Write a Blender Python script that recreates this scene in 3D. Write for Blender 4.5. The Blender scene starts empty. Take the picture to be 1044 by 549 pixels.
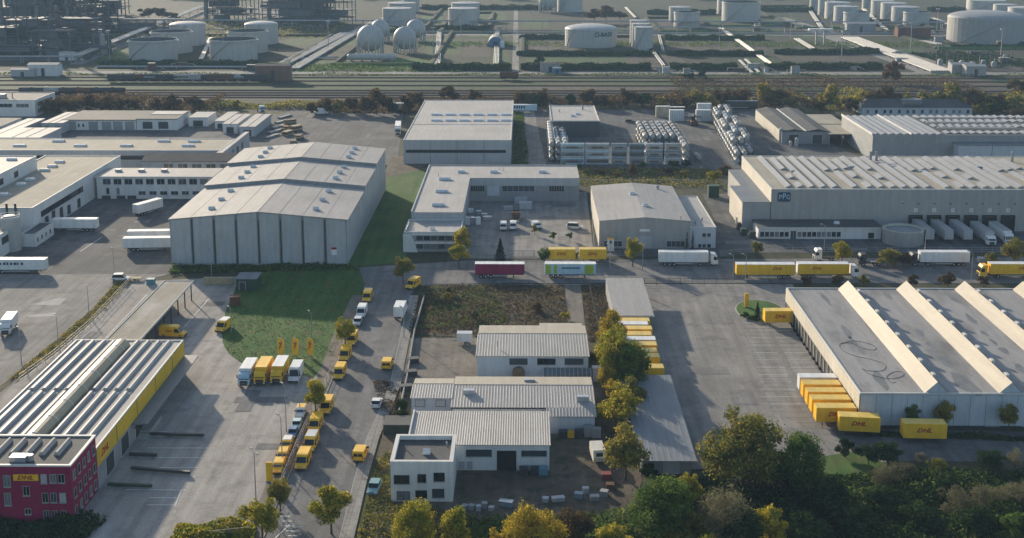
import bpy, bmesh, math, random
from mathutils import Vector, Matrix
random.seed(7)
R = math.radians
scene = bpy.context.scene

# ------------------------------------------------------------------ camera, sky, sun, exposure
F_PX, CX, CY, CAM_H = 1250.0, 522.0, 150.0, 95.4          # pixels of the 1044 wide photograph
PITCH, YAW = math.atan(236.0 / 1250.0), R(0.6)
cam_data = bpy.data.cameras.new('camera'); cam = bpy.data.objects.new('camera', cam_data)
scene.collection.objects.link(cam); scene.camera = cam
cam.location = (0, 0, CAM_H); cam.rotation_euler = (R(90) - PITCH, 0, YAW)
cam_data.sensor_width = 36.0; cam_data.lens = 36.0 * F_PX / 1044.0
cam_data.shift_y = (CY - 274.5) / 1044.0; cam_data.shift_x = 0.0
cam_data.clip_start = 1.0; cam_data.clip_end = 9000.0

SUN_ELEV = R(15.0); SUN_AZ = math.atan2(-0.51, 0.86)       # horizontal bearing of the sun from +Y (towards +X)
world = bpy.data.worlds.new('World'); scene.world = world; world.use_nodes = True
wn = world.node_tree; wn.nodes.clear()
sky = wn.nodes.new('ShaderNodeTexSky'); sky.sky_type = 'NISHITA'; sky.sun_disc = False
sky.sun_elevation = SUN_ELEV; sky.sun_rotation = SUN_AZ; sky.air_density = 1.0; sky.dust_density = 1.3; sky.ozone_density = 1.3
bg = wn.nodes.new('ShaderNodeBackground'); bg.inputs['Strength'].default_value = 0.14
wo = wn.nodes.new('ShaderNodeOutputWorld'); wn.links.new(sky.outputs[0], bg.inputs[0]); wn.links.new(bg.outputs[0], wo.inputs[0])
sl = bpy.data.lights.new('sun', 'SUN'); sl.energy = 4.9; sl.angle = R(1.0); sl.color = (1.0, 0.86, 0.67)
sun = bpy.data.objects.new('sun', sl); scene.collection.objects.link(sun)
to_sun = Vector((math.sin(SUN_AZ) * math.cos(SUN_ELEV), math.cos(SUN_AZ) * math.cos(SUN_ELEV), math.sin(SUN_ELEV)))
sun.rotation_euler = (-to_sun).to_track_quat('-Z', 'Y').to_euler(); sun.location = (0, 0, 300)
vs = scene.view_settings; vs.view_transform = 'Standard'; vs.look = 'None'; vs.exposure = 0.5; vs.gamma = 1.0
scene.render.resolution_x = 1024; scene.render.resolution_y = 538; scene.render.resolution_percentage = 100
scene.render.engine = 'CYCLES'
try:
    scene.cycles.volume_step_rate = 4.0; scene.cycles.volume_bounces = 0; scene.cycles.max_bounces = 5
    scene.cycles.diffuse_bounces = 3; scene.cycles.glossy_bounces = 2; scene.cycles.transmission_bounces = 3; scene.cycles.transparent_max_bounces = 6
except Exception: pass

# ------------------------------------------------------------------ photograph pixel -> point of the place
_rot = cam.rotation_euler.to_matrix()
def gp(px, py, z=0.0):
    d = _rot @ Vector(((px - CX) / F_PX, -(py - CY) / F_PX, -1.0))
    t = (z - CAM_H) / d.z
    return (d.x * t, d.y * t)
def sc(px, py, z=0.0):                                     # pixels per metre there
    x, y = gp(px, py, z); v = _rot.transposed() @ Vector((x, y, z - CAM_H))
    return F_PX / -v.z

# ------------------------------------------------------------------ materials (all procedural)
_m = {}
def mat(name, col=(.5, .5, .5), rough=.8, var=.18, scale=.25, fine=4.0, bump=0.0, metal=0.0, spec=.3, stain=None, stain_scale=.06, stain_amt=.6, coords='world', stretch=(1,1,1), streak=.1):
    if name in _m: return _m[name]
    m = bpy.data.materials.new(name); m.use_nodes = True; nt = m.node_tree; n = nt.nodes; L = nt.links
    b = n['Principled BSDF']; b.inputs['Roughness'].default_value = rough; b.inputs['Metallic'].default_value = metal
    b.inputs['Specular IOR Level'].default_value = spec
    _m[name] = m
    if var <= 0:
        b.inputs['Base Color'].default_value = (*col, 1); return m
    if coords == 'world': g = n.new('ShaderNodeNewGeometry'); vec = g.outputs['Position']
    else: g = n.new('ShaderNodeTexCoord'); vec = g.outputs['Object']
    a = n.new('ShaderNodeTexNoise'); a.inputs['Scale'].default_value = scale; a.inputs['Detail'].default_value = 4; L.new(vec, a.inputs['Vector'])
    c = n.new('ShaderNodeTexNoise'); c.inputs['Scale'].default_value = fine; c.inputs['Detail'].default_value = 3; L.new(vec, c.inputs['Vector'])
    ad = n.new('ShaderNodeMath'); ad.operation = 'ADD'; L.new(a.outputs[0], ad.inputs[0]); L.new(c.outputs[0], ad.inputs[1])
    mr = n.new('ShaderNodeMapRange'); mr.inputs['From Min'].default_value = .7; mr.inputs['From Max'].default_value = 1.3
    mr.inputs['To Min'].default_value = 1 - var; mr.inputs['To Max'].default_value = 1 + var; L.new(ad.outputs[0], mr.inputs['Value'])
    sm = n.new('ShaderNodeVectorMath'); sm.operation = 'SCALE'; sm.inputs[0].default_value = col; L.new(mr.outputs[0], sm.inputs['Scale'])
    mp = n.new('ShaderNodeMapping'); mp.inputs['Scale'].default_value = (.9, .07, .09); L.new(vec, mp.inputs['Vector'])
    sk = n.new('ShaderNodeTexNoise'); sk.inputs['Scale'].default_value = 1.0; sk.inputs['Detail'].default_value = 5; sk.inputs['Roughness'].default_value = .65; L.new(mp.outputs[0], sk.inputs['Vector'])
    sr = n.new('ShaderNodeMapRange'); sr.inputs['From Min'].default_value = .3; sr.inputs['From Max'].default_value = .7; sr.inputs['To Min'].default_value = 1-streak*1.4; sr.inputs['To Max'].default_value = 1+streak; L.new(sk.outputs[0], sr.inputs['Value'])
    s2 = n.new('ShaderNodeVectorMath'); s2.operation = 'SCALE'; L.new(sm.outputs[0], s2.inputs[0]); L.new(sr.outputs[0], s2.inputs['Scale'])
    out = s2.outputs[0]
    if stain is not None:
        s = n.new('ShaderNodeTexNoise'); s.inputs['Scale'].default_value = stain_scale; s.inputs['Detail'].default_value = 6; s.inputs['Roughness'].default_value = .62
        sp = n.new('ShaderNodeMapping'); sp.inputs['Scale'].default_value = stretch; L.new(vec, sp.inputs['Vector']); L.new(sp.outputs[0], s.inputs['Vector'])
        r = n.new('ShaderNodeMapRange'); r.inputs['From Min'].default_value = .5; r.inputs['From Max'].default_value = .66; r.inputs['To Max'].default_value = stain_amt; L.new(s.outputs[0], r.inputs['Value'])
        mx = n.new('ShaderNodeMix'); mx.data_type = 'RGBA'; L.new(r.outputs[0], mx.inputs['Factor']); L.new(out, mx.inputs[6]); mx.inputs[7].default_value = (*stain, 1); out = mx.outputs[2]
    L.new(out, b.inputs['Base Color'])
    if bump:
        bp = n.new('ShaderNodeBump'); bp.inputs['Strength'].default_value = bump; bp.inputs['Distance'].default_value = .15; L.new(c.outputs[0], bp.inputs['Height']); L.new(bp.outputs[0], b.inputs['Normal'])
    return m

def ground_mat(name, c1, c2, c3, s1=.03, s2=.4, s3=5.0, rough=.95, bump=.4, joints=None, joint_col=.6, streak=.2):
    """three colours mixed by noise at three sizes; joints = (pitch x, pitch y) of slab joints"""
    if name in _m: return _m[name]
    m = bpy.data.materials.new(name); m.use_nodes = True; nt = m.node_tree; n = nt.nodes; L = nt.links; _m[name] = m
    b = n['Principled BSDF']; b.inputs['Roughness'].default_value = rough; b.inputs['Specular IOR Level'].default_value = .2
    vec = n.new('ShaderNodeNewGeometry').outputs['Position']
    def noise(s, d=5, r=.6):
        t = n.new('ShaderNodeTexNoise'); t.inputs['Scale'].default_value = s; t.inputs['Detail'].default_value = d; t.inputs['Roughness'].default_value = r; L.new(vec, t.inputs['Vector']); return t.outputs[0]
    def rng(v, a, b_, lo=0., hi=1.):
        t = n.new('ShaderNodeMapRange'); t.inputs['From Min'].default_value = a; t.inputs['From Max'].default_value = b_; t.inputs['To Min'].default_value = lo; t.inputs['To Max'].default_value = hi; L.new(v, t.inputs['Value']); return t.outputs[0]
    def mix(f, a, b_):
        t = n.new('ShaderNodeMix'); t.data_type = 'RGBA'; L.new(f, t.inputs['Factor'])
        for k, v in ((6, a), (7, b_)):
            if isinstance(v, tuple): t.inputs[k].default_value = (*v, 1)
            else: L.new(v, t.inputs[k])
        return t.outputs[2]
    n1 = noise(s1, 6, .65); n2 = noise(s2, 5); n3 = noise(s3, 3)
    c = mix(rng(n1, .42, .6), c1, c2); c = mix(rng(n2, .5, .68), c, c3)
    f = rng(n3, .25, .75, .74, 1.26)
    mp = n.new('ShaderNodeMapping'); mp.inputs['Scale'].default_value = (.55, .035, 1); L.new(vec, mp.inputs['Vector'])
    st = n.new('ShaderNodeTexNoise'); st.inputs['Scale'].default_value = 1.0; st.inputs['Detail'].default_value = 4; L.new(mp.outputs[0], st.inputs['Vector'])
    mu0 = n.new('ShaderNodeMath'); mu0.operation = 'MULTIPLY'; L.new(f, mu0.inputs[0]); L.new(rng(st.outputs[0], .3, .7, 1-streak, 1+streak), mu0.inputs[1]); f = mu0.outputs[0]
    if joints:
        sx = n.new('ShaderNodeSeparateXYZ'); L.new(vec, sx.inputs[0])
        for k, p in ((0, joints[0]), (1, joints[1])):
            if not p: continue
            d = n.new('ShaderNodeMath'); d.operation = 'DIVIDE'; L.new(sx.outputs[k], d.inputs[0]); d.inputs[1].default_value = p
            fr = n.new('ShaderNodeMath'); fr.operation = 'FRACT'; L.new(d.outputs[0], fr.inputs[0])
            lt = n.new('ShaderNodeMath'); lt.operation = 'LESS_THAN'; L.new(fr.outputs[0], lt.inputs[0]); lt.inputs[1].default_value = .18 / p
            q = rng(lt.outputs[0], 0, 1, 1, joint_col); mu = n.new('ShaderNodeMath'); mu.operation = 'MULTIPLY'; L.new(f, mu.inputs[0]); L.new(q, mu.inputs[1]); f = mu.outputs[0]
    sm = n.new('ShaderNodeVectorMath'); sm.operation = 'SCALE'; L.new(c, sm.inputs[0]); L.new(f, sm.inputs['Scale']); L.new(sm.outputs[0], b.inputs['Base Color'])
    if bump:
        bp = n.new('ShaderNodeBump'); bp.inputs['Strength'].default_value = bump; bp.inputs['Distance'].default_value = .2; L.new(n3, bp.inputs['Height']); L.new(bp.outputs[0], b.inputs['Normal'])
    return m

def leaf_mat(name, cols, trans=.42):
    if name in _m: return _m[name]
    m = bpy.data.materials.new(name); m.use_nodes = True; nt = m.node_tree; n = nt.nodes; L = nt.links; _m[name] = m
    n.remove(n['Principled BSDF']); out = n['Material Output']
    g = n.new('ShaderNodeNewGeometry'); ns = n.new('ShaderNodeTexNoise'); ns.inputs['Scale'].default_value = .45; ns.inputs['Detail'].default_value = 2; L.new(g.outputs['Position'], ns.inputs['Vector'])
    oi = n.new('ShaderNodeObjectInfo')
    a = n.new('ShaderNodeMath'); a.operation = 'MULTIPLY_ADD'; a.inputs[1].default_value = .42; L.new(g.outputs['Random Per Island'], a.inputs[0])
    mr = n.new('ShaderNodeMapRange'); mr.inputs['From Min'].default_value = .3; mr.inputs['From Max'].default_value = .7; mr.inputs['To Max'].default_value = .5; mr.clamp = True; L.new(ns.outputs[0], mr.inputs['Value']); L.new(mr.outputs[0], a.inputs[2])
    b = n.new('ShaderNodeMath'); b.operation = 'MULTIPLY_ADD'; b.inputs[1].default_value = .16; L.new(oi.outputs['Random'], b.inputs[0]); L.new(a.outputs[0], b.inputs[2])
    r = n.new('ShaderNodeValToRGB'); el = r.color_ramp.elements
    el[0].color = (*cols[0], 1); el[0].position = .12; el[1].color = (*cols[-1], 1); el[1].position = .92
    for k, c in enumerate(cols[1:-1]): e = el.new(.12 + .8 * (k + 1) / (len(cols) - 1)); e.color = (*c, 1)
    L.new(b.outputs[0], r.inputs[0])
    d = n.new('ShaderNodeBsdfDiffuse'); t = n.new('ShaderNodeBsdfTranslucent'); mx = n.new('ShaderNodeMixShader'); mx.inputs[0].default_value = trans
    L.new(r.outputs[0], d.inputs[0]); L.new(r.outputs[0], t.inputs[0]); L.new(d.outputs[0], mx.inputs[1]); L.new(t.outputs[0], mx.inputs[2]); L.new(mx.outputs[0], out.inputs[0])
    return m

# ------------------------------------------------------------------ mesh builder
class MB:
    def __init__(s): s.v = []; s.f = []
    def add(s, vs, fs): o = len(s.v); s.v += [tuple(v) for v in vs]; s.f += [tuple(i + o for i in f) for f in fs]; return s
    def box(s, x0, x1, y0, y1, z0, z1):
        return s.add([(x0,y0,z0),(x1,y0,z0),(x1,y1,z0),(x0,y1,z0),(x0,y0,z1),(x1,y0,z1),(x1,y1,z1),(x0,y1,z1)],
                     [(0,3,2,1),(4,5,6,7),(0,1,5,4),(1,2,6,5),(2,3,7,6),(3,0,4,7)])
    def prism(s, poly, z0, z1):                            # poly counter-clockwise in x, y
        n = len(poly); return s.add([(x,y,z0) for x,y in poly] + [(x,y,z1) for x,y in poly],
            [tuple(range(n))[::-1], tuple(range(n,2*n))] + [(i,(i+1)%n,n+(i+1)%n,n+i) for i in range(n)])
    def xprism(s, prof, x0, x1):                           # profile in (y, z), extruded along x
        n = len(prof); return s.add([(x0,y,z) for y,z in prof] + [(x1,y,z) for y,z in prof],
            [tuple(range(n))[::-1], tuple(range(n,2*n))] + [(i,(i+1)%n,n+(i+1)%n,n+i) for i in range(n)])
    def yprism(s, prof, y0, y1):                           # profile in (x, z), extruded along y
        n = len(prof); return s.add([(x,y0,z) for x,z in prof] + [(x,y1,z) for x,z in prof],
            [tuple(range(n)), tuple(range(n,2*n))[::-1]] + [(i,n+i,n+(i+1)%n,(i+1)%n) for i in range(n)])
    def quad(s, a, b, c, d): return s.add([a,b,c,d], [(0,1,2,3)])
    def tube(s, a, b, r, n=8, r2=None, cap=True):
        a = Vector(a); b = Vector(b); d = (b-a).normalized(); u = d.orthogonal().normalized(); w = d.cross(u); r2 = r if r2 is None else r2
        vs = [a + (u*math.cos(t)+w*math.sin(t))*r for t in [2*math.pi*i/n for i in range(n)]] + [b + (u*math.cos(t)+w*math.sin(t))*r2 for t in [2*math.pi*i/n for i in range(n)]]
        fs = [(i,(i+1)%n,n+(i+1)%n,n+i) for i in range(n)]
        if cap: fs += [tuple(range(n))[::-1], tuple(range(n,2*n))]
        return s.add(vs, fs)
    def lathe(s, prof, n=32, c=(0,0,0)):                   # prof (r, z) bottom to top
        k = len(prof); vs = []; fs = []
        for r, z in prof: vs += [(c[0]+r*math.cos(2*math.pi*i/n), c[1]+r*math.sin(2*math.pi*i/n), c[2]+z) for i in range(n)]
        for j in range(k-1): fs += [(j*n+i, j*n+(i+1)%n, (j+1)*n+(i+1)%n, (j+1)*n+i) for i in range(n)]
        if .01 < prof[-1][0] < .62*max(p_[0] for p_ in prof): fs.append(tuple((k-1)*n+i for i in range(n)))
        return s.add(vs, fs)
    def path(s, pts, r, n=6):
        for a, b in zip(pts[:-1], pts[1:]): s.tube(a, b, r, n)
        return s
    def mesh(s, name='mesh'):
        m = bpy.data.meshes.new(name); m.from_pydata(s.v, [], s.f); m.update(); return m

COL = scene.collection
def obj(name, mesh, material=None, parent=None, loc=(0,0,0), rot=(0,0,0), scale=None, smooth=False):
    if isinstance(mesh, MB): mesh = mesh.mesh(name)
    if material is not None and not mesh.materials: mesh.materials.append(material)
    o = bpy.data.objects.new(name, mesh); COL.objects.link(o)
    o.location = loc; o.rotation_euler = rot
    if scale: o.scale = scale
    if parent: o.parent = parent
    if smooth:
        for p in mesh.polygons: p.use_smooth = True
    return o
def tag(o, label=None, cat=None, group=None, kind=None):
    if label: o['label'] = label
    if cat: o['category'] = cat
    if group: o['group'] = group
    if kind: o['kind'] = kind
    return o
def thing(name, label, cat, loc=(0,0,0), rotz=0.0, group=None):
    o = bpy.data.objects.new(name, None); COL.objects.link(o); o.location = loc; o.rotation_euler = (0,0,rotz)
    o.empty_display_size = .5
    return tag(o, label, cat, group)
ORD = ['first','second','third','fourth','fifth','sixth','seventh','eighth','ninth','tenth','eleventh','twelfth','thirteenth','fourteenth','fifteenth','sixteenth','seventeenth','eighteenth','nineteenth','twentieth']
ORD += ['twenty-'+w for w in ORD[:9]] + ['thirtieth'] + ['thirty-'+w for w in ORD[:9]]
_cache = {}
def cached(key, fn):
    if key not in _cache: _cache[key] = fn()
    return _cache[key]
def text_mesh(s, size, shear=0.0, depth=.01, bold=0.0, width=None):
    def make():
        c = bpy.data.curves.new('lettering', 'FONT'); c.body = s; c.size = size; c.shear = shear; c.extrude = depth; c.offset = bold; c.align_x = 'CENTER'; c.align_y = 'CENTER'; c.resolution_u = 2
        o = bpy.data.objects.new('tmp', c); COL.objects.link(o); bpy.context.view_layer.update()
        me = bpy.data.meshes.new_from_object(o.evaluated_get(bpy.context.evaluated_depsgraph_get())); bpy.data.objects.remove(o)
        if width:
            xs = [v.co.x for v in me.vertices]; k = width / (max(xs) - min(xs))
            for v in me.vertices: v.co.x *= k
        me.name = 'lettering'; me.materials.clear(); return me
    return cached(('text', s, size, shear, bold, width), make).copy()
def lettering(s, size, material, parent, loc, rot, shear=0., bold=0., width=None, name='lettering'):
    return obj(name, text_mesh(s, size, shear, .01, bold, width), material, parent, loc, rot)
# ------------------------------------------------------------------ palette
ASPH = ground_mat('asphalt', (.09,.092,.094), (.135,.133,.13), (.068,.07,.073), .05, .18, 3.0, bump=.15)
ASPH_OLD = ground_mat('old_asphalt', (.21,.198,.182), (.265,.248,.226), (.165,.158,.147), .045, .2, 3.0, bump=.15)
ROADM = ground_mat('road_asphalt', (.15,.147,.144), (.19,.185,.178), (.12,.119,.118), .06, .3, 3.0, bump=.12)
PAVERS = ground_mat('paver_yard', (.31,.288,.258), (.36,.335,.30), (.245,.23,.208), .05, .25, 4.0, bump=.2, joints=(0, 0))
SLABS = ground_mat('concrete_slabs', (.225,.216,.20), (.265,.253,.236), (.18,.174,.164), .05, .3, 3.0, bump=.15, joints=(0, 2.6), joint_col=.55)
WALKM = ground_mat('footpath_slabs', (.25,.24,.225), (.29,.28,.26), (.21,.2,.19), .1, .6, 4.0, bump=.1, joints=(2.0, 2.0), joint_col=.75)
GRAVEL = ground_mat('gravel_lot', (.17,.15,.125), (.21,.19,.16), (.12,.105,.085), .08, .4, 6.0, bump=.4)
DIRT = ground_mat('bare_earth', (.095,.075,.055), (.14,.115,.085), (.05,.055,.03), .1, .35, 4.0, bump=.6)
ROUGH = ground_mat('rough_dry_grass', (.085,.07,.045), (.125,.105,.07), (.045,.055,.022), .07, .35, 4.0, bump=.8)
LAWN = ground_mat('lawn_grass', (.046,.118,.022), (.075,.14,.03), (.10,.105,.036), .09, .3, 5.0, bump=.8)
FIELD = ground_mat('field_grass', (.022,.036,.014), (.036,.036,.02), (.055,.048,.034), .012, .05, .5, bump=.3)
BROWN_FIELD = ground_mat('brown_field', (.065,.055,.042), (.085,.072,.056), (.036,.04,.022), .02, .08, .8, bump=.3)
TERRAIN = ground_mat('terrain_soil', (.055,.06,.03), (.075,.07,.04), (.04,.05,.022), .03, .15, 2.5, bump=.8)
BALLAST = ground_mat('rail_ballast', (.06,.052,.045), (.078,.07,.062), (.045,.047,.032), .05, .4, 3.0, bump=.3)
W = lambda n, c, **k: mat(n, c, **k)
ROOF_G = mat('membrane_roof', (.335,.322,.31), rough=.75, var=.10, scale=.06, fine=1.2, stain=(.24,.228,.215), stain_scale=.05, stain_amt=.5)
ROOF_W = mat('pale_membrane_roof', (.39,.372,.35), rough=.75, var=.08, scale=.08, fine=1.5, stain=(.29,.275,.255), stain_scale=.07, stain_amt=.5)
ROOF_Y = mat('buff_gravel_roof', (.36,.325,.255), rough=.9, var=.1, scale=.1, fine=2.0, stain=(.27,.245,.20), stain_scale=.06, stain_amt=.5)
ROOF_D = mat('dark_bitumen_roof', (.075,.078,.08), rough=.85, var=.25, scale=.1, fine=2.0, stain=(.12,.115,.11), stain_scale=.08)
ROOF_B = mat('grey_blue_sheet_roof', (.16,.18,.20), rough=.55, var=.1, scale=.2, fine=2.0, stain=(.15,.15,.15), stain_scale=.12)
ROOF_M = mat('ribbed_metal_roof', (.35,.337,.315), rough=.6, var=.07, scale=.12, fine=2.0, metal=0, stain=(.27,.255,.235), stain_scale=.1, stain_amt=.5)
ROOF_T = mat('brown_tile_roof', (.12,.10,.09), rough=.85, var=.2, scale=.2, fine=2.0)
ROOF_S = mat('puddled_membrane_roof', (.31,.298,.285), rough=.7, var=.1, scale=.08, fine=1.5, stain=(.15,.145,.14), stain_scale=.17, stain_amt=.8, stretch=(1,.28,1))
WALL_G = mat('grey_sheet_wall', (.40,.415,.43), rough=.6, var=.07, scale=.08, fine=1.0, stain=(.31,.315,.32), stain_scale=.1, stain_amt=.4)
WALL_D = mat('mid_grey_wall', (.28,.29,.30), rough=.7, var=.08, scale=.1, fine=1.0, stain=(.21,.21,.215), stain_scale=.12, stain_amt=.5)
WALL_P = mat('warm_grey_wall', (.34,.335,.33), rough=.7, var=.06, scale=.1, fine=1.0, stain=(.28,.27,.265), stain_scale=.1, stain_amt=.4)
WALL_W = mat('white_render_wall', (.66,.66,.65), rough=.8, var=.06, scale=.15, fine=1.5, stain=(.50,.49,.46), stain_scale=.15, stain_amt=.4)
WALL_B = mat('pale_blue_grey_wall', (.46,.50,.55), rough=.7, var=.06, scale=.15, fine=1.5, stain=(.36,.39,.42), stain_scale=.15, stain_amt=.4)
WALL_C = mat('cream_and_sunlit_wall', (.50,.465,.40), rough=.7, var=.06, scale=.15, fine=1.5)  # cream panels; the same tone also paints sunlight on left-facing walls
CREAM = mat('cream_translucent_sheet', (.385,.345,.275), rough=.6, var=.05, scale=.1, fine=1.2, stain=(.32,.28,.22), stain_scale=.1, stain_amt=.5)
MAGENTA = mat('magenta_render', (.24,.016,.065), rough=.8, var=.15, scale=.3, fine=2.0)
YELLOW = mat('yellow_paint', (.82,.47,.025), rough=.45, var=.08, scale=.4, fine=2.0, stain=(.66,.38,.035), stain_scale=.3, stain_amt=.4)
YELLOW_W = mat('yellow_sheet_wall', (.66,.43,.03), rough=.6, var=.1, scale=.3, fine=2.0)
REDTXT = mat('red_lettering', (.33,.012,.02), rough=.6, var=0)
WHITE = mat('white_paint', (.72,.72,.70), rough=.45, var=.05, scale=.5, fine=3.0, stain=(.58,.57,.54), stain_scale=.4, stain_amt=.4)
WHITE_T = mat('white_trim', (.58,.57,.54), rough=.6, var=.05, scale=.4)
SILVER = mat('silver_paint', (.45,.46,.48), rough=.35, var=.04, metal=.5)
BLUE = mat('blue_paint', (.08,.17,.32), rough=.4, var=.05)
TEAL = mat('teal_blue_paint', (.12,.26,.32), rough=.4, var=.05)
DARKB = mat('dark_blue_sign', (.01,.06,.12), rough=.5, var=0)
MAROON = mat('maroon_tarpaulin', (.24,.015,.07), rough=.6, var=.12, scale=.5)
GREENLIME = mat('lime_graphic', (.33,.45,.04), rough=.5, var=.1)
PALEBLUE = mat('pale_blue_panel', (.42,.58,.66), rough=.5, var=.08)
BLACK = mat('black_rubber', (.018,.018,.02), rough=.8, var=0)
DARK = mat('dark_steel', (.05,.052,.055), rough=.6, var=.1, scale=1.0)
GLASS = mat('window_glass', (.012,.018,.024), rough=.12, var=0, spec=.6)
FRAMEM = mat('window_frame', (.55,.55,.54), rough=.6, var=0)
STEEL = mat('galvanised_steel', (.33,.34,.35), rough=.5, var=.1, scale=.6, metal=.4)
PIPE = mat('pipe_cladding', (.40,.37,.32), rough=.45, var=.1, scale=.2, metal=.3)
TANKW = mat('white_tank_paint', (.41,.41,.40), rough=.55, var=.05, scale=.03, fine=.3, stain=(.48,.46,.43), stain_scale=.05, stain_amt=.45)
TANKG = mat('grey_tank_paint', (.30,.30,.30), rough=.6, var=.06, scale=.03, fine=.3)
TANKD = mat('floating_roof_steel', (.10,.11,.12), rough=.8, var=.2, scale=.1)
WOOD = mat('weathered_wood', (.16,.12,.08), rough=.9, var=.3, scale=1.0)
PALLET = mat('pale_timber', (.42,.33,.21), rough=.9, var=.25, scale=1.0)
PAINTL = mat('line_paint', (.66,.66,.63), rough=.8, var=.3, scale=1.5, fine=6)
CONC = mat('concrete', (.34,.33,.31), rough=.9, var=.12, scale=.3)
SOLAR = mat('grey_skylight_sheet', (.29,.29,.295), rough=.4, var=.06, scale=.3, fine=2.0)
DOME = mat('skylight_dome', (.60,.62,.63), rough=.25, var=.05, spec=.5)
RUST = mat('rusty_steel', (.14,.07,.04), rough=.9, var=.3, scale=.8)
GREENP = mat('dark_green_paint', (.03,.07,.045), rough=.6, var=.1)

# ------------------------------------------------------------------ the ground
def sheet(name, px, material, z, **k):
    pts = [gp(x, y) for x, y in px]
    a = sum(p[0]*q[1]-q[0]*p[1] for p, q in zip(pts, pts[1:]+pts[:1]))
    if a < 0: pts = pts[::-1]
    bm = bmesh.new(); f = bm.faces.new([bm.verts.new((x, y, z)) for x, y in pts]); bmesh.ops.triangulate(bm, faces=[f])
    me = bpy.data.meshes.new(name); bm.to_mesh(me); bm.free()
    o = obj(name, me, material); o['kind'] = 'structure'; return o
def wsheet(name, x0, x1, y0, y1, material, z):
    o = obj(name, MB().quad((x0,y0,z),(x1,y0,z),(x1,y1,z),(x0,y1,z)), material); o['kind'] = 'structure'; return o
GX, GY0, GY1 = 1050, -120, 2350
g = wsheet('ground', -GX, GX, GY0, GY1, TERRAIN, 0.0)
Yrail0, Yrail1 = gp(522, 110)[1], gp(522, 76)[1]
wsheet('grassland', -GX+5, GX-5, gp(522,93)[1], GY1-5, FIELD, .02)
wsheet('rail_bed', -GX+8, GX-8, gp(522,103)[1], gp(522,92)[1], BALLAST, .04)
wsheet('grass_verge', -GX+9, GX-9, gp(522,92)[1]+.1, gp(522,79)[1], ground_mat('rail_grass', (.026,.06,.015), (.036,.06,.02), (.05,.047,.028), .012, .06, .5, bump=.2), .05)
for nm, px in (('field', [(536,53),(630,53),(634,42),(536,42)]), ('field', [(680,52),(785,52),(770,42),(676,42)]), ('field', [(590,65),(700,65),(690,57),(580,57)]),
               ('field', [(800,63),(900,63),(890,56),(790,56)]), ('field', [(690,85),(900,92),(880,80),(760,78)]), ('field', [(380,104),(700,104),(690,88),(560,86)]), ('field', [(100,22),(210,22),(215,10),(95,12)]), ('field', [(470,58),(500,58),(500,40),(475,40)])):
    sheet(nm, px, BROWN_FIELD, .06)
GREENPLOT = ground_mat('plot_grass', (.03,.075,.016), (.045,.08,.022), (.045,.05,.022), .03, .1, .7, bump=.2)
random.seed(12)
for x_0, x_1, r_0, r_1 in ((536,640,64,58),(760,790,65,58),(905,945,66,50),(640,690,70,66),(300,345,70,62),(400,450,70,60),(430,470,56,40),(476,520,38,32),(500,523,66,52),(680,730,40,34),(740,800,38,30),(810,850,40,33),(560,640,38,30),(595,640,27,18),(670,690,28,20),(715,735,26,18),(780,815,26,18),(950,985,32,24),(215,235,62,52),(285,335,60,50),(100,130,60,50),(290,380,47,38),(430,455,24,16),(490,520,24,12),(900,960,60,54),(1000,1044,74,64),(530,560,30,20)):
    sheet('grass_plot', [(x_0+random.uniform(-4,4),r_0),(x_1+random.uniform(-4,4),r_0),(x_1+random.uniform(-6,2),r_1),(x_0+random.uniform(-2,6),r_1)], random.choice([GREENPLOT, GREENPLOT, BROWN_FIELD, LAWN]), .065)
# service road along the tank farm, with its pale kerb line
wsheet('road', -900, 900, gp(522,76)[1], gp(522,73.4)[1], ASPH_OLD, .07)
wsheet('road', -900, 900, gp(522,36.5)[1], gp(522,35)[1], ASPH_OLD, .07)
sheet('road', [(262,74),(276,74),(395,18),(388,18)], ASPH_OLD, .075)
sheet('road', [(70,66),(84,66),(222,9),(212,9)], ASPH_OLD, .075)
sheet('road', [(940,76),(1000,76),(800,18),(785,18)], ASPH_OLD, .075)
sheet('road', [(522,74),(529,74),(528,10),(524,10)], ASPH_OLD, .078)
sheet('road', [(1044,120),(1100,100),(990,80),(940,76),(880,84),(960,96)], BROWN_FIELD, .08)
# yards and lanes
sheet('yard', [(-400,117),(285,117),(300,112),(412,110),(405,168),(380,170),(172,280),(-400,280)], ASPH, .05)
sheet('yard', [(524,112),(790,112),(855,150),(900,172),(528,173)], ASPH, .052)
sheet('lane', [(528,112),(544,112),(558,173),(536,173)], ASPH_OLD, .06)
sheet('yard', [(716,198),(1400,198),(1400,258),(745,258)], ASPH, .054)
sheet('yard', [(470,196),(598,196),(606,264),(468,264)], ASPH_OLD, .056)
sheet('lane', [(606,228),(735,228),(745,262),(604,262)], ASPH, .058)
sheet('west_road', [(-400,280),(172,280),(128,292),(14,392),(-160,560),(-400,560)], ASPH_OLD, .06)
sheet('grass_verge', [(122,284),(134,288),(92,330),(55,362),(20,385),(-150,520),(-170,520),(8,388),(60,345),(95,315)], ROUGH, .075)
sheet('lorry_yard', [(132,288),(368,276),(362,330),(340,380),(318,430),(262,560),(-250,560),(-200,500),(22,388)], PAVERS, .058)
LAWN_PX = [(246,277),(366,274),(372,290),(362,318),(350,345),(334,370),(318,387),(308,381),(300,378),(247,371),(233,361),(227,350),(226,338),(230,318),(238,300)]
sheet('lawn', LAWN_PX, LAWN, .10)
sheet('lawn', [(392,176),(437,172),(418,245),(412,268),(352,273)], LAWN, .08)
sheet('track', [(391,176),(400,160),(436,160),(436,172),(392,182)], DIRT, .085)
sheet('main_road', [(352,274),(480,266),(1400,261),(1400,290),(600,289),(440,290),(424,294),(418,302),(372,302),(366,288)], ROADM, .09)
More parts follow.
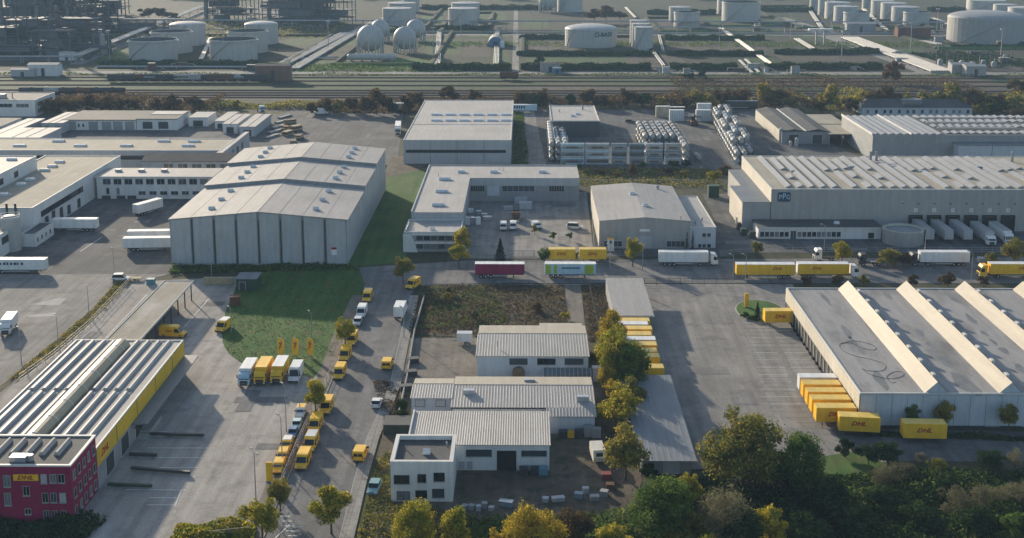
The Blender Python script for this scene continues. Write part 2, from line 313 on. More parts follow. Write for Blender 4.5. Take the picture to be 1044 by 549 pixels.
STREET_L = [(372,302),(352,347),(338,390),(324,425),(308,456),(291,494),(268,552),(240,620)]
STREET_R = [(418,302),(409,338),(398,390),(388,416),(374,447),(361,489),(346,549),(330,620)]
sheet('street', STREET_L + STREET_R[::-1], ROADM, .092)
def strip(name, line, w0, w1, material, z0, z1):
    """a raised strip along a line of ground pixels, from w0 to w1 metres to the right of it"""
    pts = [Vector(gp(*p)) for p in line]; mb = MB(); A = []; B = []
    for i, p in enumerate(pts):
        d = (pts[min(i+1, len(pts)-1)] - pts[max(i-1, 0)]).normalized(); nrm = Vector((d.y, -d.x)) if d.y < 0 else Vector((-d.y, d.x))
        if nrm.x < 0: nrm = -nrm
        A.append(p + nrm*w0); B.append(p + nrm*w1)
    for i in range(len(pts)-1):
        a0,b0,a1,b1 = A[i],B[i],A[i+1],B[i+1]
        mb.add([(a0.x,a0.y,z0),(b0.x,b0.y,z0),(b1.x,b1.y,z0),(a1.x,a1.y,z0),(a0.x,a0.y,z1),(b0.x,b0.y,z1),(b1.x,b1.y,z1),(a1.x,a1.y,z1)],
               [(4,7,6,5),(4,5,6,7),(0,1,5,4),(1,2,6,5),(2,3,7,6),(3,0,4,7)][1:])
    o = obj(name, mb, material); o['kind'] = 'structure'; return o
strip('pavement', STREET_R, 0.15, 2.3, WALKM, 0, .20)
strip('kerb', STREET_R, 0.0, 0.15, CONC, 0, .215)
strip('verge', STREET_L, -3.2, -0.15, GRAVEL, 0, .19)
strip('kerb', STREET_L, -0.15, 0.0, CONC, 0, .215)
strip('kerb', [(436,291.5),(600,290.5),(1300,291.5)][:2], -.1, .1, CONC, 0, .2)
sheet('rough_lot', [(428,292),(574,290),(580,333),(486,333),(486,345),(416,341)], ROUGH, .07)
sheet('path', [(575,290),(592,290),(597,337),(580,337)], GRAVEL, .074)
sheet('verge', [(592,290),(640,290),(640,345),(600,345)], ROUGH, .072)
sheet('car_park', [(413,345),(490,345),(490,390),(400,390)], GRAVEL, .075)
sheet('side_road', [(640,290),(808,290),(884,437),(905,472),(862,470),(795,470),(700,480),(640,430)], ASPH_OLD, .066)
sheet('slab_yard', [(752,312),(806,298),(882,437),(902,462),(884,467),(845,446),(786,420),(772,380)], SLABS, .082)
sheet('road', [(846,438),(882,438),(1400,447),(1400,473),(905,471),(872,464)], ASPH, .088)
sheet('yard_soil', [(372,560),(392,430),(415,388),(625,388),(655,490),(640,535),(470,530)], DIRT, .062)
sheet('lawn', [(838,466),(870,461),(905,474),(900,486),(860,492),(835,480)], LAWN, .09)
# oval island in the slab yard
c = gp(776, 318); isl = MB()
isl.prism([(c[0]+6.2*math.cos(t), c[1]+9.0*math.sin(t)) for t in [2*math.pi*i/28 for i in range(28)]], 0, .16)
o = obj('kerb', isl, CONC); o['kind'] = 'structure'
isl = MB(); isl.prism([(c[0]+5.9*math.cos(t), c[1]+8.7*math.sin(t)) for t in [2*math.pi*i/28 for i in range(28)]], .1, .2)
o = obj('lawn', isl, LAWN); o['kind'] = 'structure'
# repaired patches, trenches and drains in the yards
random.seed(77)
PATCH = [ground_mat('repair_asphalt_dark', (.155,.152,.148), (.18,.176,.17), (.13,.128,.126), .2, .6, 4.0, bump=.15), ground_mat('repair_asphalt_pale', (.19,.183,.172), (.22,.21,.197), (.15,.146,.14), .2, .6, 4.0, bump=.15)]
for x_0, x_1, r_0, r_1, cnt_ in ((60,160,225,275,5),(20,120,290,345,5),(190,300,400,545,9),(150,230,300,400,4),(640,760,300,440,10),(760,850,330,430,6),(330,400,310,540,6),(480,1040,268,288,10),(560,780,120,165,7),(740,1000,245,258,5),(475,590,205,255,4),(300,400,118,140,4)):
    for k in range(cnt_):
        X_, Y_ = gp(random.uniform(x_0, x_1), random.uniform(r_0, r_1)); w_, d_ = random.uniform(1.2,5), random.uniform(2,14)
        if random.random() < .4: w_, d_ = d_, w_
        if k % 2: continue
        wsheet('repair_patch', X_-w_/2, X_+w_/2, Y_-d_/2, Y_+d_/2, PATCH[0 if random.random() < .65 else 1], .094+.001*(k%6))
# painted lines
def line(px0, px1, w=.14, z=.105, name='painted_line'):
    a = Vector(gp(*px0)); b = Vector(gp(*px1)); d = (b-a).normalized(); nn = Vector((-d.y, d.x))*w/2
    o = obj(name, MB().quad((a.x-nn.x,a.y-nn.y,z),(a.x+nn.x,a.y+nn.y,z),(b.x+nn.x,b.y+nn.y,z),(b.x-nn.x,b.y-nn.y,z)), PAINTL); o['kind'] = 'structure'; return o
for a, b in (((150,457.5),(212,457.5)),((141,467),(206,467.5)),((134,478),(202,477.5)),((128,500),(190,500.5)),((152,508),(182,508.5)),((150,515.5),(180,515.5)),
             ((185,501),(178,517)),((106,347),(150,301)),((187,335),(214,304)),((82,257),(104,242)),((296,535),(281,549))): line(a, b, .22)
for k in range(5): line((285+k*2.2, 527+k*5), (297+k*2.2-1.5, 527+k*5+.3), .25, z=.11)
for k in range(12):                                       # bay lines of the right hand yard
    line((764+k*1.2, 330+k*7.5), (803+k*4.6, 330+k*7.5), .1, z=.10)
sheet('painted_strip', [(783,338),(788,338),(818,398),(811,398)], PATCH[1], .101)
# pale concrete aprons in the west road
sheet('concrete_apron', [(30,311),(60,304.5),(68,304.5),(60,312)], CONC, .08)
sheet('concrete_apron', [(28,322),(56,319),(58,323),(30,324)], CONC, .08)

# ------------------------------------------------------------------ railway
def track(row, label):
    y = gp(522, row)[1]; t = thing('railway_track', label, 'railway track', (0, y, .05), 0, 'railway tracks')
    obj('ballast_bed', MB().xprism([(-2.2,0),(2.2,0),(1.4,.3),(-1.4,.3)], -900, 900), BALLAST, t)
    for s in (-.75, .75): obj('rail', MB().box(-900, 900, s-.06, s+.06, .3, .46), RUST, t)
    return t
for row, lab in ((80.0,'railway track farthest back, just in front of the tank farm road'),(83.5,'railway track second from the tank farm road across green grass'),
                 (88.0,'lone railway track running along the middle of the grass strip'),(93.2,'railway track at the back edge of the brown ballast bed'),
                 (95.6,'railway track second from the back on the brown ballast bed'),(98.0,'railway track third from the back on the brown ballast bed'),(100.4,'railway track nearest to the row of brown trees')):
    track(row, lab)
# ------------------------------------------------------------------ building helpers
_rt = _rot.transposed()
def x_at(px, Y, z):
    k = (px - CX) / F_PX; zz = z - CAM_H; a, c = _rt[0], _rt[2]
    return -((a[1]+k*c[1])*Y + (a[2]+k*c[2])*zz) / (a[0]+k*c[0])
def z_at(py, X, Y):
    m = (py - CY) / F_PX; b, c = _rt[1], _rt[2]
    return CAM_H - ((b[0]-m*c[0])*X + (b[1]-m*c[1])*Y) / (b[2]-m*c[2])
GLASS2 = mat('window_glass_pale', (.05,.065,.08), rough=.2, var=0, spec=.6); BLIND = mat('window_with_blind', (.16,.17,.18), rough=.5, var=.3, scale=2.0)
class B:
    def __init__(s, name, label, cat, x0, x1, y0, y1, group=None):
        s.x0, s.x1, s.y0, s.y1 = x0, x1, y0, y1; s.W = x1-x0; s.D = y1-y0
        s.r = thing(name, label, cat, (x0, y0, 0), 0, group)
    def part(s, name, mb, m, parent=None, smooth=False): return obj(name, mb, m, parent or s.r, smooth=smooth)
    def walls(s, h, m, x0=0, x1=None, y0=0, y1=None, name='wall'):
        return s.part(name, MB().box(x0, s.W if x1 is None else x1, y0, s.D if y1 is None else y1, 0, h), m)
    def flat(s, h, m, trim=None, x0=0, x1=None, y0=0, y1=None, par=.35, t=.25):
        x1 = s.W if x1 is None else x1; y1 = s.D if y1 is None else y1
        r = s.part('roof', MB().box(x0+t, x1-t, y0+t, y1-t, h, h+.08), m)
        if trim:
            p = MB().box(x0-.06, x1+.06, y0-.06, y0+t, h+.003, h+par).box(x0-.06, x1+.06, y1-t, y1+.06, h+.003, h+par).box(x0-.06, x0+t, y0+t, y1-t, h+.003, h+par).box(x1-t, x1+.06, y0+t, y1-t, h+.003, h+par)
            s.part('parapet', p, trim)
        return r
    def win(s, face, u0, u1, z0, z1, pane=GLASS, frame=FRAMEM, bars=1, name='window', d=0.0):
        """an opening with its own frame: face S (front), E (right side), W (left side), N; d = how far the wall stands in from the box side"""
        w, h = u1-u0, z1-z0
        if pane is GLASS: pane = random.choice([GLASS, GLASS, GLASS2, BLIND] if w < 3 else [GLASS, GLASS, GLASS2])
        def mk():
            mb = MB().box(0, w, -.03, .02, 0, h); return mb.mesh(name)
        def mf():
            f = .07; mb = MB().box(-f, w+f, -.1, .01, -f, 0).box(-f, w+f, -.1, .01, h, h+f).box(-f, 0, -.1, .01, 0, h).box(w, w+f, -.1, .01, 0, h)
            for k in range(bars): x = w*(k+1)/(bars+1); mb.box(x-.035, x+.035, -.08, .01, 0, h)
            return mb.mesh('frame')
        key = (round(w,2), round(h,2))
        me = cached(('pane', key, pane.name), lambda: mk()); mf_ = cached(('frame', key, frame.name, bars), lambda: mf())
        loc, rz = {'S': ((u0, d, z0), 0), 'N': ((u1, s.D-d, z0), math.pi), 'E': ((s.W-d, u0, z0), R(90)), 'W': ((d, u1, z0), R(-90))}[face]
        o = obj(name, me, pane, s.r, loc, (0,0,rz)); obj('frame', mf_, frame, o)
        if name == 'window': obj('sill', cached(('sill', round(w,2)), lambda: MB().box(-.12,w+.12,-.22,.0,-.17,-.075)), WALL_P, o)
        return o
    def winpx(s, x0, x1, r0, r1, d=0.0, **k):
        Y = s.y0 + d; xm = x_at((x0+x1)/2, Y, 3)
        za, zb = z_at(r1, xm, Y), z_at(r0, xm, Y); zm = (za+zb)/2
        return s.win('S', x_at(x0, Y, zm)-s.x0, x_at(x1, Y, zm)-s.x0, za, zb, d=d, **k)
    def dome(s, px, row, h, w=1.6, l=2.6, name='skylight'):
        x, y = gp(px, row, h); return s.dome_at(x-s.x0, y-s.y0, h, w, l, name)
    def dome_at(s, x, y, h, w=1.6, l=2.6, name='skylight'):
        def mk():
            mb = MB().box(-l/2, l/2, -w/2, w/2, 0, .28); n = 6
            prof = [(-w/2*.92, .283)] + [(-w/2*.92*math.cos(math.pi*i/n), .283 + .55*math.sin(math.pi*i/n)) for i in range(1, n)] + [(w/2*.92, .283)]
            return mb.xprism(prof, -l/2*.95, l/2*.95).mesh('skylight')
        return obj(name, cached(('dome', w, l), mk), DOME, s.r, (x, y, h+.05))
    def vent(s, x, y, h, r=.25, t=1.2):
        mb = MB().tube((0,0,0), (0,0,t), r, 8).tube((0,0,t+.05), (0,0,t+.25), r*1.6, 8, r*.3); return obj('vent', mb, STEEL, s.r, (x, y, h))
def rect(pl, pr, row, zr, h, back):
    m = (pl+pr)/2; y0 = gp(m, row, zr)[1]; y1 = gp(m, back, h)[1]
    return x_at(pl, y0, zr), x_at(pr, y0, zr), y0, y1
def ribbed(x0, x1, ya, za, yb, zb, pitch=.55, t=.12, rib=.03):
    """roof slope from eave (ya, za) to ridge (yb, zb), ribs run up the slope"""
    mb = MB(); mb.add([(x0,ya,za),(x1,ya,za),(x1,yb,zb),(x0,yb,zb),(x0,ya,za+t),(x1,ya,za+t),(x1,yb,zb+t),(x0,yb,zb+t)],
                      [(0,3,2,1),(4,5,6,7),(0,1,5,4),(1,2,6,5),(2,3,7,6),(3,0,4,7)])
    n = int((x1-x0)/pitch); q = pitch*.22
    for i in range(n+1):
        x = x0 + (x1-x0)*i/n; z = t
        mb.add([(x-q,ya-.01,za+z),(x+q,ya-.01,za+z),(x+q*.5,ya-.01,za+z+rib),(x-q*.5,ya-.01,za+z+rib),(x-q,yb,zb+z),(x+q,yb,zb+z),(x+q*.5,yb,zb+z+rib),(x-q*.5,yb,zb+z+rib)],
               [(0,1,2,3),(2,6,7,3),(1,5,6,2),(0,3,7,4)])
    return mb

# ------------------------------------------------------------------ 1 the tall corrugated hall (three stepped bays)
x0, x1, y0, y1 = rect(175, 354.8, 270.5, 0, 13, 193)
b = B('corrugated_warehouse', 'huge pale grey panelled warehouse with three stepped low gable roofs beside the lawn', 'warehouse', x0, x1, y0, gp(330,146,17)[1])
ya = 0; seg = [(0, gp(365,193,13)[1]-y0, 12.9), (0, gp(380,169.5,14.2)[1]-y0, 13.9), (0, b.D, 14.9)]
prev = 0
for k, (_, ye, h) in enumerate(seg):
    rz = h + 2.2
    w = MB().yprism([(0.2,0),(b.W-.2,0),(b.W-.2,h),(b.W/2,rz),(.2,h)], prev + (.25 if k == 0 else .02), ye); b.part('wall', w, WALL_D)
    r = MB().yprism([(-.3,h-.05),(b.W/2,rz-.05),(b.W+.3,h-.05),(b.W+.3,h+.18),(b.W/2,rz+.18),(-.3,h+.18)], prev-.15, ye+.05); rf = b.part('roof', r, ROOF_G)
    ln = ye - prev
    for sx in (.12, .25, .38, .5, .62, .75, .88):           # standing seams
        xx = b.W*sx; zz = h + .18 + (rz-h)*(1-abs(xx-b.W/2)/(b.W/2)); obj('seam', cached(('seam', k), lambda: MB().box(-.035,.035,0,ln-.3,0,.06)), WALL_D, rf, (xx, prev+.1, zz))
    nr = 3
    for sx in (.2, .8):
        for i in range(nr):
            yy = prev + ln*(i+.7)/(nr+.4); xx = b.W*(sx + (.03 if sx < .5 else -.03)*0); b.dome_at(xx, yy, h + .15 + (rz-h)*(1-abs(xx-b.W/2)/(b.W/2)), 1.2, 1.7)
    prev = ye
# panels with dark slots between them
npx = 8; pw = b.W/npx
for i in range(npx):
    xa, xb = i*pw + .42, (i+1)*pw - .42; f = lambda x: 12.75 + 2.2*(1-abs(x-b.W/2)/(b.W/2))
    obj('panel', MB().add([(xa,-.1,.5),(xb,-.1,.5),(xb,-.1,f(xb)),(xa,-.1,f(xa)),(xa,.25,.5),(xb,.25,.5),(xb,.25,f(xb)),(xa,.25,f(xa))], [(0,1,2,3),(1,5,6,2),(4,0,3,7),(3,2,6,7),(0,4,5,1)]), WALL_G, b.r)
    if i: obj('downpipe', cached('dp_hall', lambda: MB().box(-.09,.09,-.12,.1,.2,12.9)), DARK, b.r, (i*pw, 0, 0))
obj('plinth', MB().box(0, b.W, -.06, .2, 0, .5), CONC, b.r)
prev = 0
for k, (_, ye, h) in enumerate(seg):
    n = max(3, round((ye-prev)/6.1)); q = (ye-prev)/n
    for i in range(n):
        for xx, nm in ((b.W-.2, 'E'), (0, 'W')):
            obj('panel', cached(('gpanel', k, round(q,2)), lambda: MB().box(0, .35, .3, q-.3, .4, h-.1)), WALL_G, b.r, (xx - (.1 if nm == 'W' else .1), prev + i*q, 0))
    prev = ye
sg = obj('sign', MB().box(0, 1.5, -.2, -.12, 3.0, 5.2), WHITE, b.r, (x_at(338,y0,4)-x0, 0, 0)); obj('sign_band', MB().box(0, 1.5, -.22, -.205, 4.6, 5.2), REDTXT, sg)
HALL = b

# ------------------------------------------------------------------ 2 the yellow walled depot hall, its canopies and the magenta office
hx0, hx1 = gp(77.5,348,7.2)[0], (gp(98.6,445,9.6)[0]+gp(185,349,7.2)[0])/2; hy0 = gp(60,445,9.6)[1]; hy1 = gp(130,348,7.2)[1]; RB = B
b = B('depot_hall', 'long depot hall with yellow upper wall and ribbed light strips on its roof', 'hall', hx0, hx1, hy0, hy1); HH = 7.2
b.walls(HH-.05, WALL_D); b.flat(HH, ROOF_G, WHITE_T, par=.3)
obj('upper_wall', MB().box(b.W, b.W+.12, .1, b.D, 4.1, HH-.02), YELLOW_W, b.r); obj('upper_wall', MB().box(0.05, b.W, b.D, b.D+.12, 4.1, HH-.02), YELLOW_W, b.r)
bx = 10.7
for lo, hi in ((.8, b.D*.46), (b.D*.485, b.D-.7)):
    ln = hi-lo
    for sx in (1.6, 3.9, 6.2, 8.3, 13.3, 15.5, 17.7, 19.9):
        st = obj('rooflight_strip', cached(('dstrip', round(ln,1)), lambda: MB().yprism([(-.55,0),(.55,0),(.2,.5),(-.2,.5)], 0, ln)), mat('rooflight_sheet', (.36,.355,.34), rough=.4, var=.08, scale=.4), b.r, (sx, lo, HH+.09))
        obj('upstand', cached(('ups', round(ln,1)), lambda: MB().box(-.78,-.6,0,ln,0,.14).box(.6,.78,0,ln,0,.14)), WALL_D, st)
n = 8; barrel = MB().yprism([(1.7*math.cos(math.pi*i/n), 1.5*math.sin(math.pi*i/n)) for i in range(n+1)], 0, b.D-4.5)
bo = obj('barrel_rooflight', barrel, mat('aged_cream_glazing', (.36,.30,.20), rough=.5, var=.12, scale=.4, stain=(.38,.33,.25), stain_scale=.3), b.r, (bx, 1.5, HH+.1))
for k in range(7): obj('rib', cached('brib', lambda: MB().yprism([(1.76*math.cos(math.pi*i/n), 1.56*math.sin(math.pi*i/n)) for i in range(n+1)], -.12, .12)), WHITE_T, bo, (0, 2+k*7.2, 0))
for k in range(6): b.win('E', 4+k*8, 8.2+k*8, .3, 3.7, pane=DARK, bars=0, name='dock_door')
for k in range(4): obj('wall_joint', cached('yj', lambda: MB().box(.1,.16,-.08,.08,4.2,HH-.1)), DARK, b.r, (b.W, 10+k*11.5, 0))
obj('sign_panel', MB().box(.12,.2,0,4.6,4.5,6.9), YELLOW, b.r, (b.W, 1.2, 0)); lettering('DHL', 1.8, REDTXT, b.r, (b.W+.215, 3.5, 5.7), (R(90),0,R(90)), shear=.35, bold=.05, width=3.9)
cn = obj('dock_canopy', MB().box(.12, 3.0, b.D*.34, b.D+.4, 3.75, 4.0), ROOF_B, b.r)
for k in range(5): obj('canopy_bracket', cached('cbr', lambda: MB().tube((.15,0,2.6),(2.9,0,3.74),.08,6)), DARK, cn, (b.W, b.D*.36+k*8, 0))
cn.location = (b.W, 0, 0)
for ch in cn.children: ch.location.x = 0
obj('loading_ramp', MB().xprism([(0,0),(9,0),(9,1.1),(2,1.1)], .2, 2.2), CONC, b.r, (b.W, 20, 0))
# magenta office
b = B('office_block', 'magenta three storey office block with parapet roof and light strips', 'office', hx0, hx1, gp(60,476,9.6)[1], hy0-.02); H = 9.6
b.walls(H, MAGENTA); b.flat(H-.5, ROOF_D, None); b.part('parapet', MB().box(-.12,b.W+.12,-.12,.35,H,H+.28).box(-.12,b.W+.12,b.D-.35,b.D+.1,H,H+.28).box(-.12,.35,.35,b.D-.35,H,H+.28).box(b.W-.35,b.W+.12,.35,b.D-.35,H,H+.28), WHITE_T)
b.part('roof_deck', MB().box(.36,b.W-.36,.36,b.D-.36,H,H+.04), ROOF_D)
for k in range(8): obj('rooflight_strip', cached('mstrip', lambda: MB().yprism([(-.5,0),(.5,0),(.15,.6),(-.15,.6)], 0, 5.6)), ROOF_W, b.r, (1.8+k*2.45, 4.0, H+.04))
obj('ventilation_unit', MB().box(0,2.6,0,1.6,0,.9).tube((3.1,.8,0),(3.1,.8,1.0),.5,10), SILVER, b.r, (12.4,1.3,H+.04))
z3 = (7.0, 3.9, .9)
for z, xs in ((z3[0], (4.6, 10.6, 18.2, 19.9, -1, 13.9)), (z3[1], (4.6, 11.5, 13.9, 18.2, 19.9)), (z3[2], (4.6, 14.0, 15.6, 18.2, 19.8, 11.4))): pass
for i, (a, c_, r0, r1) in enumerate(((4,10.5,485,496),(42,47.5,484,492.5),(51,57,484,492),(59.5,65.5,484,492),(5,11,503,515),(24,30,496,505),(43.5,49,503,512),(52,57.5,503,512),(61,67,503,512),(26,31.5,519,524),(45,50,521,530),(53,58.5,521,530),(62.5,67.5,521,530))):
    b.winpx(a, c_, r0, r1, frame=WALL_P, pane=WALL_G if i in (1, 8) else GLASS)
for z in z3:
    for k in range(5): b.win('E', .8+k*2.2, 1.7+k*2.2, z, z+1.45, frame=WALL_P, bars=0)
obj('sign_panel', MB().box(0,4.0,-.12,-.02,0,1.05), YELLOW, b.r, (x_at(13.5,b.y0,8)-b.x0, 0, z_at(490,b.x0+14,b.y0)))
lettering('DHL', .95, REDTXT, b.r, (x_at(25.5,b.y0,8)-b.x0, -.135, z_at(487,b.x0+14,b.y0)), (R(90),0,0), shear=.35, bold=.03, width=2.6)
# long flat carport behind the hall
ca = gp(168,286.5,5); cb = gp(150,346.5,5); b = B('carport_canopy', 'long narrow flat canopy with stained light roof on posts behind the depot hall', 'canopy', ca[0], gp(197,286.5,5)[0], cb[1], ca[1])
b.part('roof', MB().box(0,b.W,0,b.D,4.75,4.95), mat('stained_canopy_roof', (.27,.245,.20), rough=.9, var=.15, scale=.2, stain=(.42,.41,.39), stain_scale=.15, stain_amt=.7, stretch=(1,.4,1)))
b.part('fascia', MB().box(-.1,0,-.1,b.D+.1,4.6,5.1).box(b.W,b.W+.1,-.1,b.D+.1,4.6,5.1).box(0,b.W,b.D,b.D+.1,4.6,5.1), WHITE_T)
for k in range(8):
    for xx in (.4, b.W-.4): obj('post', cached('cpost', lambda: MB().box(-.12,.12,-.12,.12,0,4.75)), DARK, b.r, (xx, .8+k*(b.D-1.6)/7, 0))
obj('back_wall', MB().box(.1,.3,.1,b.D,0,4.6), WALL_D, b.r)

# ------------------------------------------------------------------ 3 the group of small halls in the middle foreground
x0, x1, y0, y1 = rect(398.8, 461.8, 512, 0, 6.4, 447.5)
b = B('cube_office', 'small white cube office with six dark windows and sunken flat roof', 'office', x0, x1, y0, y1); H = 6.4
b.walls(H, WALL_W); b.part('roof', MB().box(.55,b.W-.55,.55,b.D-.55,H,H+.05), ROOF_D)
b.part('parapet', MB().box(-.05,b.W+.05,-.05,.55,H,H+.75).box(-.05,b.W+.05,b.D-.55,b.D+.05,H,H+.75).box(-.05,.55,.55,b.D-.55,H,H+.75).box(b.W-.55,b.W+.05,.55,b.D-.55,H,H+.75), WALL_W)
b.part('coping', MB().box(-.09,b.W+.09,-.09,.57,H+.752,H+.8).box(-.09,b.W+.09,b.D-.57,b.D+.09,H+.752,H+.8).box(-.09,.57,.57,b.D-.57,H+.752,H+.8).box(b.W-.57,b.W+.09,.57,b.D-.57,H+.752,H+.8), WHITE_T)
b.dome_at(5.6, 4.6, H, 1.0, 1.3); b.vent(8.8, 7.6, H, .12, .7); b.vent(2.0, 6.0, H, .1, .6)
for a, c_, r0, r1 in ((402,417,485,493),(426,434,484,491.5),(442.5,453,482.5,490.5),(405,417.5,501.5,509),(424,435,500.5,508),(441,452.5,499,507)): b.winpx(a, c_, r0, r1, frame=DARK)
CUBE = b
x0, x1, y0, _ = rect(418, 560, 480, 0, 5, 419); y1 = gp(490, 419.6, 5.35)[1]
b = B('workshop_hall', 'white workshop hall with ribbed metal roof and black door next to the cube office', 'hall', gp(419,446,4.8)[0], x1, y0, y1)
b.part('wall', MB().xprism([(0,0),(b.D,0),(b.D,5.2),(0,4.75)], 0, b.W), WALL_W)
b.part('roof', ribbed(-.15, b.W+.15, -.25, 4.78, b.D+.1, 5.25, .44), ROOF_M); b.part('parapet', MB().xprism([(-.2,4.6),(b.D,5.05),(b.D,5.7),(-.2,5.3)], -.45, -.16), WHITE_T)
b.winpx(475.5, 501, 459, 465, frame=DARK); b.winpx(532, 557, 460, 464.8, frame=DARK); b.winpx(507, 526, 460, 479.6, pane=BLACK, bars=0, frame=DARK, name='door')
for a in (468, 476): b.winpx(a, a+5.5, 470.5, 479, pane=WALL_G, bars=0, name='door')
x0, x1, y0, _ = rect(461.3, 607, 442.5, 0, 5, 385)
yr_, yb_, ye_ = gp(530,392.2,5.0)[1], gp(530,384.8,4.5)[1], gp(510,415,4.1)[1]
b = B('middle_hall', 'broad low gabled hall with ribbed roof, cream rear slope and box rooflights', 'hall', x_at(461.3, ye_, 4.1), x_at(606.5, y0, 3.6), ye_, yb_)
b.part('wall', MB().xprism([(0,0),(b.D,0),(b.D,4.35),(yr_-ye_,4.75),(0,4.0)], 0, b.W), WALL_B)
xe = x_at(559, y0, 3.6)-b.x0; d0 = y0-ye_
b.part('wall', MB().xprism([(d0,0),(-.01,0),(-.01,3.95),(d0,3.5)], xe, b.W-.01), WALL_B)
rf = b.part('roof', ribbed(-.2, b.W+.2, -.25, 3.98, yr_-ye_, 4.8, .57), ROOF_M); b.part('roof', ribbed(xe-.2, b.W+.21, d0-.3, 3.46, -.26, 3.99, .57), ROOF_M)
b.part('roof_cap', MB().xprism([(yr_-ye_-.02,4.78),(b.D+.3,4.3),(b.D+.3,4.5),(yr_-ye_-.02,5.0)], -.2, b.W+.2), CREAM)
for px, row in ((478,400.5),(594,407)): X, Y = gp(px, row, 4.7); obj('box_rooflight', cached('boxlight', lambda: MB().box(-1.1,1.1,-.5,.5,-.3,.75)), SILVER, b.r, (X-b.x0, Y-b.y0, 4.6))
for px, row in ((540,389),): X, Y = gp(px, row, 4.8); obj('vent', MB().box(-1.1,1.1,-.3,.3,-.2,.5), SILVER, b.r, (X-b.x0, Y-b.y0, 4.75))
b.part('gutter', MB().box(0,xe-.3,-.42,-.26,3.82,4.0), DARK)
obj('rear_door', MB().box(0,.1,.2,3.0,0,3.0), DARK, b.r, (b.W, 1, 0))
yl = gp(440,405.5,4.5)[1]; yrl = gp(440,391,5.05)[1]; ybl = gp(440,386.5,4.7)[1]
b = B('garage_wing', 'small gabled garage wing with two roller doors left of the broad hall', 'garage', x_at(419.5,yl,4.5), x_at(460.3,yl,4.5), yl, ybl)
b.part('wall', MB().xprism([(0,0),(b.D,0),(b.D,4.55),(yrl-yl,4.8),(0,4.4)], 0, b.W), WALL_B)
b.part('roof', ribbed(-.1, b.W+.1, -.3, 4.36, yrl-yl, 4.85, .5), ROOF_M); b.part('roof_cap', MB().xprism([(yrl-yl-.02,4.83),(b.D+.3,4.5),(b.D+.3,4.7),(yrl-yl-.02,5.03)], -.1, b.W+.1), CREAM)
for a in (423.5, 444.5): b.winpx(a, a+9.5, 408, 414.6, pane=WALL_G, frame=DARK, bars=0, name='roller_door')
x0, x1, y0, _ = rect(486.5, 599.5, 385, 0, 5, 332); yr_, yb_ = gp(545,340,5.6)[1], gp(545,332.5,5.1)[1]
b = B('rear_hall', 'pale blue gabled hall with three dark strip windows beside the gravel path', 'hall', x0, x1, y0, yb_)
b.part('wall', MB().xprism([(0,0),(b.D,0),(b.D,4.95),(yr_-y0,5.35),(0,4.7)], 0, b.W), WALL_B)
b.part('roof', ribbed(-.15, b.W+.2, -.3, 4.66, yr_-y0, 5.4, .6), ROOF_M)
b.part('roof_cap', MB().xprism([(yr_-y0-.02,5.38),(b.D+.3,4.9),(b.D+.3,5.1),(yr_-y0-.02,5.6)], -.15, b.W+.2).xprism([(b.D+.31,4.88),(b.D+2.6,4.7),(b.D+2.6,4.9),(b.D+.31,5.08)], b.W*.57, b.W*.98), CREAM)
for a, c_ in ((519.7,537.5),(548,566),(576,594.5)): b.winpx(a, c_, 366, 371.5, bars=2, frame=DARK)
b.part('corner_post', MB().box(b.W,b.W+.15,-.12,.12,0,4.6), DARK); b.vent(4.2, 4.0, 5.4, .12, 1.0)
X = x_at(528.5, y0, 1.2)-x0; obj('cable_drum', MB().tube((X,-1.6,1.3),(X,-.5,1.3),1.3,20), WOOD, b.r)
gl = obj('glass_lean_to', MB().xprism([(-1.8,0),(-.05,0),(-.05,2.2),(-1.8,1.5)], x_at(554,y0,1)-x0, x_at(603,y0,1)-x0), mat('grey_glazing', (.16,.20,.22), rough=.3, var=.15, scale=1.0), b.r)
for k in range(12): obj('glazing_bar', cached('gbar', lambda: MB().xprism([(-1.86,0),(-1.78,0),(-1.78,1.55),(-.06,2.25),(-.06,2.33),(-1.86,1.6)], -.05, .05)), WHITE_T, gl, (x_at(554,y0,1)-x0 + k*.9, 0, 0))
# dark timber bin store left of the halls
x0, x1, y0, y1 = rect(391, 419, 444, 0, 2, 431.5)
b = B('bin_store', 'dark flat timber bin store beside the street wall left of the ribbed halls', 'shed', x0, x1, y0, y0+4.2); b.walls(2.0, GREENP); b.part('roof', MB().box(-.1,b.W+.1,-.15,b.D+.1,2.0,2.12), ROOF_D)
for k in range(5): obj('wall_slat', cached('bslat', lambda: MB().box(0,b.W,-.06,0,0,.2)), DARK, b.r, (0,0,.15+k*.38))
# steel cabinet by the yellow trees
X, Y = gp(608, 389); t = thing('steel_cabinet', 'narrow pale steel cabinet at the corner of the broad hall by the trees', 'cabinet', (X, Y, .05)); obj('body', MB().box(-.8,.8,-.6,.6,0,3.0), SILVER, t); obj('top', MB().box(-.95,.95,-.75,.75,3.0,3.2), WHITE_T, t); obj('door', MB().box(-.6,.6,-.66,-.6,.2,2.6), WALL_G, t)
